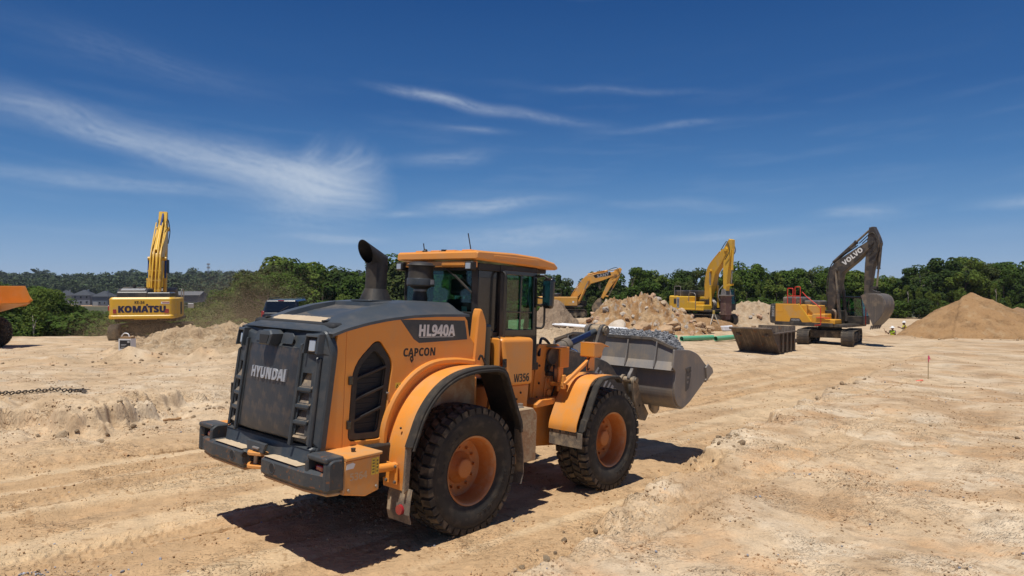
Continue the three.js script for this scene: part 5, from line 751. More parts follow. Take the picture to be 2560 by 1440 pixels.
// --- orange excavator far behind the mounds
excavator({
  label: 'orange excavator reaching over the spoil behind the rubble heap', pos: [6.4, -0.75, -80], yaw: -0.2, trackYaw: -0.1, body: SANYC, boomM: SANYC, gauge: 1.3, shoe: 0.6, width: 1.5,
  j: { F: [0.4, 2.0], K: [2.35, 4.25], Tp: [5.35, 5.0], E: [5.95, 5.55], A: [3.85, 2.2] }, bw: 0.28,
  house(T, W) {
    M('counterweight', T, [rbb(-3.3, -2.4, 1.36, 2.4, -W, W, 0.12, 2)], SANYC); M('body', T, [rbb(-2.45, 1.2, 1.36, 2.35, 0.4, W, 0.06), rbb(-2.45, 0.2, 1.36, 2.3, -W, -0.4, 0.06)], SANYC); M('engine_hood', T, [rbb(-2.9, -1.0, 2.3, 2.75, -1.1, 1.1, 0.12, 2)], CABK);
    M('body_emblem', T, [cyl([0.75, 1.8, W], [0.75, 1.8, W + 0.01], 0.12, 0.12, 16)], MAT.letterWhite); M('handrail', T, [tube([[-0.6, 2.35, W - 0.1], [-0.6, 3.2, W - 0.1], [-1.8, 3.2, W - 0.1], [-1.8, 2.7, W - 0.1]], 0.03, 20, 6, 0.1)], CABK);
  },
  tool(T, A, boom) {
    digBucket(T, [[3.75, 2.3], [3.35, 2.1], [2.85, 1.45], [2.75, 0.95], [3.1, 0.6], [3.9, 0.85]], 0.7, [3.95, 0.85], [0.9, 0.3], worn([0.1, 0.09, 0.08], { dust: 0.4, metal: 0.3 }));
    const pl = M('boom_decal', boom, [at(ext([[-0.9, -0.12], [0.9, -0.2], [0.9, 0.2], [-0.75, 0.28], [-1.05, 0.2]], 0.279, 0.284, 0), 0, 0, 0, 0, 0, 0.22).translate(3.95, 4.78, 0)], MAT.letterBlack); M('decal_lettering', boom, [at(txt('SANY', 0.3, 0.004, { stretch: 1.3 }), 0, 0, 0, 0, 0, 0.22).translate(3.98, 4.80, 0.284)], MAT.letter);
  },
});
// --- yellow excavator with a breaker
excavator({
  label: 'yellow excavator with a hydraulic breaker standing behind the rubble heap', pos: [16.55, -0.5, -60], yaw: -1.02, trackYaw: -0.88, body: V_YEL, boomM: worn([0.62, 0.34, 0.02], { dust: 0.22, rough: 0.5 }), armM: V_YEL, ramM: V_YEL, gauge: 1.3, shoe: 0.7, width: 1.45,
  j: { F: [0.25, 1.95], K: [0.85, 4.6], Tp: [2.45, 6.35], E: [2.85, 7.15], A: [2.25, 2.95] }, bw: 0.28,
  house(T, W) {
    M('counterweight', T, [extY(roundPts([[-3.1, -W + 0.1, 0.3], [-3.1, W - 0.1, 0.3], [-2.3, W], [-2.3, -W]], 0.1), 1.36, 2.5, 0.1)], V_YEL);
    M('body', T, [rbb(-2.4, -0.7, 1.36, 2.45, 0.35, W, 0.08), rbb(-0.75, 0.3, 1.36, 2.0, 0.4, W, 0.06), rbb(0.25, 1.1, 1.3, 1.75, 0.45, W, 0.06), rbb(-2.4, 0.2, 1.36, 2.4, -W, -0.4, 0.06)], V_YEL);
    M('side_stripe', T, [rbb(-1.95, -1.65, 1.45, 2.35, W, W + 0.01, 0.002)], MAT.letter); M('stripe_lettering', T, [at(txt('PC360', 0.16, 0.004), 0, 0, 0, 0, 0, Math.PI / 2).translate(-1.78, 1.9, W + 0.011)], BLUEINK); M('side_grille', T, [rbb(-2.3, -2.0, 1.8, 2.25, W, W + 0.015, 0.004)], CABK);
    M('sill', T, [rbb(-2.9, 1.1, 1.28, 1.42, W - 0.1, W + 0.03, 0.03)], V_YEL); M('engine_hood', T, [rbb(-2.9, -1.0, 2.42, 2.95, -1.1, 0.9, 0.12, 2)], CABK);
    M('handrail', T, [tube([[0.25, 1.4, W + 0.03], [0.25, 2.6, W + 0.03], [0.1, 2.75, W + 0.03], [-0.5, 2.75, W], [-0.55, 2.0, W]], 0.03, 20, 6, 0.1), tube([[-1.6, 2.4, W - 0.1], [-1.6, 3.3, W - 0.1], [-2.3, 3.3, W - 0.1], [-2.3, 2.4, W - 0.1]], 0.03, 20, 6, 0.1)], MAT.steel);
    M('swing_cover', T, [rbb(-0.3, 0.9, 1.3, 2.2, -0.4, 0.4, 0.05)], CABK); M('valve_hoses', T, [0, 0.1, 0.2, 0.3].map((k) => tube([[1.0, 1.4, -0.1 + k], [1.1, 1.9, -0.1 + k], [0.7, 2.3, -0.1 + k]], 0.035, 12, 6)), MAT.steel);
  },
  tool(T, A) {
    const b = M('breaker', T, [rbb(1.92, 2.52, 1.0, 2.55, -0.36, 0.36, 0.05), warp(bx(0.6, 0.5, 0.72), (x, y, z) => [2.22 + x * lerp(0.6, 1, y + 0.5), 0.8 + y, z * lerp(0.6, 1, y + 0.5)])], BREAK);
    M('breaker_top_plate', b, [rbb(1.85, 2.6, 2.5, 2.6, -0.5, 0.5, 0.02), ...[-0.3, 0.3].map((z) => ext(roundPts([[1.95, 2.58], [2.5, 2.58], [2.4, 3.1], [2.05, 3.1]], 0.1), z - 0.04, z + 0.04, 0.01))], MAT.steel);
    M('breaker_collar', b, [rbb(1.88, 2.56, 0.95, 1.03, -0.40, 0.40, 0.02)], BREAK);
    M('chisel', b, [cyl([2.22, 0.62, 0], [2.22, 0.02, 0], 0.09, 0.085, 14)], TRACKD);
    M('breaker_hose', b, [tube([[2.2, 3.4, 0.3], [1.9, 3.0, 0.45], [1.8, 2.5, 0.45], [1.95, 2.1, 0.38]], 0.03, 16, 6)], MAT.letter);
  },
});
// ---------------------------------------------------------------- dump truck, car, skip, pipes and small things
{
  const OR = worn([0.66, 0.235, 0.022], { dust: 0.12, rough: 0.5 }), T = thing('dump_truck', 'orange articulated dump truck, its tail just in at the left edge', 'truck', [-27.5, groundY(-27.5, -36.2) - 0.03, -36.2], Math.PI + 0.05);
  const W = 1.35, sideP = [[-1.5, 3.27], [4.6, 3.3], [5.2, 2.6], [4.9, 1.75], [1.2, 1.62], [-0.2, 1.88], [-0.85, 2.08], [-1.5, 2.22], [-1.82, 2.52]];
  const body = M('dump_body', T, [ext(sideP, -W, -W + 0.06, 0.01), ext(sideP, W - 0.06, W, 0.01), ext(band([[4.9, 1.8], [1.2, 1.68], [-0.2, 1.94], [-1.75, 2.4]], 0.06), -W, W, 0.01), rbb(4.7, 4.8, 1.8, 3.3, -W, W)], OR);
  M('body_rail', body, [-1, 1].flatMap((s) => [rbb(-1.45, 4.6, 2.86, 3.27, s > 0 ? W : -W - 0.06, s > 0 ? W + 0.06 : -W, 0.02), sideZ(ext([[-0.75, 2.84], [-1.62, 2.86], [-1.86, 2.5], [-1.5, 2.2], [-1.05, 2.14]], W, W + 0.05, 0.01), s)]), OR);
  M('body_rib', body, [-1, 1].flatMap((s) => [0.6, 1.9, 3.2].map((x) => sideZ(rbb(x, x + 0.22, 1.75, 2.9, W, W + 0.09, 0.02), s))), OR);
  M('tail_boss', body, [-1, 1].map((s) => sideZ(cyl([-1.15, 3.07, W + 0.05], [-1.15, 3.07, W + 0.13], 0.15, 0.14, 18), s)), OR); M('boss_pin', body, [-1, 1].map((s) => sideZ(cyl([-1.15, 3.07, W + 0.12], [-1.15, 3.07, W + 0.16], 0.06), s)), MAT.steel);
  M('body_lettering', body, [at(txt('DOOSAN', 0.2, 0.004, { stretch: 1.2 }).rotateY(Math.PI), 0.25, 3.07, -W - 0.066)], plain([0.2, 0.06, 0.012], 0.6)); M('body_lettering', body, [at(txt('DOOSAN', 0.2, 0.004, { stretch: 1.2 }), 0.25, 3.07, W + 0.062)], plain([0.2, 0.06, 0.012], 0.6));
  M('chassis', T, [rbb(-0.7, 5.2, 0.9, 1.35, -0.5, 0.5, 0.04)], TRACKD);
  const tg = joined(makeTyre(0.84, 0.32, 0.36, 30, 0.05)), rg_ = joined([lathe([[0.36, 0.25], [0.33, 0.2], [0.3, 0.05], [0.15, 0.03], [0.12, 0.12], [0.001, 0.13]], 24).rotateX(Math.PI / 2)]);
  for (const x of [0, 1.75]) for (const s of [1, -1]) { const w = new THREE.Group(); w.name = 'wheel'; T.add(w); w.position.set(x, 0.82, s * 1.12); if (s < 0) w.rotation.y = Math.PI; for (const [n, g, m] of [['tyre', tg, MAT.rubberDusty], ['rim', rg_, MAT.orange]]) { const k = new THREE.Mesh(g, m); k.name = n; w.add(k); } }
  M('cab', T, [rbb(5.6, 7.4, 1.2, 3.4, -0.9, 0.9, 0.1), rbb(7.3, 9.0, 1.2, 2.3, -1.1, 1.1, 0.15)], OR);
  for (const s of [1, -1]) { const w = new THREE.Group(); w.name = 'wheel'; T.add(w); w.position.set(7.4, 0.82, s * 1.12); for (const [n, g, m] of [['tyre', tg, MAT.rubberDusty], ['rim', rg_, MAT.orange]]) { const k = new THREE.Mesh(g, m); k.name = n; w.add(k); } }
}
{
  const BL = plain([0.012, 0.012, 0.013], 0.25, 0, { clearcoat: 0.8, clearcoatRoughness: 0.1 }), GL = plain([0.008, 0.009, 0.01], 0.06, 0, { clearcoat: 1 }), x = -11.9, z = -38.0, T = thing('suv', 'black sport utility vehicle parked behind the loader hood', 'car', [x, groundY(x, z) - 0.02, z], 1.62);
  M('body', T, [ext(roundPts([[-2.35, 0.45, 0.1], [-2.42, 0.95, 0.1], [-2.32, 1.12, 0.05], [0.8, 1.08, 0.1], [2.25, 0.98, 0.2], [2.4, 0.5, 0.1]], 0.08), -0.95, 0.95, 0.09), ], BL);
  M('greenhouse', T, [warp(ext(roundPts([[-2.34, 1.05], [-2.16, 1.74, 0.12], [0.0, 1.78, 0.3], [1.0, 1.05]], 0.05), -0.9, 0.9, 0.08), (a, b, c) => [a, b, c * lerp(1, 0.86, sm(1.05, 1.78, b))])], BL);
  M('rear_window', T, [ext([[-2.315, 1.17], [-2.20, 1.64], [-2.215, 1.64], [-2.33, 1.17]], -0.68, 0.68, 0.004)], GL);
  for (const s of [1, -1]) { M('side_window', T, [0, 1].map((k) => sideZ(warp(ext([[[-2.05, 1.15], [-1.1, 1.15], [-1.1, 1.66], [-1.95, 1.66]], [[-1.0, 1.15], [0.5, 1.15], [-0.05, 1.66], [-1.0, 1.66]]][k], 0.86, 0.92, 0.004), (a, b, c) => [a, b, c * lerp(1, 0.885, sm(1.05, 1.78, b)) + 0.004]), s)), GL); M('tail_light', T, [sideZ(rb(0.1, 0.42, 0.16, -2.33, 0.98, 0.86, 0.04), s)], MAT.redLens); M('roof_rail', T, [sideZ(bar([-1.9, 1.82, 0.68], [0, 1.84, 0.68], 0.04, 0.04), s)], BL); }
  M('brake_light', T, [rb(0.05, 0.04, 0.3, -2.15, 1.715, 0, 0.01)], MAT.redLens); M('wiper', T, [bar([-2.335, 1.18, 0.0], [-2.27, 1.42, 0.42], 0.02, 0.025)], MAT.black); M('plate', T, [rb(0.02, 0.15, 0.32, -2.43, 0.86, 0, 0.004)], MAT.letterWhite);
  for (const xx of [-1.4, 1.45]) for (const s of [1, -1]) M('wheel', T, [at(lathe([[0.001, 0.1], [0.22, 0.1], [0.24, 0.12], [0.36, 0.1], [0.37, 0], [0.36, -0.1], [0.2, -0.11]], 24).rotateX(s > 0 ? Math.PI / 2 : -Math.PI / 2), xx, 0.37, s * 0.82)], MAT.rubber);
}
{ // steel bedding box
  const C = worn([0.075, 0.055, 0.043], { dust: 0.14, chips: 0.5, chip: [0.17, 0.075, 0.03], rough: 0.75, size: 1.3, N: 512, streak: 0.2 }), yaw = 0.86, cx = 14.75, cz = -40.7, T = thing('bedding_box', 'rusty brown steel bedding box with ribbed side near the excavator tracks', 'skip', [cx, groundY(cx, cz) - 0.04, cz], yaw);
  const y1 = 1.42, plate = (p, w, rx) => M('end_plate', T, [p], C);
  plate(ext(band([[-1.0, 0.0], [-1.85, 0.95], [-2.3, y1]], 0.04), -1.15, 1.15, 0.006)); plate(ext(band([[1.35, 0.0], [1.55, 0.95], [1.6, y1]], -0.04), -1.1, 1.1, 0.006));
  for (const s of [1, -1]) { M('side_plate', T, [sideZ(ext([[-1.0, 0.02], [1.35, 0.02], [1.58, 1.12], [-1.98, 1.12]], 1.05, 1.09, 0.005), s)], C); for (const xx of [-0.75, -0.1, 0.55, 1.15]) M('rib', T, [sideZ(rbb(xx, xx + 0.07, 0.05, 1.1, 1.09, 1.24, 0.006), s)], C); M('top_rail', T, [sideZ(bar([-1.9, 1.13, 1.12], [1.58, 1.13, 1.12], 0.2, 0.07), s), sideZ(ext([[-2.3, y1], [-1.9, 1.0], [-1.0, 1.12], [-1.5, 1.18]], 1.04, 1.09, 0.004), s)], C); }
  M('floor_plate', T, [rbb(-1.0, 1.35, 0.0, 0.05, -1.08, 1.08)], C); M('rim_pipe', T, [cyl([-2.35, y1, -1.2], [-2.35, y1, 1.2], 0.075, 0.075, 16)], C); M('lug', T, [-0.8, 0.8].map((z) => rbb(-2.15, -1.9, 0.98, 1.12, z - 0.12, z + 0.12, 0.02)), C);
  const hp = M('gravel_remains', T, [warp(new THREE.PlaneGeometry(2.6, 2.0, 14, 12).rotateX(-Math.PI / 2), (a, b, c) => [a + 0.1, 0.75 + 0.3 * Math.sin((a + 1.3) * 1.2) + 0.05 * N2(a * 5, c * 5), c])], worn([0.3, 0.3, 0.31], { dust: 0.3, rough: 1, tone: 0.3, bump: 0.02 })); hp.userData.label = 'pale crushed stone left inside the box';
}
{ // pipes
  const GR = worn([0.10, 0.42, 0.24], { dust: 0.16, rough: 0.45, tone: 0.05 }), W_ = plain([0.78, 0.79, 0.8], 0.4);
  const pipe = (name, label, a, b, r, mat, group, cat = 'pipe') => { const L = V3(a).distanceTo(V3(b)), T = thing(name, label, cat, a, Math.atan2(-(b[2] - a[2]), b[0] - a[0]), group); T.rotation.z = 0; const dy = b[1] - a[1]; M('pipe_wall', T, [warp(lathe([[r - 0.018, 0], [r, 0], [r, L], [r - 0.018, L], [r - 0.018, 0]], 22).rotateZ(-Math.PI / 2), (x, y, z) => [x, y + (dy * x) / L, z])], mat); return T; };
  const onG = (px, d, up) => { const x = ((px - 1280) / 1755) * d; return [x, groundY(x, -d) + up, -d]; };
  pipe('green_pipe', 'green sewer pipe half hidden behind the gravel heap in the bucket', onG(1640, 46, 0.16), onG(1690, 47.2, 0.17), 0.16, GR, 'green pipes strung along the trench');
  pipe('green_pipe', 'middle one of the green sewer pipes lying in line, wholly in view', onG(1704, 46.2, 0.17), onG(1782, 48.3, 0.22), 0.165, GR, 'green pipes strung along the trench');
  pipe('green_pipe', 'green sewer pipe whose far end lies behind the rusty bedding box', onG(1789, 47.2, 0.2), onG(1858, 49.5, 0.26), 0.165, GR, 'green pipes strung along the trench');
  pipe('green_pipe', 'green sewer pipe lying by the feet of the two workers', [30.3, -1.55, -54.2], [33.6, -1.36, -56.2], 0.16, GR, 'green pipes strung along the trench');
  for (let i = 0; i < 6; i++) { const k = i - 2.5, dz = k * 0.155, lift = i % 2 ? 0.02 : 0, A = [2.55 + 0.12 * ((i * 7) % 5) - 0.2, 0, -54.6 - dz], B = [8.0 + 0.1 * ((i * 3) % 4), 0, -50.2 - dz]; A[1] = -0.08 + lift + i * 0.01; B[1] = -0.30 + lift + i * 0.01; pipe('white_pipe', 'long white plastic pipe in the bundle resting before the grey-brown mound', A, B, 0.062, W_, 'white pipes in the bundle'); }
  const tb = thing('timber_bearer', 'dark timber bearer under the bundle of white pipes', 'timber', [4.2, groundY(4.2, -53.3) - 0.05, -53.3], 0.9); M('beam', tb, [rb(1.5, 0.34, 0.2, 0, 0.17, 0, 0.02)], worn([0.1, 0.07, 0.05], { dust: 0.3 }));
  const t2 = thing('timber_bearer', 'timber bearer under the near end of the white pipes', 'timber', [6.9, groundY(6.9, -51.1) - 0.05, -51.1], 0.9); M('beam', t2, [rb(1.5, 0.26, 0.2, 0, 0.13, 0, 0.02)], worn([0.1, 0.07, 0.05], { dust: 0.3 }));
}
{ // survey tripod with a white case beside it
  const x = 16.35, z = -56.9, gy = groundY(x, z), T = thing('tripod', 'survey tripod with pale legs before the breaker excavator', 'tripod', [x, gy, z]);
  for (let i = 0; i < 3; i++) { const a = i * 2.094 + 0.4; M('leg', T, [bar([0.62 * Math.cos(a), -0.02, 0.62 * Math.sin(a)], [0.06 * Math.cos(a), 1.32, 0.06 * Math.sin(a)], 0.07, 0.05)], plain([0.55, 0.5, 0.4], 0.6)); }
  M('head', T, [cyl([0, 1.3, 0], [0, 1.38, 0], 0.1), rb(0.16, 0.2, 0.16, 0, 1.48, 0, 0.03)], plain([0.5, 0.36, 0.08], 0.5));
  const b = thing('pallet_load', 'small white wrapped bundle beside the survey tripod', 'bundle', [17.25, groundY(17.25, -56.6), -56.6], 0.4); M('wrapping', b, [warp(rb(0.9, 0.4, 0.6, 0, 0.2, 0, 0.06, 3), (p, q, r) => [p + 0.06 * N2(q * 9, r * 9), q + 0.05 * N2(p * 6, r * 6), r])], plain([0.74, 0.76, 0.8], 0.6));
}
{ // grade stake with ribbon, paint mark
  const x = 15.6, z = -26.3, gy = groundY(x, z), T = thing('grade_stake', 'thin wooden grade stake with a pink ribbon on the right bench', 'stake', [x, gy, z]);
  M('lath', T, [bx(0.035, 0.95, 0.012, 0, 0.42, 0)], plain([0.5, 0.38, 0.22], 0.8)); M('ribbon', T, [ext([[-0.01, 0.86], [0.03, 0.90], [0.05, 0.80], [0.10, 0.74], [0.03, 0.76], [0.02, 0.62], [-0.01, 0.72]], 0.007, 0.013, 0)], plain([0.75, 0.07, 0.2], 0.6));
  const f = thing('paint_cap', 'small orange-pink marker lying at the foot of the stake', 'marker', [15.15, groundY(15.15, -26.1) + 0.01, -26.1]); M('cap', f, [warp(rb(0.26, 0.05, 0.1, 0, 0.02, 0, 0.02), (a, b, c) => [a, b + 0.02 * Math.sin(a * 20), c])], plain([0.8, 0.17, 0.1], 0.7));
}
{ // white carton with a carrying handle
  const x = -15.35, z = -28.0, T = thing('carton', 'white and black carton with a white carrying handle on the sand', 'box', [x, groundY(x, z) + 0.02, z], -0.12), w = 0.52, h = 0.46, d = 0.3;
  M('carton_wall', T, [bx(w, h, 0.012, 0, h / 2, d / 2), bx(w, h, 0.012, 0, h / 2, -d / 2), bx(0.012, h, d, -w / 2, h / 2, 0), bx(0.012, h, d, w / 2, h / 2, 0), bx(w, 0.012, d, 0, 0.01, 0)], plain([0.72, 0.72, 0.71], 0.7));
  M('printed_panel', T, [bx(w - 0.06, h * 0.72, 0.006, 0.02, h * 0.52, d / 2 + 0.009)], plain([0.02, 0.02, 0.022], 0.6)); M('panel_print', T, [bx(0.1, 0.07, 0.004, 0.17, h * 0.74, d / 2 + 0.014), bx(0.24, 0.02, 0.004, -0.04, h * 0.5, d / 2 + 0.014), bx(0.2, 0.015, 0.004, -0.06, h * 0.4, d / 2 + 0.014), bx(0.16, 0.02, 0.004, -0.08, h * 0.26, d / 2 + 0.014)], plain([0.4, 0.4, 0.4], 0.7));
  M('side_print', T, [0, 1, 2].map((k) => bx(0.004, 0.05, 0.16, -w / 2 - 0.008, 0.1 + k * 0.1, 0)), plain([0.25, 0.27, 0.3], 0.7));
  M('inner_tray', T, [bx(w - 0.06, 0.2, d - 0.06, 0.02, h - 0.02, 0)], plain([0.36, 0.22, 0.11], 0.9)); M('handle', T, [tube([[-0.22, h - 0.1, 0.02], [-0.21, h + 0.1, 0.02], [-0.1, h + 0.21, 0.02], [0.06, h + 0.18, 0.02], [0.12, h + 0.02, 0.02]], 0.022, 24, 8)], plain([0.78, 0.78, 0.78], 0.5));
}
{ // chain
  const T = thing('chain', 'heavy dark steel chain lying across the sand at the left edge', 'chain', [-11.6, 0, -14.6]), C = worn([0.035, 0.035, 0.042], { dust: 0.2, rough: 0.6, metal: 0.4 }), lg = joined([new THREE.TorusGeometry(0.034, 0.0115, 7, 14).scale(1.45, 1, 1)]), r = rng(71);
  const P = new THREE.CatmullRomCurve3([[-12.4, -13.7], [-11.75, -14.7], [-11.25, -15.35], [-10.95, -16.0], [-10.62, -16.5], [-10.38, -16.95]].map(([x, z]) => new THREE.Vector3(x, 0, z))), n = 56;
  const put = (x, z, yaw, roll, up) => { const m = new THREE.Mesh(lg, C); m.name = 'link'; m.position.set(x + 11.6, groundY(x, z) + up, z + 14.6); m.rotation.set(roll, yaw, (r() - 0.5) * 0.3, 'YXZ'); T.add(m); };
  for (let i = 0; i < n; i++) { const p = P.getPointAt(i / (n - 1)), t = P.getTangentAt(i / (n - 1)); put(p.x, p.z, Math.atan2(-t.z, t.x), (i % 2 ? 0.15 : 1.35) + (r() - 0.5) * 0.4, 0.055); }
  for (let i = 0; i < 16; i++) put(-10.42 + (r() - 0.5) * 0.42, -16.9 + (r() - 0.5) * 0.3, r() * 6, r() * 3, 0.04 + 0.05 * r());
}
// ---------------------------------------------------------------- spoil heaps and boulders
const SOIL = new THREE.MeshStandardMaterial({ vertexColors: true, roughness: 1, side: THREE.DoubleSide, map: MAT.ground.map, bumpMap: MAT.ground.bumpMap, bumpScale: 0.12 });
function heap(name, label, cx, cz, rx, rz, hf, cf, n = 90) {
  const g = new THREE.PlaneGeometry(2, 2, n, n).rotateX(-Math.PI / 2), p = g.attributes.position, col = new Float32Array(p.count * 3), uv = g.attributes.uv;
  for (let i = 0; i < p.count; i++) {
    const u = p.getX(i), v = p.getZ(i), X_ = u * Math.sqrt(1 - (v * v) / 2), Z_ = v * Math.sqrt(1 - (u * u) / 2), x = X_ * rx, z = Z_ * rz, R = Math.hypot(X_, Z_), h = hf(x, z, R), wx = cx + x, wz = cz + z;
    const e = sm(0.8, 1, R); p.setXYZ(i, x, groundY(wx, wz) - groundY(cx, cz) + h * (1 - e) - 0.25 * e, z); col.set(cf(x, z, h, R), i * 3); uv.setXY(i, wx, wz);
  }
  g.setAttribute('color', new THREE.BufferAttribute(col, 3)); g.computeVertexNormals();
  const m = new THREE.Mesh(g, SOIL); m.name = numbered(name); m.position.set(cx, groundY(cx, cz), cz); scene.add(m); tag(m, label, 'heap'); return m;
}
const lump = (x, z, a, f) => a * (fbm(N2, x * f, z * f, 4, 0.6));
// big brown cone on the right
heap('dirt_pile', 'large smooth brown cone of soil on the far right', 35.4, -54, 7.2, 6.6, (x, z, R) => Math.max(0, 3.15 * Math.max(0, 1 - Math.pow(Math.hypot(x, z * 1.05) / 6.2, 1.06)) + lump(x + 30, z, 0.16, 0.5) * (R < 0.9 ? 1 : 0) + lump(x, z + 9, 0.05, 2.4)), (x, z) => mix3(mix3([0.35, 0.20, 0.088], [0.43, 0.265, 0.125], 0.5 + 0.5 * lump(x + 4, z, 1, 0.35)), [0.46, 0.33, 0.19], 0.5 * sm(0.15, 0.6, lump(x, z + 40, 1, 0.7))), 110);
heap('dirt_pile', 'low brown spoil heap beyond the big cone at the right edge', 47.5, -66, 5, 4, (x, z, R) => 1.7 * Math.max(0, 1 - R) + lump(x, z, 0.15, 0.6), (x, z) => [0.34, 0.21, 0.11], 40);
heap('rough_berm', 'low rough berm of loose clods before the yellow excavator on the left', -9.5, -31.2, 9.5, 3.4, (x, z, R) => Math.max(0.015, (0.05 + 0.24 * Math.abs(lump(x, z, 1, 1.1)) + 0.2 * Math.abs(lump(x + 9, z, 1, 2.6)) + 0.1 * Math.abs(lump(x, z + 5, 1, 5.5))) * sm(1, 0.55, R)), (x, z) => mix3(mix3([0.40, 0.275, 0.16], [0.52, 0.39, 0.245], 0.5 + 0.6 * lump(x, z, 1, 0.9)), [0.58, 0.48, 0.34], 0.6 * sm(0.2, 0.5, lump(x + 3, z, 1, 0.6))), 190);
// rubble heap
const rubbleH = (x, z, R) => { const a = Math.exp(-(((x - 0.5) / 2.3) ** 2) - ((z + 0.4) / 1.7) ** 2), b = Math.exp(-(((x + 2.5) / 1.5) ** 2) - (z / 1.5) ** 2), c = Math.exp(-(((x - 3.4) / 1.9) ** 2) - ((z - 0.3) / 1.6) ** 2); return Math.max(0, 2.55 * a + 1.75 * b + 1.0 * c + (1 - R) * 0.6 * Math.abs(lump(x, z, 1, 0.9)) * 1.6 + lump(x, z, 0.12, 2.2) * sm(1, 0.7, R)); };
const RB = [10.2, -56.3];
heap('rubble_heap', 'heap of brown earth and broken rock in the middle distance', RB[0], RB[1], 6.3, 4.4, rubbleH, (x, z, h) => { const k = lump(x + 7, z, 1, 0.8), q = lump(x, z + 3, 1, 1.7); return mix3(mix3([0.37, 0.205, 0.085], [0.49, 0.335, 0.185], sm(-0.3, 0.4, k)), [0.52, 0.46, 0.38], sm(0.2, 0.5, q)); }, 120);
heap('dirt_pile', 'rough grey-brown mound behind the white pipes', 3.6, -52.2 - 3.2, 3.3, 2.7, (x, z, R) => Math.max(0, 2.25 * Math.exp(-(((x + 0.3) / 1.6) ** 2) - (z / 1.3) ** 2) + lump(x, z, 0.3, 1.3) * sm(1, 0.6, R) + lump(x, z, 0.12, 4) * sm(1, 0.6, R)), (x, z) => mix3([0.235, 0.165, 0.11], [0.36, 0.27, 0.185], 0.5 + 0.6 * lump(x, z + 2, 1, 1.4)), 90);
heap('rubble_heap', 'pale stony spoil heap between the breaker and the dark-boomed excavator', 24.2, -67, 7.5, 4.4, (x, z, R) => Math.max(0, 2.35 * Math.exp(-(((x + 1.2) / 3.6) ** 2) - (z / 2.1) ** 2) + lump(x, z, 0.35, 0.8) * sm(1, 0.6, R) + lump(x, z, 0.14, 3) * sm(1, 0.6, R)), (x, z) => mix3([0.42, 0.285, 0.16], [0.56, 0.45, 0.32], 0.5 + 0.6 * lump(x, z, 1, 1.1)), 100);
heap('dirt_pile', 'loose sand spilled in small lumps behind the loader bucket', 3.2, -44, 4.4, 1.5, (x, z, R) => Math.max(0, 0.55 * (1 - R) + Math.abs(lump(x, z, 0.45, 1.4)) * sm(1, 0.5, R)), (x, z) => [0.50, 0.38, 0.25], 70);
heap('dirt_pile', 'brown dug earth below the tracks of the breaker excavator', 15.6, -57.7, 3.6, 1.7, (x, z, R) => Math.max(0, 0.85 * (1 - R * R) + lump(x, z, 0.12, 1.5) * sm(1, 0.6, R)), (x, z) => mix3([0.30, 0.17, 0.075], [0.40, 0.25, 0.125], 0.5 + 0.6 * lump(x, z, 1, 1.2)), 50);
heap('rubble_heap', 'low tan bank of broken soil joining the rubble heap to the breaker', 13.6, -61.5, 5, 2.2, (x, z, R) => Math.max(0, 1.5 * (1 - R) + 0.5 * Math.abs(lump(x, z, 1, 0.9)) * sm(1, 0.6, R)), (x, z) => mix3([0.42, 0.27, 0.14], [0.53, 0.39, 0.24], 0.5 + 0.6 * lump(x, z, 1, 1.1)), 70);
const rockGeo = [];
for (let v = 0; v < 5; v++) { let g = new THREE.IcosahedronGeometry(1, 2), p = g.attributes.position, o = v * 13.7, r = rng(800 + v), pl = Array.from({ length: 9 }, () => { const a = new THREE.Vector3(r() - 0.5, r() - 0.5, r() - 0.5).normalize(); return [a, 0.62 + 0.25 * r()]; }), q = new THREE.Vector3(); for (let i = 0; i < p.count; i++) { q.fromBufferAttribute(p, i); for (const [n, d] of pl) { const e = q.dot(n) - d; if (e > 0) q.addScaledVector(n, -e); } q.multiplyScalar(1 + 0.10 * N3(q.x * 2 + o, q.y * 2, q.z * 2)); p.setXYZ(i, q.x, q.y, q.z); } g.computeVertexNormals(); rockGeo.push(boxUV(prep(g))); }
const rockM = [[0.50, 0.38, 0.26], [0.54, 0.34, 0.22], [0.40, 0.36, 0.32], [0.46, 0.30, 0.17], [0.58, 0.50, 0.41]].map((c) => worn(c, { dust: 0.25, rough: 1, size: 1.2, tone: 0.25, bump: 0.05 }));
function rock(name, label, cat, group, x, y, z, s, r, sink = 0.3) { const m = new THREE.Mesh(rockGeo[Math.floor(r() * 5)], rockM[Math.floor(r() * 5)]); m.name = numbered(name); m.position.set(x, y + s * (0.6 - sink), z); m.scale.set(s * (0.8 + 0.5 * r()), s * (0.55 + 0.4 * r()), s * (0.8 + 0.5 * r())); m.rotation.set(r() * 0.8, r() * 6.3, r() * 0.8); scene.add(m); tag(m, label, cat, group); return m; }
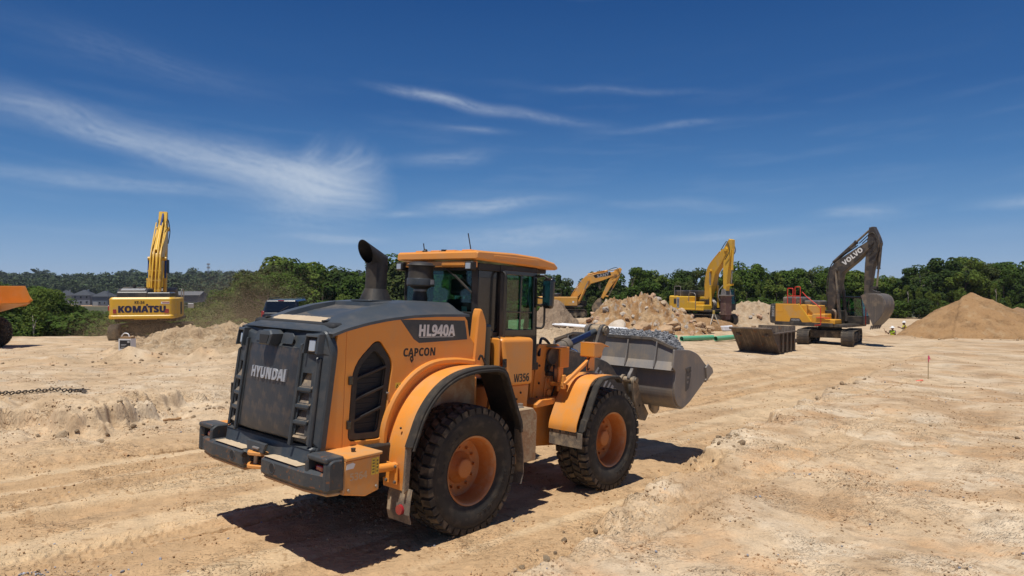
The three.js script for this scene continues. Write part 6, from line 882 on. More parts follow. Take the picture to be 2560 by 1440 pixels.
{
  const r = rng(31); let n = 0;
  for (const [x, z, s, l] of [[-2.35, 3.0, 0.78, 'big pinkish boulder standing up at the foot of the rubble heap'], [-0.35, 2.9, 0.72, 'broad tan boulder right of the pinkish one at the heap foot'], [1.4, 3.5, 0.62, 'rounded pale boulder lying lowest in front of the rubble heap'], [2.2, 2.2, 0.74, 'cracked tan boulder half way up the right of the rubble heap'], [-3.6, 3.4, 0.6, 'flat pale boulder left of the pinkish one']]) { const wx = RB[0] + x, wz = RB[1] + z; rock('boulder', l, 'boulder', 'boulders of the rubble heap', wx, Math.max(groundY(wx, wz), groundY(RB[0], RB[1]) + 0.75 * rubbleH(x, z, Math.hypot(x / 6.3, z / 4.4))), wz, s, r); }
  while (n < 80) { const x = (r() - 0.5) * 11.5, z = (r() - 0.25) * 5.2, R = Math.hypot(x / 6.3, z / 4.4); if (R > 0.95) continue; const wx = RB[0] + x, wz = RB[1] + z, s = 0.13 + 0.36 * r() * r(); rock('boulder', 'smaller broken boulder lying on the rubble heap', 'boulder', 'boulders of the rubble heap', wx, groundY(wx, wz) + rubbleH(x, z, R) * 0.97, wz, s, r, 0.15); n++; }
  for (let i = 0; i < 34; i++) { const wx = 19.5 + r() * 9, wz = -62.8 - r() * 3.2, s = 0.12 + 0.22 * r() * r(), x = wx - 24.2, z = wz + 67, R = Math.hypot(x / 7.5, z / 4.4); rock('boulder', 'small pale rock on the stony spoil heap', 'boulder', 'rocks on the pale spoil heap', wx, groundY(wx, wz) + Math.max(0, 2.35 * Math.exp(-(((x + 1.2) / 3.6) ** 2) - (z / 2.1) ** 2)) * (1 - sm(0.8, 1, R)), wz, s, r, 0.1); }
}
// ---------------------------------------------------------------- loose clods and stones on the ground
{
  const r = rng(77), o = {};
  // the larger clods, one by one: along the broken edge, the bank, the berm and the bench
  const put = (label, group, x, z, s) => { const m = rock('clod', label, 'clod', group, x, groundY(x, z), z, s, r, 0.25); m.material = clodM[Math.floor(r() * clodM.length)]; };
  const clodM = [[0.34, 0.235, 0.14], [0.42, 0.31, 0.195], [0.30, 0.21, 0.13]].map((c) => worn(c, { dust: 0.3, rough: 1, size: 0.5, tone: 0.2, bump: 0.02 }));
  for (let i = 0; i < 90; i++) { const k = 2 + r() * 6, a = Math.floor(k), t = k - a, P = SCARP[a], Q = SCARP[Math.min(9, a + 1)], x = lerp(P[0], Q[0], t) + (r() - 0.4) * 0.9, z = lerp(P[1], Q[1], t) + (r() - 0.5) * 0.7; put('dry clod of earth along the broken edge of the right bench', 'clods along the bench edge', x, z, (0.02 + 0.04 * r() * r()) * clamp(-z / 10, 0.6, 2)); }
  for (let i = 0; i < 70; i++) { const k = r() * 7, a = Math.floor(k), t = k - a, P = BANK[a], Q = BANK[a + 1], x = lerp(P[0], Q[0], t) + 0.25 + (r() - 0.4) * 1.2, z = lerp(P[1], Q[1], t) + 0.25 + (r() - 0.4) * 1.2; put('dry clod of earth by the dug hollow on the left', 'clods by the left hollow', x, z, 0.03 + 0.11 * r() * r() * r()); }
  for (let i = 0; i < 70; i++) { const x = -19 + r() * 14, z = -25.5 - r() * 6; put('clod of earth on the low berm at the left', 'clods on the left berm', x, z, 0.045 + 0.10 * r() * r() * r()); }
  for (let i = 0; i < 30; i++) { const x = 3 + r() * 15, z = -8 - r() * 22; const [s] = polyDist(SCARP, x, z); if (s < 0.5) continue; put('small clod lying out on the right bench', 'clods on the right bench', x, z, (0.016 + 0.026 * r() * r()) * clamp(-z / 10, 0.6, 2)); }
  for (let i = 0; i < 40; i++) { const a = 0.3 + r() * 2.5, q = 5.6 + r() * 1.3, x = 35.4 - Math.cos(a) * q, z = -54 + Math.sin(a) * q; put('clod of soil rolled to the foot of the big brown cone', 'clods at the foot of the brown cone', x, z, 0.05 + 0.12 * r() * r()); }
  // fine gravel and crumbs
  const N = 60000, inst = new THREE.InstancedMesh(rockGeo[0].clone(), new THREE.MeshStandardMaterial({ roughness: 1 }), N), g = new THREE.IcosahedronGeometry(1, 0); inst.geometry = g;
  const m4 = new THREE.Matrix4(), q = new THREE.Quaternion(), c = new THREE.Color(); let n = 0, tries = 0;
  while (n < N && tries++ < 1600000) {
    const d = 4.6 + Math.pow(r(), 1.6) * 34, x = (r() - 0.5) * 2 * (2.5 + d * 0.78), z = -d, y = ground(x, z, o);
    const cl = 0.5 + 0.5 * fbm(N2b, x * 0.7 + 31, z * 0.7, 3), w = clamp(o.loose ?? 0, 0, 2) * 0.5 + 0.05; if (r() > w * sm(0.45, 0.7, cl) * 1.7 + 0.008) continue;
    const s = (0.0022 + 0.012 * Math.pow(r(), 5)) * (1 + d * 0.045); q.setFromEuler(new THREE.Euler(r() * 6, r() * 6, r() * 6)); m4.compose(new THREE.Vector3(x, y + s * 0.35, z), q, new THREE.Vector3(s * (1 + 0.5 * r()), s * (0.55 + 0.4 * r()), s)); inst.setMatrixAt(n, m4);
    const k = 0.70 + 0.38 * r(), grey = r() < 0.02; inst.setColorAt(n, grey ? c.setRGB(0.3 * k, 0.3 * k, 0.33 * k) : c.setRGB(o.c[0] * k, o.c[1] * k * 0.97, o.c[2] * k * 0.95)); n++;
  }
  inst.count = n; inst.name = 'ground_crumbs'; tag(inst, 'crumbs of dry earth and small stones strewn over the bare ground', 'gravel', null, 'stuff'); scene.add(inst);
  const n2 = 260, s2 = new THREE.InstancedMesh(g, new THREE.MeshStandardMaterial({ roughness: 0.9 }), n2);
  for (let i = 0; i < n2; i++) { const u = r(), px_ = u < 0.85 ? -4.62 + 0.42 * (r() + r() - 1) : -3.9 + 1.8 * (r() - 0.5), pz_ = u < 0.85 ? -6.42 + 0.16 * (r() + r() - 1) : -7.0 + 1.4 * (r() - 0.5), s = 0.006 + 0.016 * r() * r(); q.setFromEuler(new THREE.Euler(r() * 6, r() * 6, r() * 6)); m4.compose(new THREE.Vector3(px_, groundY(px_, pz_) + s * 0.4, pz_), q, new THREE.Vector3(s * 1.3, s * 0.7, s)); s2.setMatrixAt(i, m4); const k = 0.22 + 0.2 * r(); s2.setColorAt(i, c.setRGB(k, k * 1.01, k * 1.1)); }
  s2.name = 'spilled_gravel'; tag(s2, 'spilled blue-grey gravel chips in the lower left foreground', 'gravel', null, 'stuff'); scene.add(s2);
  // a few scraps: dry sticks
  for (const [x, z, a, L, l] of [[-6.95, -14.35, 0.5, 0.34, 'broken dry stick at the right end of the dug hollow'], [-6.15, -11.2, -0.9, 0.28, 'short dry stick lying before the dug hollow']]) { const T = thing('stick', l, 'stick', [x, groundY(x, z) + 0.03, z], a); M('bark', T, [tube([[-L / 2, 0, 0], [-L / 6, 0.012, 0.01], [L / 6, 0.004, -0.01], [L / 2, 0.02, 0.0]], 0.026, 10, 6)], worn([0.42, 0.24, 0.11], { dust: 0.2, rough: 0.9, size: 0.2 })); }
}
// ---------------------------------------------------------------- trees
const leafMats = [[0.060, 0.104, 0.02], [0.078, 0.130, 0.023], [0.046, 0.078, 0.02], [0.11, 0.155, 0.03], [0.072, 0.095, 0.03]].map((c) => new THREE.MeshPhysicalMaterial({ color: new THREE.Color().setRGB(...c), vertexColors: true, roughness: 1, specularIntensity: 0.15, transmission: 0.25, thickness: 0, side: THREE.DoubleSide }));
const barkM = [worn([0.12, 0.095, 0.07], { dust: 0, rough: 1, tone: 0.3 }), worn([0.42, 0.37, 0.30], { dust: 0, rough: 1, tone: 0.2 })];
function crownGeo(seed, kind, leaves, fine = 1) { // unit tree: height 1, crown of many small leaf sprays gathered in clumps
  const r = rng(seed), lobes = [], pos = [], col = [], nor = [];
  const n = kind === 'shrub' ? 14 : kind === 'pine' ? 20 : 34;
  for (let i = 0; i < n; i++) {
    const a = r() * 6.283, t = Math.pow(r(), 0.85);
    if (kind === 'pine') { const y = 0.42 + 0.56 * t, rad = 0.21 * (1.08 - t) + 0.03; lobes.push([Math.cos(a) * rad * (0.5 + 0.6 * r()), y, Math.sin(a) * rad * (0.5 + 0.6 * r()), 0.085 * (1.25 - t * 0.8), 0.05]); }
    else if (kind === 'shrub') { const y = 0.15 + 0.7 * t, rad = 0.42 * Math.sqrt(1 - (t * 0.9) ** 2); lobes.push([Math.cos(a) * rad * r(), y, Math.sin(a) * rad * r(), 0.2 + 0.1 * r(), 0.15]); }
    else { const y = (kind === 'tall' ? 0.22 : 0.28) + (kind === 'tall' ? 0.72 : 0.64) * t, prof = Math.sin(Math.PI * clamp((y - 0.1) / 0.93)) , rad = (kind === 'tall' ? 0.20 : 0.30) * Math.pow(prof, 0.7); lobes.push([Math.cos(a) * rad * (0.35 + 0.75 * Math.sqrt(r())), y - 0.04 * r(), Math.sin(a) * rad * (0.35 + 0.75 * Math.sqrt(r())), (kind === 'tall' ? 0.075 : 0.09) * (0.65 + 0.7 * r()), 0.058 * (0.7 + 0.7 * r())]); }
  }
  const q = new THREE.Vector3(), e1 = new THREE.Vector3(), e2 = new THREE.Vector3(), up = new THREE.Vector3();
  for (let i = 0; i < leaves; i++) {
    const L = lobes[Math.floor(r() * lobes.length)], u = r() * 2 - 1, a = r() * 6.283, s = Math.sqrt(1 - u * u), k = 0.55 + 0.55 * Math.cbrt(r());
    q.set(s * Math.cos(a), u, s * Math.sin(a)); const cx = L[0] + q.x * L[3] * k, cy = L[1] + q.y * L[4] * k * 1.15, cz = L[2] + q.z * L[3] * k;
    up.set(q.x * 0.7 + (r() - 0.5), q.y * 0.7 + 0.35 + (r() - 0.5), q.z * 0.7 + (r() - 0.5)).normalize(); e1.set(r() - 0.5, r() - 0.5, r() - 0.5).cross(up).normalize(); e2.crossVectors(up, e1);
    const w = (kind === 'shrub' ? 0.028 : 0.0132) * fine * (0.6 + 0.9 * r()), h = w * (0.7 + 0.7 * r()), tone = 0.62 + 0.65 * r(), yel = r() < 0.12 ? 1.25 : 1;
    const A = [cx - e1.x * w, cy - e1.y * w, cz - e1.z * w], B = [cx + e1.x * w, cy + e1.y * w, cz + e1.z * w], C = [cx + e2.x * h - up.x * w * 0.4, cy + e2.y * h - up.y * w * 0.4, cz + e2.z * h - up.z * w * 0.4], D = [cx - e2.x * h - up.x * w * 0.4, cy - e2.y * h - up.y * w * 0.4, cz - e2.z * h - up.z * w * 0.4];
    pos.push(...A, ...C, ...B, ...A, ...B, ...D); for (let v = 0; v < 6; v++) col.push(tone * yel, tone, tone * 0.9);
  }
  let top = 0; for (let i = 1; i < pos.length; i += 3) top = Math.max(top, pos[i]); for (let i = 1; i < pos.length; i += 3) pos[i] /= top; for (const L of lobes) L[1] /= top;
  const g = new THREE.BufferGeometry(); g.setAttribute('position', new THREE.Float32BufferAttribute(pos, 3)); g.setAttribute('color', new THREE.Float32BufferAttribute(col, 3)); g.computeVertexNormals(); return [g, lobes];
}
function trunkGeo(lobes, seed, kind) {
  const r = rng(seed), top = kind === 'shrub' ? 0.4 : 0.82, parts = [cyl([0, 0, 0], [0.008, top * 0.5, 0.004], 0.017, 0.012, 7), cyl([0.008, top * 0.5, 0.004], [0.0, top, 0.01], 0.012, 0.004, 6)];
  for (let i = 0; i < 9; i++) { const L = lobes[Math.floor(r() * lobes.length)], y = Math.max(0.14, Math.min(L[1] - 0.12, top * 0.85)); parts.push(cyl([0.006, y, 0.004], [L[0] * 0.9, L[1], L[2] * 0.9], 0.006, 0.002, 5)); }
  return joined(parts);
}
const KINDS = [];
[['round', 11, 6400], ['round', 12, 6400], ['tall', 13, 5400], ['tall', 14, 5400], ['round', 15, 6400], ['pine', 16, 3800], ['tall', 17, 4800]].forEach(([k, s, n]) => { const [g, l] = crownGeo(s, k, n); KINDS.push({ crown: g, trunk: trunkGeo(l, s + 90, k), k }); });
const NEARK = [[31, 'round'], [32, 'tall'], [33, 'round']].map(([s, k]) => { const [g, l] = crownGeo(s, k, 12500, 0.6); return { crown: g, trunk: trunkGeo(l, s + 90, k), k }; });
const SHR = [21, 22, 23].map((s) => { const [g, l] = crownGeo(s, 'shrub', 2200); return { crown: g, trunk: trunkGeo(l, s + 90, 'shrub') }; });
const wr = rng(2024);
function tree(label, group, x, z, topY, K, mat, wide = 1, bark = 0, base = groundY(x, z) - 0.1) {
  const H = topY - base; if (H < 0.6) return; const T = new THREE.Group(); T.name = numbered(K.k ? 'tree' : 'shrub'); scene.add(T); T.position.set(x, base, z); T.rotation.y = wr() * 6.28; T.scale.set(H * wide, H, H * wide); tag(T, label, K.k ? 'tree' : 'shrub', group);
  const a = new THREE.Mesh(K.trunk, barkM[bark]); a.name = 'trunk'; const b = new THREE.Mesh(K.crown, mat); b.name = 'crown'; T.add(a, b); return T;
}
const seeY = (v, d) => 2.86 + ((714 - v) / 1755) * d, seeX = (px, d) => ((px - 1280) / 1755) * d;
{
  const PX = [640, 690, 740, 800, 860, 920, 1000, 1080, 1160, 1240, 1330, 1400, 1450, 1500, 1560, 1600, 1640, 1680, 1720, 1755, 1790, 1850, 1890, 1930, 1970, 2020, 2060, 2110, 2180, 2230, 2290, 2330, 2380, 2420, 2470, 2520, 2620];
  const PV = [690, 638, 648, 664, 672, 668, 645, 645, 628, 660, 680, 690, 690, 668, 680, 658, 668, 690, 661, 666, 697, 655, 665, 688, 672, 660, 665, 670, 678, 692, 665, 672, 640, 642, 665, 655, 660];
  const PLACE = [[770, 'left of the loader exhaust'], [1000, 'between the loader exhaust and cab'], [1340, 'hidden low behind the loader cab'], [1460, 'behind the far orange excavator'], [1600, 'above the left of the rubble heap'], [1700, 'above the right of the rubble heap'], [1850, 'behind the breaker excavator'], [1960, 'above the pale stony heap'], [2060, 'behind the amber excavator body'], [2230, 'behind the charcoal boom'], [2330, 'right of the hanging bucket'], [2430, 'above the left of the brown cone'], [9999, 'above the right of the brown cone']];
  const place = (px) => PLACE.find(([a]) => px < a)[1];
  const pick = (i) => KINDS[Math.floor(wr() * KINDS.length)], leaf = () => leafMats[Math.floor(wr() * 5)];
  for (let px = 2640; px > 632; px -= 26 + 26 * wr()) { const d = 87 + 9 * wr(), v = interp(PX, PV, px) - 4 + 40 * wr() * wr() - (wr() < 0.14 ? 12 : 0); tree('tree in the front row of the wood, ' + place(px), 'front trees ' + place(px), seeX(px, d), -d, seeY(v, d), pick(), leaf(), 0.8 + 0.35 * wr(), wr() < 0.2 ? 1 : 0); }
  for (let px = 2660; px > 640; px -= 34 + 24 * wr()) { const d = 98 + 14 * wr(), v = interp(PX, PV, px) - 6 + 16 * wr(); tree('tree standing back in the wood, ' + place(px), 'back trees ' + place(px), seeX(px, d), -d, seeY(v, d), pick(), leaf(), 0.9 + 0.4 * wr()); }
  for (let px = 2650; px > 640; px -= 42 + 30 * wr()) { const d = 82 + 5 * wr(), v = 735 + 45 * wr(); tree('low shrub at the foot of the wood, ' + place(px), 'shrubs ' + place(px), seeX(px, d), -d, seeY(v, d), SHR[Math.floor(wr() * 3)], leafMats[[1, 3, 0, 2][Math.floor(wr() * 4)]], 1.1 + 0.6 * wr()); }
  for (let i = 0; i < 16; i++) { const px = [2270, 2300, 2322, 2330, 2345, 2180, 1460, 1700, 2060, 2490, 2520, 2400, 1900, 860, 960, 560][i], d = 83.5 + 2 * wr(); tree('slim pale-barked sapling at the wood edge, ' + place(px), 'saplings ' + place(px), seeX(px, d), -d, seeY(700 + 40 * wr(), d), KINDS[[2, 3, 6][i % 3]], leafMats[3], 0.45 + 0.2 * wr(), 1); }
  const LPL = [[90, 'by the dump truck'], [180, 'between the truck and the houses'], [300, 'below the distant houses'], [460, 'behind the yellow excavator'], [580, 'in the drifting dust'], [9999, 'left of the parked car']], lplace = (px) => LPL.find(([a]) => px < a)[1];
  const LX = [-80, 40, 90, 130, 160, 200, 290, 380, 440, 500, 560, 600, 640, 680], LV = [700, 705, 712, 722, 752, 770, 772, 772, 765, 748, 738, 715, 690, 672];
  for (let px = 690; px > -90; px -= 22 + 16 * wr()) { const d = 58 + 9 * wr(), v = interp(LX, LV, px) + 4 + 18 * wr(); tree('leafy tree below the left pad edge, ' + lplace(px), 'near left trees ' + lplace(px), seeX(px, d), -d, seeY(v, d), NEARK[Math.floor(wr() * 3)], leafMats[[1, 3, 0, 1, 4][Math.floor(wr() * 5)]], 0.9 + 0.4 * wr()); }
  for (let px = 690; px > -90; px -= 30 + 20 * wr()) { const d = 72 + 14 * wr(), v = interp(LX, LV, px) - 2 + 12 * wr(); tree('tree farther back in the left hollow, ' + lplace(px), 'far left trees ' + lplace(px), seeX(px, d), -d, seeY(v, d), KINDS[Math.floor(wr() * 7)], leaf(), 0.9 + 0.4 * wr()); }
  for (let px = 700; px > -60; px -= 20 + 14 * wr()) { const d = 50 + 6 * wr(), v = 775 + 40 * wr(); tree('low green shrub on the slope below the pad, ' + lplace(px), 'slope shrubs ' + lplace(px), seeX(px, d), -d, seeY(v, d), SHR[Math.floor(wr() * 3)], leafMats[[1, 3, 0][Math.floor(wr() * 3)]], 0.9 + 0.5 * wr()); }
  tree('nearly bare tree with a pale forked trunk left of the yellow excavator', null, seeX(85, 49), -49, seeY(735, 49), (() => { const [g, l] = crownGeo(61, 'tall', 900); return { crown: g, trunk: joined([cyl([0, 0, 0], [0.012, 0.45, 0], 0.016, 0.011, 7), cyl([0.012, 0.45, 0], [-0.03, 0.62, 0.02], 0.011, 0.006, 6), cyl([0.01, 0.42, 0], [0.08, 0.68, 0.0], 0.01, 0.004, 6), cyl([0.006, 0.25, 0], [-0.12, 0.30, 0.03], 0.007, 0.003, 5), cyl([0.006, 0.25, 0], [0.07, 0.27, 0.03], 0.006, 0.003, 5)]), k: 'tall' }; })(), leafMats[3], 1.1, 1);
}
{ // far woods on the hillside and in the valley: one mass
  const [g] = crownGeo(41, 'round', 420), p = g.attributes.position; for (let i = 0; i < p.count; i += 6) { let c = [0, 0, 0]; for (let v = 0; v < 6; v++) { c[0] += p.getX(i + v) / 6; c[1] += p.getY(i + v) / 6; c[2] += p.getZ(i + v) / 6; } for (let v = 0; v < 6; v++) p.setXYZ(i + v, c[0] + (p.getX(i + v) - c[0]) * 2.6, c[1] + (p.getY(i + v) - c[1]) * 2.6, c[2] + (p.getZ(i + v) - c[2]) * 2.6); }
  g.computeVertexNormals();
  const N = 5200, inst = new THREE.InstancedMesh(g, new THREE.MeshPhysicalMaterial({ vertexColors: true, roughness: 0.95, side: THREE.DoubleSide }), N), m4 = new THREE.Matrix4(), q = new THREE.Quaternion(), c = new THREE.Color(), r = rng(515); let n = 0;
  while (n < N) {
    const far = r() < 0.62, d = far ? 455 + 420 * Math.pow(r(), 1.3) : 115 + 290 * r(), px = -150 + 1350 * r(), x = seeX(px, d), z = -d; if (!far && px > 700) continue;
    if (d > 300 && d < 452 && px > 120 && px < 330) continue; // clearing with the houses
    let H = 7 + 12 * r() * r() + 2 * r(); if (d < 400) { const cap = seeY(px > 100 && px < 330 ? 790 : 752, d) - groundY(x, z); H = Math.min(H, cap); if (H < 2.5) continue; }
    q.setFromEuler(new THREE.Euler(0, r() * 6.3, 0)); m4.compose(new THREE.Vector3(x, groundY(x, z) - 0.8, z), q, new THREE.Vector3(H * 1.25, H, H * 1.25)); inst.setMatrixAt(n, m4); const k = 0.7 + 0.6 * r(); inst.setColorAt(n, c.setRGB(0.046 * k, 0.070 * k, 0.024 * k)); n++;
  }
  inst.name = 'far_woods'; tag(inst, 'distant dark woods covering the hillside behind the houses', 'woods', null, 'stuff'); scene.add(inst);
}
{ // houses and the mast
  const wallM = [plain([0.17, 0.19, 0.22], 0.8), plain([0.26, 0.27, 0.28], 0.8), plain([0.10, 0.12, 0.15], 0.8)], roofM = plain([0.045, 0.05, 0.06], 0.9), glass = plain([0.03, 0.035, 0.04], 0.1);
  const house = (px, d, w, h, dep, wm, label, yaw) => {
    const x = seeX(px, d), T = thing('house', label, 'house', [x, groundY(x, -d), -d], yaw); M('wall', T, [bx(w, h, dep, 0, h / 2, 0)], wallM[wm]);
    const rf = new THREE.BufferGeometry(), e = 0.6, W = w / 2 + e, D = dep / 2 + e, t = Math.max(0.5, W - D) * 0.9, R = 3.2, P = [[-W, 0, -D], [W, 0, -D], [W, 0, D], [-W, 0, D], [-t, R, 0], [t, R, 0]], f = [[3, 2, 5], [3, 5, 4], [1, 0, 4], [1, 4, 5], [2, 1, 5], [0, 3, 4], [0, 1, 2], [0, 2, 3]].flat().flatMap((i) => P[i]); rf.setAttribute('position', new THREE.Float32BufferAttribute(f, 3)); rf.computeVertexNormals();
    const ro = M('roof', T, [rf.translate(0, h, 0)], roofM); M('chimney', ro, [bx(0.8, 2.2, 0.8, w * 0.2, h + 2.4, 0)], wallM[wm]);
    for (let s = 0; s < 2; s++) for (let k = 0; k < 3; k++) { const wx = lerp(-w / 2 + 1.8, w / 2 - 1.8, k / 2), wy = 1.6 + s * 2.9; if (wy + 1 > h) continue; const f2 = M('window', T, [bx(1.3, 1.5, 0.12, wx, wy, dep / 2 + 0.03)], wallM[1]); M('pane', f2, [bx(1.05, 1.25, 0.06, wx, wy, dep / 2 + 0.08)], glass); }
    M('garage_door', T, [bx(3, 2.2, 0.1, -w / 2 + 2.2, 1.1, dep / 2 + 0.12)], wallM[1]);
  };
  house(166, 425, 9, 5.2, 9, 1, 'leftmost of the three distant houses, light walls', 0.4); house(212, 410, 10, 5.6, 9, 0, 'middle one of the three distant houses, blue-grey walls', 0.1); house(263, 405, 9.5, 5.2, 9, 2, 'rightmost of the three distant houses, dark grey walls', -0.1);
  const x = seeX(521, 720), g0 = groundY(x, -720), top = seeY(659, 720), T = thing('cell_tower', 'thin lattice mast rising above the far wooded hill', 'mast', [x, g0, -720]), H = top - g0;
  for (let i = 0; i < 3; i++) { const a = i * 2.094; M('leg', T, [cyl([1.1 * Math.cos(a), 0, 1.1 * Math.sin(a)], [0.5 * Math.cos(a), H, 0.5 * Math.sin(a)], 0.14, 0.12, 5)], plain([0.25, 0.26, 0.28], 0.6)); }
  M('brace', T, Array.from({ length: 14 }, (_, i) => { const y = (i / 14) * H, a = (i % 3) * 2.094, b = ((i + 1) % 3) * 2.094, k = lerp(1.1, 0.5, i / 14); return cyl([k * Math.cos(a), y, k * Math.sin(a)], [k * Math.cos(b), y + H / 14, k * Math.sin(b)], 0.07, 0.07, 4); }), plain([0.25, 0.26, 0.28], 0.6));
  for (const y of [H - 0.6, H - 4]) M('antenna_array', T, [0, 1, 2].map((i) => bx(0.9, 1.9, 0.5, 1.3 * Math.cos(i * 2.094), y, 1.3 * Math.sin(i * 2.094))), plain([0.5, 0.5, 0.52], 0.6));
  const lx = seeX(470, 300), L = thing('long_building', 'low grey-roofed building between the trees right of the yellow excavator', 'building', [lx, seeY(748, 300), -300], 0.1); M('wall', L, [bx(12, 3, 8, 0, 0.3, 0)], wallM[2]); M('roof', L, [ext([[-4.6, 0], [4.6, 0], [0, 1.6]], -6.5, 6.5, 0).rotateY(Math.PI / 2).translate(0, 1.8, 0)], plain([0.12, 0.12, 0.125], 0.8));
}
// ---------------------------------------------------------------- people
function field(bones, min, size, res, k = 0.03) { // smooth union of tapered capsules, meshed
  const mc = new MarchingCubes(res, new THREE.MeshStandardMaterial(), false, false, 60000), B = bones.map(([a, b, ra, rb_]) => ({ a: V3(a), d: V3(b).sub(V3(a)), ra, rb: rb_ })), p = new THREE.Vector3(), half = res / 2;
  for (let z = 0; z < res; z++) for (let y = 0; y < res; y++) for (let x = 0; x < res; x++) {
    p.set(min[0] + (x / res) * size, min[1] + (y / res) * size, min[2] + (z / res) * size); let s = 0;
    for (const { a, d, ra, rb: r2 } of B) { const qx = p.x - a.x, qy = p.y - a.y, qz = p.z - a.z, t = clamp((qx * d.x + qy * d.y + qz * d.z) / (d.lengthSq() || 1)), ex = qx - d.x * t, ey = qy - d.y * t, ez = qz - d.z * t, D = Math.sqrt(ex * ex + ey * ey + ez * ez) - lerp(ra, r2, t); s += Math.exp(-D / k); }
    mc.field[z * res * res + y * res + x] = Math.max(-1, k * Math.log(s + 1e-30));
  }
  mc.isolation = 0; mc.update(); const n = mc.count ?? mc.geometry.drawRange.count, P = mc.positionArray.slice(0, n * 3);
  for (let i = 0; i < n; i++) for (let c = 0; c < 3; c++) P[i * 3 + c] = min[c] + ((P[i * 3 + c] + 1) / 2) * size;
  let g = new THREE.BufferGeometry(); g.setAttribute('position', new THREE.BufferAttribute(P, 3)); g = mergeVertices(g, size / res / 20); g.computeVertexNormals(); return g;
}
const SKIN = [0.20, 0.105, 0.062];
function person(label, pos, yaw, J, look) { // joints in metres: x ahead, y up, z to the right
  const T = thing('person', label, 'person', pos, yaw), b = [];
  const arm = (s) => { const S = J['sh' + s], E = J['el' + s], W = J['wr' + s], d = V3(W).sub(V3(E)).normalize(), h = V3(W).addScaledVector(d, 0.09); b.push([S, E, 0.056, 0.043], [E, W, 0.042, 0.030], [W, h.toArray(), 0.033, 0.036]); const side = new THREE.Vector3(0, 0, 1).cross(d).normalize(); for (let f = 0; f < 4; f++) { const o = side.clone().multiplyScalar((f - 1.5) * 0.02), q = h.clone().add(o), e = q.clone().addScaledVector(d, [0.06, 0.075, 0.07, 0.055][f]).add(new THREE.Vector3(0, -0.02, 0)); b.push([q.toArray(), e.toArray(), 0.011, 0.009]); } const th = V3(W).addScaledVector(d, 0.04).addScaledVector(side, 0.035); b.push([th.toArray(), th.clone().addScaledVector(d, 0.045).addScaledVector(side, 0.02).toArray(), 0.013, 0.010]); };
  const leg = (s) => { b.push([J['hip' + s], J['kn' + s], 0.092, 0.062], [J['kn' + s], J['an' + s], 0.060, 0.045], [J['an' + s], [J['an' + s][0] + 0.15, J['an' + s][1] - 0.05, J['an' + s][2]], 0.052, 0.042]); };
  const P = J.pelvis, C = J.chest, N = J.neck, H = J.head;
  b.push([[P[0], P[1], -0.07], [P[0], P[1], 0.07], 0.12, 0.12].map((v, i) => (i < 2 ? [v[0], v[1], v[2] + P[2]] : v)), [P, C, 0.135, 0.145], [[C[0], C[1] + 0.05, C[2] - 0.10], [C[0], C[1] + 0.05, C[2] + 0.10], 0.105, 0.105], [C, N, 0.1, 0.058], [N, H, 0.055, 0.06], [[H[0], H[1] + 0.06, H[2]], [H[0] + 0.01, H[1] + 0.03, H[2]], 0.098, 0.09], [[H[0] + 0.045, H[1] - 0.05, H[2]], [H[0] + 0.03, H[1], H[2]], 0.058, 0.07], [[H[0] + 0.10, H[1] + 0.0, H[2]], [H[0] + 0.115, H[1] - 0.02, H[2]], 0.014, 0.018], [[H[0], H[1] + 0.0, H[2] + 0.09], [H[0], H[1] + 0.03, H[2] + 0.092], 0.018, 0.022], [[H[0], H[1] + 0.0, H[2] - 0.09], [H[0], H[1] + 0.03, H[2] - 0.092], 0.018, 0.022]);
  arm('L'); arm('R'); leg('L'); leg('R');
  const g = field(b, [P[0] - 1.0, -0.06, P[2] - 1.0], 2.0, 92, 0.014), p = g.attributes.position, col = new Float32Array(p.count * 3), v = new THREE.Vector3();
  for (let i = 0; i < p.count; i++) { v.fromBufferAttribute(p, i); let best = 9, kind = 0; const seg = (a, c, k) => { const A = V3(a), D = V3(c).sub(A), t = clamp(v.clone().sub(A).dot(D) / (D.lengthSq() || 1)), e = v.distanceTo(A.addScaledVector(D, t)); if (e < best) { best = e; kind = k; } };
    seg(P, C, 'shirt'); seg(C, N, 'shirt'); seg(N, [H[0], H[1] + 0.1, H[2]], 'skin'); for (const s of 'LR') { seg(J['sh' + s], J['el' + s], 'shirt'); seg(J['el' + s], J['wr' + s], look.sleeve ? 'shirt' : 'skin'); seg(J['wr' + s], V3(J['wr' + s]).add(V3(J['wr' + s]).sub(V3(J['el' + s])).setLength(0.18)).toArray(), 'skin'); seg(J['hip' + s], J['kn' + s], 'trouser'); seg(J['kn' + s], J['an' + s], 'trouser'); seg([J['an' + s][0], J['an' + s][1] - 0.04, J['an' + s][2]], [J['an' + s][0] + 0.16, J['an' + s][1] - 0.06, J['an' + s][2]], 'boot'); }
    if (kind === 'shirt' && v.y < P[1] + 0.04) kind = 'trouser'; col.set({ shirt: look.shirt, skin: SKIN, trouser: look.trouser, boot: [0.06, 0.04, 0.025] }[kind], i * 3); }
  g.setAttribute('color', new THREE.BufferAttribute(col, 3)); const body = new THREE.Mesh(g, PERSONM); body.name = 'body'; T.add(body);
  const vest = field([[[P[0], P[1] + 0.04, P[2]], C, 0.155, 0.165], [[C[0], C[1] + 0.05, C[2] - 0.11], [C[0], C[1] + 0.05, C[2] + 0.11], 0.122, 0.122], [C, [N[0], N[1] - 0.09, N[2]], 0.115, 0.1]], [P[0] - 0.5, P[1] - 0.3, P[2] - 0.5], 1.0, 56, 0.02); const vm = new THREE.Mesh(vest, look.vest); vm.name = 'vest'; T.add(vm);
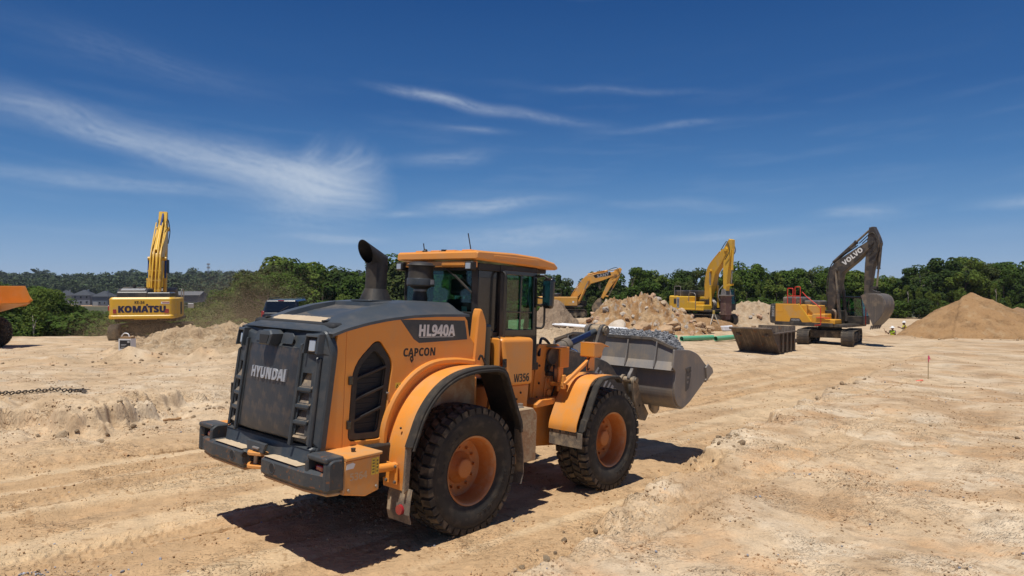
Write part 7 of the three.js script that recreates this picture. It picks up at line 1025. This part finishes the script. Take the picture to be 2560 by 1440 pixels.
  if (look.band) M('reflective_band', vm, [lathe([[0.168, 0], [0.17, 0.05]], 24).scale(1, 1, 1.12).translate(lerp(P[0], C[0], 0.35), lerp(P[1], C[1], 0.35), P[2])], look.band);
  if (look.hat) M('hard_hat', T, [lathe([[look.brim, 0.0], [look.brim, 0.012], [0.135, 0.03], [0.128, 0.07], [0.105, 0.12], [0.06, 0.15], [0.001, 0.158]], 24).translate(H[0], H[1] + 0.06, H[2])], look.hat);
  if (look.cap) M('cap', T, [lathe([[0.108, 0.0], [0.106, 0.05], [0.085, 0.09], [0.001, 0.11]], 20).translate(H[0], H[1] + 0.07, H[2]), rb(0.12, 0.015, 0.15, H[0] + 0.14, H[1] + 0.075, H[2], 0.006)], look.cap);
  return T;
}
const PERSONM = new THREE.MeshStandardMaterial({ vertexColors: true, roughness: 0.85 });
{
  const hv = plain([0.42, 0.66, 0.02], 0.7), hv2 = plain([0.70, 0.66, 0.03], 0.7), wh = plain([0.78, 0.78, 0.77], 0.35), bandM = plain([0.70, 0.72, 0.5], 0.4);
  const stand = { pelvis: [0, 0.95, 0], chest: [0.02, 1.27, 0], neck: [0.02, 1.47, 0], head: [0.05, 1.59, 0], hipL: [0, 0.92, -0.09], hipR: [0, 0.92, 0.09], knL: [0.03, 0.5, -0.11], knR: [0.05, 0.5, 0.12], anL: [0, 0.09, -0.12], anR: [0.02, 0.09, 0.13], shL: [0.02, 1.41, -0.19], shR: [0.02, 1.41, 0.19], elL: [0.10, 1.14, -0.26], elR: [0.12, 1.14, 0.25], wrL: [0.33, 1.22, -0.20], wrR: [0.36, 1.20, 0.16] };
  const x1 = seeX(2232, 57), y1 = seeY(815, 57) - 1.79, x2 = seeX(2262, 58.2), y2 = seeY(803, 58.2) - 1.77;
  person('worker in a wide white hat and lime vest, lower in the trench, holding a rod', [x1, y1, -57], -2.5, { ...stand, elR: [0.12, 1.16, 0.28], wrR: [0.32, 1.3, 0.34] }, { shirt: [0.16, 0.12, 0.12], trouser: [0.012, 0.015, 0.016], vest: hv, hat: wh, brim: 0.225, band: hv2 });
  const rod = thing('rod', 'thin rod held up by the worker in the wide hat', 'rod', [x1, y1, -57], -2.5); M('shaft', rod, [cyl([0.40, 1.18, 0.35], [0.62, 1.62, 0.42], 0.016)], plain([0.35, 0.22, 0.12], 0.8));
  person('worker in a white hard hat and yellow vest, standing higher beside the brown cone', [x2, y2, -58.2], 2.85, { ...stand, knR: [0.16, 0.52, 0.1], anR: [0.14, 0.12, 0.1], elL: [0.14, 1.16, -0.25], wrL: [0.36, 1.24, -0.1], wrR: [0.40, 1.26, 0.08] }, { shirt: [0.13, 0.07, 0.06], trouser: [0.02, 0.016, 0.02], vest: hv2, hat: wh, brim: 0.15, band: bandM, sleeve: true });
  const sit = (o) => ({ pelvis: [0, 0.30, 0], chest: [-0.03, 0.62, 0], neck: [-0.01, 0.83, 0], head: [0.03, 0.94, 0], hipL: [0.02, 0.28, -0.09], hipR: [0.02, 0.28, 0.09], knL: [0.42, 0.33, -0.13], knR: [0.42, 0.33, 0.13], anL: [0.5, 0.05, -0.13], anR: [0.5, 0.05, 0.13], shL: [-0.02, 0.76, -0.19], shR: [-0.02, 0.76, 0.19], elL: [0.15, 0.52, -0.27], elR: [0.15, 0.52, 0.27], wrL: [0.37, 0.58, -0.16], wrR: [0.36, 0.52, 0.22], ...o });
  const op = person('operator in a black cap and lime shirt seated in the loader cab', [0, 0, 0], 0, sit({ head: [0.03, 0.96, 0.03] }), { shirt: [0.16, 0.30, 0.03], trouser: [0.03, 0.035, 0.05], vest: plain([0.2, 0.4, 0.03], 0.8), cap: MAT.letterBlack });
  op.position.copy(new THREE.Vector3(-0.34, 1.885, 0.05).applyQuaternion(poseQ).add(WL.position)); op.quaternion.copy(poseQ);
  const ex = scene.children.find((o) => o.name === 'excavator'), o2 = person('operator in a lime vest seated in the dark-boomed excavator', [0, 0, 0], ex.rotation.y, sit({}), { shirt: [0.25, 0.35, 0.45], trouser: [0.2, 0.28, 0.4], vest: hv, cap: MAT.letterBlack });
  o2.position.copy(new THREE.Vector3(0.72, 1.70, -1.0).applyQuaternion(ex.quaternion).add(ex.position));
}
{ // dust hanging round the left excavator
  const N = 240000, g = new THREE.OctahedronGeometry(1, 0), inst = new THREE.InstancedMesh(g, new THREE.MeshStandardMaterial({ color: new THREE.Color().setRGB(0.42, 0.33, 0.22), roughness: 1 }), N), m4 = new THREE.Matrix4(), q = new THREE.Quaternion(), r = rng(909), nr = () => (r() + r() + r() + r() - 2) * 0.95;
  for (let i = 0; i < N; i++) { const a = r(); let x, y, z; if (a < 0.3) { x = -21.5 + nr() * 3.0; y = -0.2 + Math.abs(nr()) * 1.3; z = -40.6 + nr() * 1.5; } else if (a < 0.6) { x = -18.4 + nr() * 2.8; y = -0.2 + Math.abs(nr()) * 2.4; z = -43 + nr() * 2.5; } else { x = -16.2 + nr() * 3.2; y = -0.4 + Math.abs(nr()) * 3.6; z = -45 + nr() * 2.5; } const s = 0.0032 + 0.0034 * r(); m4.compose(new THREE.Vector3(x, y, z), q, new THREE.Vector3(s, s, s)); inst.setMatrixAt(i, m4); }
  inst.name = 'dust_cloud'; tag(inst, 'brown dust hanging round the tracks of the left excavator', 'dust', null, 'stuff'); scene.add(inst);
}
scene.fog = new THREE.FogExp2(new THREE.Color(0.62, 0.72, 0.86), 0.00013); // thin summer haze
scene.traverse((o) => { if (o.isMesh) { o.castShadow = true; o.receiveShadow = true; } });
renderer.render(scene, camera);
